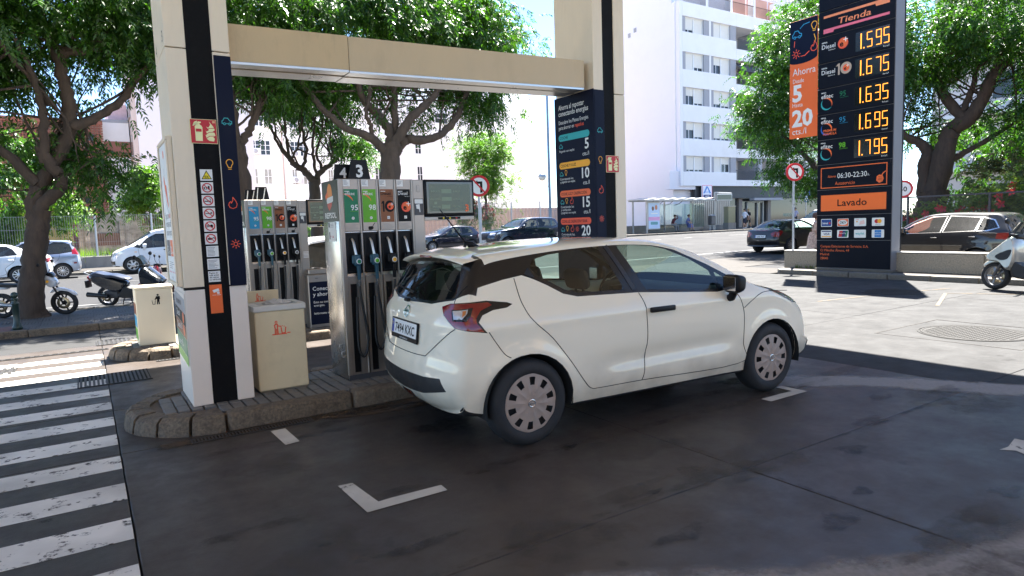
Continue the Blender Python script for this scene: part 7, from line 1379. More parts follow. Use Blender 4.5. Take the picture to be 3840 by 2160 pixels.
def scooter(label, s, t, head, bodym, accent, seatmat, wb=1.34, screen=True, z=0., lean=4, sc=1.):
    g = bike_root('motor_scooter', label, s, t, head, z, lean); g.scale = (sc,)*3; r = .27
    bike_wheel(g, 0, r, .13, alloyd, 5); bike_wheel(g, wb, r, .12, alloyd, 5)
    m = MB(); pillow(m, [(-.38, .78), (-.30, .88), (-.05, .84), (.40, .70), (.58, .60), (.50, .42), (.28, .40), (.05, .46), (-.20, .58)], .30); m.build('rear_body', bodym, g)
    m = MB(); pillow(m, [(-.36, .86), (-.20, .93), (.10, .86), (.32, .84), (.62, .74), (.64, .68), (.35, .76), (.0, .79), (-.30, .81)], .30); m.build('seat', seatmat, g)
    m = MB(); pillow(m, [(.40, .40), (.55, .55), (.80, .48), (1.02, .56), (1.08, .36), (.95, .24), (.45, .22), (.30, .30)], .34); m.build('floor_tunnel', accent, g)
    m = MB(); pillow(m, [(.98, .95), (1.08, 1.04), (1.30, .86), (1.52, .66), (1.46, .56), (1.26, .52), (1.10, .38), (1.0, .45), (.96, .70)], .42); m.build('front_apron', bodym, g)
    m = MB(); pillow(m, [(1.0, .80), (1.2, .74), (1.34, .64), (1.22, .56), (1.06, .60)], .44); m.build('apron_panel', accent, g)
    m = MB(); pillow(m, [(1.08, .44), (1.18, .56), (1.36, .60), (1.56, .54), (1.62, .44), (1.50, .52), (1.34, .54), (1.20, .50)], .15); m.build('front_mudguard', bodym, g)
    for sg in (-1, 1): q = MB(); pillow(q, [(1.30, .78), (1.44, .70), (1.50, .64), (1.38, .64), (1.28, .70)], .03, sg*.16); q.build('head_lamp', clearlens, g); q = MB(); q.cyl((wb-.14, sg*.08, .55), (wb, sg*.08, r), .025, n=8); q.build('fork_leg', dgrey, g)
    m = MB(); m.tube([(.98, -.36, 1.06), (1.02, -.2, 1.06), (1.06, 0, 1.02), (1.02, .2, 1.06), (.98, .36, 1.06)], .014, 8); m.box(.98, 1.14, -.13, .13, .98, 1.08, 0, .03, 2); m.build('handlebar', black, g)
    for sg in (-1, 1):
        q = MB(); q.cyl((.98, sg*.26, 1.06), (.98, sg*.38, 1.06), .02, n=8); q.tube([(1.02, sg*.26, 1.07), (1.06, sg*.31, 1.20), (1.05, sg*.34, 1.27)], .006, 6); q.build('grip', blacks, g); q = MB(); q.ball((1.05, sg*.36, 1.31), .07, 12, 8, 0, (.35, 1.1, .75)); q.build('mirror', black, g)
    if screen: m = MB(); vs = []; fs = []; n = 8
    if screen:
        for i in range(n+1):
            a = (i/n-.5)*1.4
            for (zz, xx) in ((.98, 1.16), (1.15, 1.10), (1.32, 1.00)): vs.append((xx-.10*(1-math.cos(a)), .20*math.sin(a)/math.sin(.7)*(.9 if zz > 1.2 else 1), zz-.05*abs(a)))
        for i in range(n): fs += [(3*i+k, 3*i+k+1, 3*i+k+4, 3*i+k+3) for k in range(2)]
        m.add(vs, fs, 0, True); m.build('windscreen', darkglass, g)
    m = MB(); m.cyl((-.42, -.17, .36), (.10, -.17, .30), .065, .05, 12); m.build('exhaust', M('exhaust_dark', (.04, .04, .042), .4, metal=.6), g); m = MB(); m.box(-.05, .34, -.10, .10, .22, .42, 0, .03); m.build('engine', dgrey, g)
    m = MB(); pillow(m, [(-.34, .70), (-.42, .80), (-.36, .82), (-.28, .74)], .24); m.build('tail_lamp', redlens, g); m = MB(); m.tube([(.50, .12, .25), (.48, .22, .02), (.40, .24, .01)], .012, 6); m.tube([(.50, -.12, .25), (.46, -.2, .02)], .012, 6); m.build('stand', black, g)
    m = MB(); m.tube([(-.30, -.14, .86), (-.46, -.12, .93), (-.46, .12, .93), (-.30, .14, .86)], .014, 6); m.build('grab_rail', M('grab_rail_grey', (.16, .17, .19), .4), g); m = MB(); m.box(-.50, -.44, -.09, .09, .52, .70); m.build('mudflap', black, g)
    return g
scooter('black maxi scooter parked at the kerb behind the small bin', .40, 18.0, -34, M('dark_blue_scooter_paint', (.010, .014, .022), .25, coat=1.), M('dark_scooter_panel', (.012, .012, .014), .5), M('blue_black_seat', (.02, .028, .05), .35, var=.1), lean=6, sc=.90)
scooter('red scooter with grey seat half hidden behind the near pillar', 2.35, 18.25, 165, M('red_scooter_paint', (.28, .008, .014), .25, coat=1.), M('red_scooter_panel', (.05, .01, .012), .4), M('grey_seat', (.34, .32, .30), .7), wb=1.25, screen=False, sc=.85)
scooter('silver beige maxi scooter cut by the right picture edge', 14.62, 4.18, 79, M('champagne_scooter_paint', (.40, .38, .33), .22, metal=.35, coat=1.), M('dark_scooter_panel', (.012, .012, .014), .5), M('black_seat', (.02, .02, .02), .5), screen=True, lean=5, wb=1.38)
g = bike_root('motorbike', 'white naked motorbike half hidden behind the big tree trunk', -1.42, 16.15, -20, .1, 5); g.scale = (.82,)*3; wpm = M('white_bike_paint', (.62, .63, .66), .25, coat=1.); bike_wheel(g, 0, .30, .12, black, 5); bike_wheel(g, 1.32, .30, .10, black, 5)
m = MB(); pillow(m, [(.40, .80), (.62, .94), (.90, .95), (1.0, .84), (.86, .72), (.55, .72)], .26); m.build('tank', wpm, g); m = MB(); pillow(m, [(-.25, .86), (.0, .84), (.40, .80), (.48, .74), (.2, .74), (-.22, .80)], .24); m.build('seat', blacks, g); m = MB(); pillow(m, [(-.30, .90), (.1, .80), (.2, .70), (-.05, .72)], .18); m.build('tail', wpm, g)
m = MB(); pillow(m, [(.98, .98), (1.10, .98), (1.22, .84), (1.20, .72), (1.08, .70), (.98, .82)], .26); m.build('fairing', wpm, g); m = MB(); pillow(m, [(1.12, .90), (1.22, .86), (1.25, .76), (1.16, .76)], .16); m.build('head_lamp', clearlens, g); m = MB(); pillow(m, [(1.02, 1.02), (1.12, 1.06), (1.20, .95), (1.10, .96)], .22); m.build('fly_screen', trimb, g); m = MB(); pillow(m, [(1.05, .56), (1.15, .66), (1.34, .66), (1.56, .56), (1.62, .46), (1.5, .56), (1.32, .61), (1.18, .60)], .13); m.build('mudguard', wpm, g)
m = MB(); m.box(.40, .85, -.14, .14, .26, .62, 0, .05, 2); m.build('engine', dgrey, g); m = MB(); m.tube([(.9, 0, .88), (.62, 0, .66), (.30, 0, .55), (0, 0, .30)], .03, 8); m.tube([(.0, .09, .30), (.45, .09, .36)], .022, 6); m.build('frame', black, g)
for sg in (-1, 1): q = MB(); q.cyl((1.06, sg*.09, .95), (1.32, sg*.09, .30), .022, n=8); q.build('fork_leg', black, g); q = MB(); q.tube([(1.0, sg*.32, 1.10), (1.02, sg*.36, 1.24)], .006, 6); q.ball((1.02, sg*.37, 1.28), .06, 10, 8, 0, (.35, 1.15, .7)); q.build('mirror', black, g); q = MB(); q.ball((1.10, sg*.22, .86), .035, 8, 6); q.build('indicator', amber, g)
m = MB(); m.tube([(.95, -.38, 1.08), (1.02, -.15, 1.06), (1.04, 0, 1.02), (1.02, .15, 1.06), (.95, .38, 1.08)], .014, 6); m.build('handlebar', black, g); m = MB(); m.cyl((-.20, -.14, .38), (.35, -.14, .30), .05, .04, 12); m.build('exhaust', galv, g)

# ================================================================== PEOPLE
skin = M('skin', (.42, .25, .17), .55, var=.08, vs=12)
def person(label, s, t, z, rz, J, mats, hair, hat=None, group='people on the far pavement'):
    """J: joint -> (x fwd, y left, z); one continuous skinned body, zones coloured by nearest bone"""
    g = thing('person', label, 'person', s, t, z, rz, group)
    rad = dict(pelvis=.135, waist=.125, chest=.15, neckb=.075, neck=.055, chin=.07, head=.098, crown=.085)
    bm = bmesh.new(); lay = bm.verts.layers.skin.verify(); V = {}; segs = []
    def v(n, p, r): q = bm.verts.new(p); q[lay].radius = (r, r); V[n] = q
    for n in ('pelvis', 'waist', 'chest', 'neckb', 'neck', 'chin', 'head', 'crown'): v(n, J[n], rad[n])
    for sd in ('l', 'r'):
        for n, r in (('hip', .10), ('knee', .062), ('ankle', .04), ('heel', .04), ('toe', .035), ('shoulder', .065), ('elbow', .042), ('wrist', .028), ('palm', .036)): v(n+sd, J[n+sd], r)
    E_ = [('pelvis', 'waist', 1), ('waist', 'chest', 1), ('chest', 'neckb', 1), ('neckb', 'neck', 0), ('neck', 'chin', 0), ('chin', 'head', 0), ('head', 'crown', 0)]
    for sd in ('l', 'r'): E_ += [('pelvis', 'hip'+sd, 2), ('hip'+sd, 'knee'+sd, 2), ('knee'+sd, 'ankle'+sd, 3), ('ankle'+sd, 'heel'+sd, 4), ('heel'+sd, 'toe'+sd, 4), ('chest', 'shoulder'+sd, 1), ('shoulder'+sd, 'elbow'+sd, 5), ('elbow'+sd, 'wrist'+sd, 6), ('wrist'+sd, 'palm'+sd, 0)]
    for a, b, k in E_: bm.edges.new((V[a], V[b])); segs.append((J[a], J[b], k))
    V['pelvis'][lay].use_root = True
    for sd in ('l', 'r'):                                           # five fingers, thumb from the side of the palm
        w_, p_ = Vector(J['wrist'+sd]), Vector(J['palm'+sd]); d = (p_-w_).normalized(); sx = d.cross(Vector((0, 1, 0)) if abs(d.y) < .9 else Vector((1, 0, 0))).normalized()
        for k, (off, l) in enumerate(((-.027, .055), (-.009, .072), (.009, .078), (.027, .068), (-.04, .045))):
            a = p_+sx*off+d*(.0 if k < 4 else -.03); b = a+d*l*.55+sx*(off*.2 if k < 4 else -.02); c = b+d*l*.4+Vector((0, 0, -.012)); prev = None
            for i, q in enumerate((a, b, c)):
                x = bm.verts.new(q); x[lay].radius = (.0095-.001*i,)*2; x[lay].use_root = (i == 0)
                if prev is not None: bm.edges.new((prev, x))
                prev = x
            segs.append((tuple(a), tuple(c), 0))
    me = bpy.data.meshes.new('skeleton'); bm.to_mesh(me); bm.free(); o = bpy.data.objects.new('body_build', me); COL.objects.link(o)
    o.modifiers.new('skin', 'SKIN').use_smooth_shade = True; o.modifiers.new('sub', 'SUBSURF').levels = 1
    dg = bpy.context.evaluated_depsgraph_get(); dg.update(); out = bpy.data.meshes.new_from_object(o.evaluated_get(dg)); bpy.data.objects.remove(o); out.name = 'body'
    out.materials.clear()
    for m_ in mats: out.materials.append(m_)
    c = np.zeros(len(out.polygons)*3); out.polygons.foreach_get('center', c); c = c.reshape(-1, 3); best = np.full(len(c), 9.); kk = np.zeros(len(c), int)
    for a, b, k in segs:
        a = np.array(a, float); d = np.array(b, float)-a; u = np.clip(((c-a)@d)/max(1e-9, d@d), 0, 1); dist = np.linalg.norm(c-(a+u[:, None]*d), axis=1)-(.03 if k == 1 else 0); w = dist < best; best[w] = dist[w]; kk[w] = k
    out.polygons.foreach_set('material_index', kk); out.polygons.foreach_set('use_smooth', [True]*len(kk)); put('body', out, g)
    h = Vector(J['head']); m = MB(); m.ball((h.x-.018, h.y, h.z+.035), .118, 14, 10, 0, (1.0, .92, 1.0)); m.v = [(x, y, max(zz, h.z+.0+(.05 if x > h.x+.05 else -.05))) for x, y, zz in m.v]; m.build('hair', hair, g)
    m = MB(); m.ball((h.x+.105, h.y, h.z-.02), .016, 6, 5); m.ball((h.x+.02, h.y+.092, h.z-.015), .022, 6, 5, 0, (.6, .4, 1)); m.ball((h.x+.02, h.y-.092, h.z-.015), .022, 6, 5, 0, (.6, .4, 1))
    for sg in (-1, 1): m.ball((h.x+.088, h.y+sg*.034, h.z+.012), .011, 6, 5, 1)
    m.box(h.x+.085, h.x+.098, h.y-.022, h.y+.022, h.z-.062, h.z-.052, 2); m.build('face', [skin, pblack, M('lips', (.35, .12, .1), .5)], g)
    return g
def J_stand(walk=0., H=1.72, arm=0.):
    k = H/1.72; z = lambda q: q*k; w = walk
    return dict(pelvis=(0, 0, z(.95)), waist=(0, 0, z(1.12)), chest=(.01, 0, z(1.32)), neckb=(.01, 0, z(1.44)), neck=(.02, 0, z(1.49)), chin=(.035, 0, z(1.55)), head=(.03, 0, z(1.62)), crown=(.02, 0, z(1.67)),
        hipl=(0, .09, z(.90)), kneel=(.08+.18*w, .10, z(.49)), anklel=(.28*w, .10, z(.09)), heell=(.28*w-.03, .10, z(.045)), toel=(.28*w+.15, .11, z(.035)), hipr=(0, -.09, z(.90)), kneer=(.06-.04*w, -.10, z(.50)), ankler=(-.34*w, -.10, z(.09+.06*abs(w))), heelr=(-.34*w-.04, -.10, z(.05+.06*abs(w))), toer=(-.34*w+.13, -.11, z(.035)),
        shoulderl=(0, .17, z(1.38)), elbowl=(-.05-.12*w, .23, z(1.12)), wristl=(.05-.16*w+.1*arm, .24, z(.90)), palml=(.08-.17*w+.1*arm, .24, z(.83)), shoulderr=(0, -.17, z(1.38)), elbowr=(-.04+.10*w, -.23, z(1.12)), wristr=(.08+.2*w, -.23, z(.91)), palmr=(.12+.22*w, -.23, z(.85)))
def J_sit(hand_up=False, lean=.1):
    d = dict(pelvis=(0, 0, .58), waist=(.02, 0, .74), chest=(.06+lean, 0, .95), neckb=(.08+lean, 0, 1.07), neck=(.10+lean, 0, 1.12), chin=(.12+lean, 0, 1.17), head=(.12+lean, 0, 1.24), crown=(.11+lean, 0, 1.29), shoulderl=(.05+lean, .17, 1.01), shoulderr=(.05+lean, -.17, 1.01))
    for sd, y in (('l', 1), ('r', -1)):
        d.update({'hip'+sd: (.06, .10*y, .56), 'knee'+sd: (.46, .13*y, .52), 'ankle'+sd: (.46+.04*y, .13*y, .09), 'heel'+sd: (.43+.04*y, .13*y, .05), 'toe'+sd: (.60+.04*y, .14*y, .035), 'elbow'+sd: (.10+lean, .26*y, .80), 'wrist'+sd: (.32, .12*y, .70), 'palm'+sd: (.39, .08*y, .68)})
    if hand_up: d.update(elbowl=(.26+lean, .24, 1.10), wristl=(.20+lean, .12, 1.30), palml=(.16+lean, .06, 1.33))
    return d
cl = lambda n, c: M(n, c, .85, var=.12, vs=14)
hr = M('dark_hair', (.02, .015, .012), .7, var=.2, vs=30); hg = M('blond_hair', (.30, .22, .10), .7, var=.2, vs=30); hb = M('brown_hair', (.06, .03, .02), .7, var=.2, vs=30)
zf = zg(40, 36)+.13
shoe = cl('dark_shoe', (.02, .02, .022)); wsh = cl('white_shoe', (.6, .6, .6))
mar = cl('maroon_jumper', (.08, .012, .025)); gj = cl('grey_jeans', (.22, .23, .25)); person('person in a maroon top and grey jeans seated in the shelter, hand raised', 40.3, 37.75, zf, R(-80), J_sit(True, .16), [skin, mar, gj, gj, shoe, mar, mar], hr)
bd = M('blue_patterned_dress', (.10, .13, .34), .85, var=.5, vs=18); g = person('person in a blue patterned dress seated at the right end of the shelter bench', 42.05, 37.75, zf, R(-70), J_sit(False, .05), [skin, bd, bd, skin, shoe, bd, skin], hb); m = MB(); m.lathe([(.16, .60), (.22, .52), (.26, .30)], 14, 0, Matrix.Translation((.28, 0, 0))); m.build('skirt', bd, g)
wt = cl('white_shirt', (.66, .68, .74)); bs_ = cl('navy_shorts', (.015, .02, .04)); person('walking person in a white shirt and dark shorts next to the utility cabinet', 48.4, 36.9, zf, R(180), J_stand(1., 1.70), [skin, wt, bs_, skin, wsh, wt, skin], hr)
bk = cl('black_shirt', (.014, .014, .016)); person('walking person in black clothes with light hair beside the one in white', 49.3, 37.2, zf, R(180), J_stand(-.8, 1.70), [skin, bk, bk, skin, wsh, bk, skin], hg)
lb2 = cl('pale_blue_shirt', (.30, .32, .45)); dk = cl('dark_trousers', (.02, .02, .025)); person('person in a pale blue shirt standing under the bus stop flag', 56.2, 37.2, zf, R(200), J_stand(0, 1.68, 1.), [skin, lb2, dk, dk, shoe, lb2, skin], hr)
fl = M('floral_fabric', (.50, .36, .27), .85, var=.6, vs=16); g = person('person in a floral dress just left of the price sign edge', 20.85, 13.05, .0, R(-60), J_stand(.3, 1.60), [skin, fl, fl, skin, shoe, fl, skin], hb); m = MB(); m.lathe([(.17, 1.0), (.23, .82), (.28, .45)], 16); m.build('skirt', fl, g)
# ================================================================== TREES AND SHRUBS
bark = M('rough_bark', (.062, .043, .031), .95, var=.4, vs=5, bump=1., bs=22, stretch=(1.6, 1.6, .35), stain=(.026, .018, .014), stain_s=6, stain_a=.7); barkg = M('grey_bark', (.080, .060, .046), .95, var=.35, vs=5, bump=.9, bs=24, stretch=(1.6, 1.6, .4), stain=(.034, .025, .02), stain_s=6, stain_a=.6)
leafA = leaf_mat('glossy_street_leaf', (.016, .056, .009), (.062, .140, .017), .40, .36); leafB = leaf_mat('fresh_compound_leaf', (.05, .115, .018), (.11, .20, .030), .42, .45); leafC = leaf_mat('mid_green_leaf', (.018, .060, .010), (.064, .142, .020), .40, .38); leafH = leaf_mat('hedge_leaf', (.08, .14, .025), (.22, .27, .06), .35, .4)
def sprays(crowns, total, seed, clump=.36, L=.36, leaf=.125, wid=.040, per=12, droop=.55, clumps_per=52, shell=.45):
    """leaf sprays gathered in clumps inside ellipsoids; every leaflet is its own small face"""
    g = np.random.default_rng(seed); vol = np.array([c[3]*c[4]*c[5] for c in crowns]); cnt = np.maximum(1, (total*vol**.8/np.sum(vol**.8)).astype(int)); P = []; O = []
    for c, n in zip(crowns, cnt):
        nc = max(3, n//clumps_per); d = g.normal(size=(nc, 3)); d /= np.linalg.norm(d, axis=1)[:, None]; r = g.uniform(shell**3, 1, nc)**(1/3); cc = d*r[:, None]*np.array(c[3:6])+np.array(c[:3])
        k = g.integers(0, nc, n); csz = clump*g.uniform(.55, 1.35, nc); p = cc[k]+g.normal(size=(n, 3))*csz[k][:, None]*np.array([1, 1, .75]); P.append(p); o = (p-np.array(c[:3]))/np.array(c[3:6]); O.append(o/(np.linalg.norm(o, axis=1)[:, None]+1e-6))
    P = np.vstack(P); O = np.vstack(O); n = len(P)
    ax = O*.7+g.normal(size=(n, 3))*.6; ax[:, 2] -= droop; ax /= np.linalg.norm(ax, axis=1)[:, None]
    up = np.array([0, 0, 1.])+g.normal(size=(n, 3))*.35; sd = np.cross(ax, up); sd /= np.linalg.norm(sd, axis=1)[:, None]+1e-9; nm = np.cross(sd, ax)
    Ls = L*g.uniform(.6, 1.25, n); V = []
    for j in range(per):
        f = (j//2+.6)/(per/2+.3); sg = 1 if j % 2 else -1
        base = P+ax*(Ls*f)[:, None]-nm*0+np.array([0, 0, -1.])*(Ls*f*f*.35)[:, None]
        dr = ax*.55+sd*sg*(.85+g.normal(0, .15, n))[:, None]+nm*g.normal(0, .25, n)[:, None]; dr[:, 2] -= .35; dr /= np.linalg.norm(dr, axis=1)[:, None]
        wv = np.cross(dr, nm+g.normal(size=(n, 3))*.45); wv /= np.linalg.norm(wv, axis=1)[:, None]+1e-9; l = leaf*g.uniform(.65, 1.2, n); w = wid*g.uniform(.7, 1.2, n)
        a = base; b = base+dr*(l*.45)[:, None]+wv*(w*.5)[:, None]; c_ = base+dr*l[:, None]+np.array([0, 0, -1.])*(l*.18)[:, None]; d_ = base+dr*(l*.45)[:, None]-wv*(w*.5)[:, None]; V.append(np.stack([a, b, c_, d_], 1))
    V = np.concatenate(V).reshape(-1, 3); return V
def quads(name, V, mat, parent):
    n = len(V)//4; me = bpy.data.meshes.new(name); me.vertices.add(4*n); me.vertices.foreach_set('co', V.astype(np.float32).ravel()); me.loops.add(4*n); me.loops.foreach_set('vertex_index', np.arange(4*n, dtype=np.int32)); me.polygons.add(n); me.polygons.foreach_set('loop_start', np.arange(0, 4*n, 4, dtype=np.int32)); me.update(calc_edges=True); me.materials.append(mat); return put(name, me, parent)
def limb(m, pts, r0, r1, n=10, wob=.03, seed=0):
    P = crspline(pts, 6); k = len(P); g = random.Random(seed); Q = []; rr = []
    for i, p in enumerate(P):
        f = i/(k-1); Q.append((p[0]+g.uniform(-wob, wob)*(0 < i < k-1), p[1]+g.uniform(-wob, wob)*(0 < i < k-1), p[2])); rr.append((r0+(r1-r0)*f)*(1+g.uniform(-.07, .07)))
    o = len(m.v); m.tube(Q, rr, n)
    for i in range(k):
        for j in range(n):
            f = 1+.07*math.sin(2.6*j+.5*math.sin(i*.9))+.05*math.sin(i*1.3+j*1.9+seed)+g.uniform(-.035, .035); v = m.v[o+i*n+j]; m.v[o+i*n+j] = tuple(Q[i][q]+(v[q]-Q[i][q])*f for q in range(3))
    return P
def tree(label, s, t, z, trunk, limbs, crowns, leafm, total, seed, barkm=bark, twigs=26, tw_r=.022, cat='tree', name='street_tree', group='street trees', **kw):
    """trunk and limbs: lists of (points, r0, r1) in metres round the foot; crowns: ellipsoids (x, y, z, rx, ry, rz)"""
    g = thing(name, label, cat, s, t, z, group=group); rg = random.Random(seed); m = MB(); allp = []
    for i, (pts, a, b) in enumerate(trunk): limb(m, pts, a, b, 18, .02, seed+i)
    if trunk: m.build('trunk', barkm, g)
    for i, (pts, a, b) in enumerate(limbs):
        q = MB(); P = limb(q, pts, a, b, 9, .03, seed+20+i); q.build('limb', barkm, g); allp += [p for p in P[len(P)//3:]]
    if twigs and allp:
        q = MB()
        for i in range(twigs):
            st_ = allp[rg.randrange(len(allp))]; c = crowns[rg.randrange(len(crowns))]; e = [c[k]+rg.uniform(-.7, .7)*c[3+k] for k in range(3)]; d = math.dist(st_, e)
            if d > 3.4: e = [st_[k]+(e[k]-st_[k])*3.4/d for k in range(3)]
            mid = [(st_[k]+e[k])/2+rg.uniform(-.2, .2) for k in range(3)]; limb(q, [tuple(st_), mid, e], tw_r*1.5, tw_r*.35, 5, .02, seed+i)
        tag(q.build('twigs', barkm, g), kind='stuff')
    quads("crown", sprays(crowns, total, seed, **kw), leafm, g); return g
# left tree: leaning double trunk, knee to the right, big limbs
tree('big leaning street tree with a thick furrowed trunk beside the green bollard', -.95, 15.7, .1,
  [([(0, 0, -.05), (.02, 0, .4), (.10, 0, 1.0), (.20, 0, 1.6), (.30, 0, 2.05)], .225, .17), ([(-.16, .05, -.05), (-.1, 0, .12), (0, 0, .3)], .13, .12), ([(.2, 0, -.05), (.12, 0, .15), (.05, 0, .4)], .12, .11)],
  [([(.28, 0, 1.9), (.36, -.02, 2.2), (.62, -.05, 2.45), (.70, -.05, 2.65), (.50, -.05, 3.0), (.40, 0, 3.25)], .13, .10), ([(.22, 0, 1.8), (.22, .1, 2.3), (.40, .15, 2.7), (.85, .1, 3.5), (.95, 0, 4.1), (.88, 0, 4.6), (.83, 0, 5.05)], .15, .10), ([(.83, 0, 5.0), (1.0, 0, 5.15), (1.3, 0, 5.2), (1.9, .3, 5.9)], .12, .05), ([(.83, 0, 4.95), (.6, .2, 5.8), (.4, .3, 6.8)], .11, .04), ([(1.0, -.1, 3.7), (1.3, 0, 3.85), (1.8, .1, 4.25), (2.15, .2, 4.75), (2.7, .4, 5.5)], .10, .05), ([(.45, 0, 3.0), (.5, -.1, 3.9), (.45, -.3, 4.4), (.2, -.4, 5.2)], .10, .04), ([(.3, .1, 2.6), (-.3, .2, 3.3), (-1.2, .3, 4.0), (-2.2, .2, 4.8)], .11, .04), ([(.6, 0, 4.1), (.3, -.3, 4.6), (-.4, -.5, 5.6)], .06, .03)],
  [(-1.6, .5, 6.4, 3.4, 2.2, 1.7), (1.5, .8, 6.5, 2.2, 1.9, 1.2), (2.6, .9, 5.6, .8, .8, .6), (-2.6, .5, 3.9, 1.2, 1.0, .9), (-.1, .3, 5.3, .6, .6, .6), (1.25, .1, 3.2, .45, .5, .55), (1.3, .2, 2.75, .35, .4, .35), (-1.2, 1.2, 3.0, .9, .9, .6), (.1, .8, 3.6, .7, .6, .6), (-1.9, .6, 4.4, 1.3, 1.0, .9), (-.7, .9, 5.0, 1.2, .9, .8), (-3.2, .3, 5.0, 1.4, 1.2, 1.2), (1.0, .9, 4.6, .5, .4, .35)], leafA, 13000, 3, clump=.34)
# tree behind the near pillar
tree('street tree whose trunk shows just right of the near pillar', 3.1, 16.1, .1, [([(0, 0, -.05), (.02, 0, 1.2), (.08, 0, 2.2), (.05, 0, 3.0), (.02, 0, 3.5)], .24, .15)],
  [([(.02, 0, 3.4), (0, 0, 4.2), (-.05, .1, 5.2)], .13, .05), ([(.05, 0, 3.5), (.3, 0, 3.85), (.5, 0, 4.25), (.65, 0, 4.9), (.9, .1, 5.8)], .10, .04)], [(.2, .6, 6.7, 2.4, 2.0, 1.4), (.9, .2, 5.0, .6, .5, .4), (-.3, .5, 5.2, .7, .7, .5), (1.6, .4, 5.6, .8, .8, .6)], leafA, 4600, 7, clump=.32)
# centre tree above the pump
tree('wide branching street tree rising behind the near pump number board', 6.8, 16.1, .1, [([(0, 0, -.05), (-.03, 0, 1.2), (-.03, 0, 2.4), (.03, 0, 3.2), (.10, 0, 3.65)], .27, .24)],
  [([(.18, 0, 3.5), (.5, 0, 3.80), (.95, -.05, 3.80), (1.5, -.1, 3.98), (2.0, 0, 4.45), (2.35, .1, 4.95), (2.8, .2, 5.8)], .15, .06), ([(-.05, 0, 3.4), (-.35, 0, 3.72), (-.75, -.05, 3.90), (-1.15, -.1, 4.0), (-1.6, 0, 4.4), (-1.95, .1, 4.85), (-2.4, .2, 5.6)], .13, .05), ([(.05, 0, 3.5), (.08, .05, 3.95), (-.15, .1, 4.35), (-.55, .1, 4.75), (-.72, .1, 5.3), (-.8, .1, 6.2)], .14, .06), ([(.1, .05, 3.6), (.24, .1, 4.2), (.28, .1, 5.0), (.3, .1, 6.4)], .13, .06), ([(.1, -.1, 3.6), (.45, -.2, 4.2), (.95, -.2, 4.65), (1.25, -.1, 4.9), (1.65, 0, 5.4), (2.0, .2, 6.4)], .14, .06), ([(-.38, 0, 3.72), (-.5, -.1, 4.1), (-.62, -.15, 4.4), (-.45, -.1, 5.0), (-.35, 0, 5.4)], .065, .04)],
  [(-.2, 1.0, 7.2, 3.7, 2.2, 1.5), (2.7, .9, 6.8, 1.9, 1.7, 1.1), (2.85, .2, 4.75, .55, .5, .75), (-1.5, .9, 5.5, 1.0, .6, .5), (1.15, .8, 4.8, .4, .4, .35), (-.2, .9, 5.0, .6, .4, .5), (2.5, .8, 5.6, .6, .6, .4), (3.4, .4, 5.3, .45, .5, .5), (.6, .9, 5.9, .8, .6, .5)], leafA, 10500, 12, barkg, clump=.34)
# pollarded tree
tree('pollarded tree with many upright shoots left of the pump number board', 6.05, 20.3, .08, [([(0, 0, -.1), (.02, 0, 1.5), (.03, 0, 2.8), (.05, 0, 3.15)], .19, .15)],
  [([(.03, 0, 3.0), (-.25, 0, 3.35), (-.5, 0, 3.5), (-.68, 0, 3.75)], .12, .08), ([(.05, 0, 3.05), (.3, 0, 3.38), (.55, 0, 3.55), (.78, 0, 3.75)], .10, .06), ([(-.6, 0, 3.6), (-.9, 0, 4.0), (-1.15, 0, 4.6), (-1.22, 0, 5.4)], .055, .03), ([(-.65, 0, 3.7), (-.7, .1, 4.3), (-.68, .1, 5.0), (-.6, .1, 5.6)], .05, .025), ([(-.3, 0, 3.45), (-.15, 0, 3.9), (-.22, 0, 4.5), (-.2, 0, 5.3)], .055, .03), ([(-.62, 0, 3.7), (-.35, 0, 4.2), (-.28, .1, 4.9)], .04, .02), ([(.12, 0, 3.3), (.05, 0, 3.75), (.1, 0, 4.5), (.2, 0, 5.4)], .055, .03), ([(.3, 0, 3.4), (.2, .1, 3.9), (.4, .1, 4.6), (.45, .1, 5.3)], .045, .025), ([(.7, 0, 3.7), (.6, 0, 4.2), (.7, .1, 5.0)], .04, .02), ([(-.68, 0, 3.78), (-1.0, .1, 4.4), (-1.0, .1, 5.3)], .04, .02)],
  [(-.2, .6, 6.5, 2.0, 1.6, .9), (.95, -.1, 4.3, .55, .5, .55), (-.5, .8, 5.6, .9, .7, .4), (.6, .6, 5.2, .6, .6, .5), (1.35, 0, 3.95, .42, .45, .33)], leafC, 2900, 21, barkg, clump=.3, twigs=10)
# young trees in the vacant lot
for (lab, s, t, h, r, seed, n) in (('young bright green tree in front of the ruined wall left of the near pillar', 3.2, 42.2, 4.9, 1.0, 31, 1500), ('young tree with feathery leaves beside the lamp post behind the fence', 25.3, 42.2, 8.2, 2.6, 33, 2600)):
    k = h/5
    tree(lab, s, t, .5, [([(0, 0, -.2), (.02, 0, 1.0*k), (.05, 0, 1.9*k)], .07*k, .05*k)], [([(.05, 0, 1.8*k), (-.3*k, 0, 2.6*k), (-.6*k, .1, 3.3*k)], .045*k, .02), ([(.05, 0, 1.9*k), (.25*k, .1, 2.7*k), (.4*k, .1, 3.6*k)], .045*k, .02), ([(.05, 0, 1.9*k), (.0, -.2, 2.9*k), (-.1, -.2, 4.0*k)], .04*k, .02)], [(-.6*k, 0, 2.75*k, r*.6, r*.6, .45*k), (.4*k, 0, 3.0*k, r*.75, r*.7, .6*k), (-.05*k, 0, 3.9*k, r*.8, r*.8, .7*k), (.45*k, 0, 4.25*k, r*.5, r*.5, .4*k), (-.45*k, 0, 4.3*k, r*.4, r*.4, .3*k), (.5*k, 0, 2.1*k, r*.4, r*.4, .35*k)], leafB, n, seed, barkg, twigs=14, tw_r=.018, name='young_tree', group='young trees in the vacant lot', clump=.24 if k < 1.2 else .42, L=.42, leaf=.16, wid=.055, droop=.1, per=12)
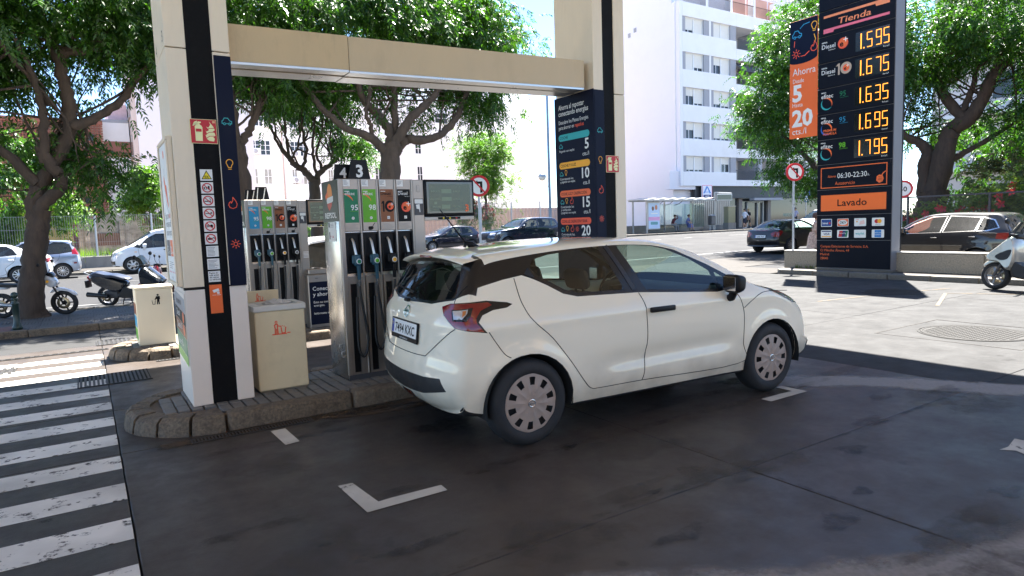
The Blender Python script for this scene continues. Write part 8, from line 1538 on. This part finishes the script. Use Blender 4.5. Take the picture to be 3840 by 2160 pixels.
def shrub(name, label, s, t, z, blobs, leafm, n, seed, flowers=0, fcol=None, cat='shrub', group=None, **kw):
    g = thing(name, label, cat, s, t, z, group=group); m = MB(); rg = random.Random(seed)
    for k in range(7): e = blobs[rg.randrange(len(blobs))]; limb(m, [(rg.uniform(-.1, .1), rg.uniform(-.1, .1), -.1), (e[0]*.5, e[1]*.5, e[2]*.5), (e[0], e[1], e[2])], .03, .01, 5, .02, seed+k)
    m.build('stems', barkg, g); quads("foliage", sprays(blobs, n, seed, **kw), leafm, g)
    if flowers:
        fm = leaf_mat(name+'_petal', fcol, tuple(min(1, c*1.3) for c in fcol), .3); q = MB()
        for k in range(flowers):
            b = blobs[rg.randrange(len(blobs))]; th = rg.uniform(2.4, 4.6); ph = rg.uniform(.2, 1.9); c = Vector((b[0]+b[3]*math.cos(th)*math.sin(ph)*1.02, b[1]+b[4]*math.sin(th)*math.sin(ph)*1.02, b[2]+b[5]*math.cos(ph)*1.02)); rr = .13
            for j in range(5): a = 1.257*j; q.add([c, c+Vector((-.3, math.cos(a-.5), math.sin(a-.5)))*rr*.8, c+Vector((-.4, math.cos(a), math.sin(a)))*rr*1.2, c+Vector((-.3, math.cos(a+.5), math.sin(a+.5)))*rr*.8], [(0, 1, 2, 3)])
        q.build('flowers', fm, g)
    return g
shrub('bougainvillea', 'pink flowering shrub against the fence below the feathery young tree', 22.9, 41.5, .5, [(0, 0, 2.6, 1.3, .8, 1.0), (1.2, .2, 2.0, 1.3, .8, 1.0), (2.6, .2, 1.8, 1.0, .7, .8)], leafC, 900, 41, 170, (.45, .10, .16), clump=.3)
# right hand trees
tree('tree with feathery foliage left of the orange banner', 26.3, 15.6, 0, [([(0, 0, -.1), (.05, .1, 1.5), (.1, .3, 2.8)], .26, .2)], [([(.1, .3, 2.7), (-.1, 1.2, 4.0), (-.2, 2.4, 5.2)], .15, .05), ([(.1, .3, 2.7), (.4, .6, 4.5), (.5, 1.2, 6.4)], .16, .05), ([(.1, .2, 2.6), (-.3, -.5, 4.2), (-.5, -1, 6)], .14, .05)],
  [(0, 1.9, 6.2, 1.9, 1.9, 2.0), (0, 3.2, 7.0, 1.0, 1.0, 1.0), (0, 3.5, 5.6, .9, .8, .7), (0, 2.7, 8.6, 1.3, 1.2, 1.3), (0, 1.0, 3.9, 1.3, 1.4, 1.0), (0, 2.6, 4.2, .8, .8, .7), (-.2, .6, 9, 2.5, 2.2, 1.8), (0, -.8, 7.5, 2.2, 2, 2), (-.3, .8, 3.0, .8, .9, .5)], leafC, 7500, 51, bark, clump=.40, L=.42, leaf=.16, wid=.05, per=10, droop=.25)
tree('large spreading tree with a forked dark trunk behind the chain link fence', 27.4, 12.3, 0, [([(0, .15, -.1), (0, .1, 1.2), (0, .05, 2.3)], .58, .50)],
  [([(0, .05, 2.1), (-.05, -.25, 3.2), (-.05, -.42, 4.1), (-.05, -.6, 4.55), (0, -1.1, 4.88), (0, -1.45, 5.4), (0, -1.75, 6.1), (.1, -1.95, 6.6), (.2, -2.4, 7.6)], .40, .12), ([(0, -1.05, 4.85), (0, -.5, 5.45), (0, -.1, 6.2), (0, .05, 6.65), (-.1, .45, 7.5)], .22, .07), ([(0, .3, 2.0), (0, .35, 3.06), (0, .28, 3.8), (-.1, .5, 4.2), (-.2, 1.0, 4.5), (-.3, 1.6, 5.2)], .30, .10), ([(0, -1.75, 6.0), (0, -2.4, 6.9), (0, -2.7, 7.5)], .12, .05), ([(0, -.9, 5.2), (.1, -1.2, 6.2), (.1, -1.3, 7.6)], .13, .06), ([(.2, -.3, 3.4), (.5, -1.2, 3.9), (.8, -2.2, 4.6)], .14, .05)],
  [(0, .3, 8.0, 2.6, 2.4, 1.6), (0, -2.6, 8.2, 2.4, 2.4, 1.7), (.5, -4.4, 7.4, 2.0, 2.0, 1.8), (-.4, .9, 6.4, .9, .9, 1.0), (-.6, -.3, 7.0, .9, 1.1, .7), (.8, -2.9, 5.6, 1.1, 1.3, .9), (.6, -.1, 4.9, .8, .7, .7), (1.0, -2.2, 4.4, 1.0, 1.1, .7), (.4, 1.4, 5.2, .7, .7, .8), (.3, -4.6, 5.2, 1.4, 1.3, 1.2)], leafC, 9500, 61, bark, clump=.42, L=.42, leaf=.155, wid=.052, per=10, droop=.3, tw_r=.03)
tree('small tree deep behind the flowering hedge on the right', 33, 9, 0, [([(0, 0, -.1), (0, 0, 2.2)], .2, .15)], [([(0, 0, 2.1), (0, 1, 3.6), (0, 2, 4.6)], .1, .04), ([(0, 0, 2.1), (0, -1, 3.6), (0, -2, 4.8)], .1, .04)], [(0, 0, 4.6, 2.5, 3.6, 1.7), (0, 3.4, 4.0, 1.8, 2, 1.6), (0, -3, 3.6, 2, 2.4, 1.6)], leafC, 2600, 71, bark, clump=.5, L=.45, leaf=.2, wid=.07)
for i, (lab, t, z, b, n) in enumerate((('flowering hedge shrub with red blossoms at the right picture edge', 9.0, 0, [(0, 0, 1.3, .9, 1.2, 1.0), (.3, -1.0, 1.6, .9, 1.1, 1.1), (.2, .9, 1.0, .7, .9, .8), (0, -2.2, 1.4, .9, 1.2, 1.1)], 2600), ('low hedge shrub with red blossoms beside the fence post', 10.9, 0, [(0, 0, .9, .8, 1.0, .8), (.2, .8, .8, .7, .8, .6)], 1300), ('shrub with a few blossoms close to the price sign edge', 12.9, 0, [(0, 0, .8, .8, 1.1, .7)], 800))):
    shrub('hibiscus_shrub', lab, 25.2, t, z, b, leafH, n, 80+i, (26, 14, 10)[i], (.55, .05, .07), clump=.26, L=.26, leaf=.12, wid=.06, per=8, droop=-.2, group='flowering hedge')
shrub('evergreen_shrub', 'tall olive leaved shrub above the flowering hedge', 27.6, 9.2, 0, [(0, .6, 2.4, 1.0, 1.6, .8), (0, -1.2, 2.6, 1.0, 1.6, 1.0), (.4, 0, 1.6, 1, 2.4, 1)], leaf_mat('olive_leaf', (.05, .07, .025), (.13, .13, .06), .25), 2200, 91, 0, clump=.35, L=.3, leaf=.13, wid=.06, per=8, droop=0.)
shrub('palm_shrub', 'small yellow green fan leaved plant behind the far pump', 10.6, 40.3, .3, [(0, 0, 1.2, .7, .6, .6), (.9, 0, 1.6, .7, .6, .6)], leafB, 500, 95, 0, clump=.3, L=.4, leaf=.35, wid=.05)
shrub('dark_bush', 'dark bush in the lot behind the big left tree', -2.6, 41.5, .3, [(0, 0, 2.6, 1.3, 1, .8), (1.6, 0, 2.9, 1.1, .9, .7), (-1.5, 0, 1.9, 1, 1, .8)], leafB, 1200, 97, 0, clump=.35, L=.4, leaf=.17, wid=.06)
tree('dark broad tree in the vacant lot at the left picture edge', -4.2, 40.5, .3, [([(0, 0, -.1), (0, 0, 2.4)], .22, .16)], [([(0, 0, 2.3), (.8, 0, 3.4), (1.6, 0, 4.3)], .1, .04), ([(0, 0, 2.3), (-.8, 0, 3.4), (-1.6, 0, 4.6)], .1, .04)], [(.8, 0, 4.9, 2.4, 1.6, 1.4), (-1.2, 0, 5.3, 2.0, 1.6, 1.5), (2.4, .3, 3.9, 1.1, 1, .8)], leafA, 2400, 99, bark, clump=.45, L=.4, leaf=.17, wid=.06, name='lot_tree', group=None)
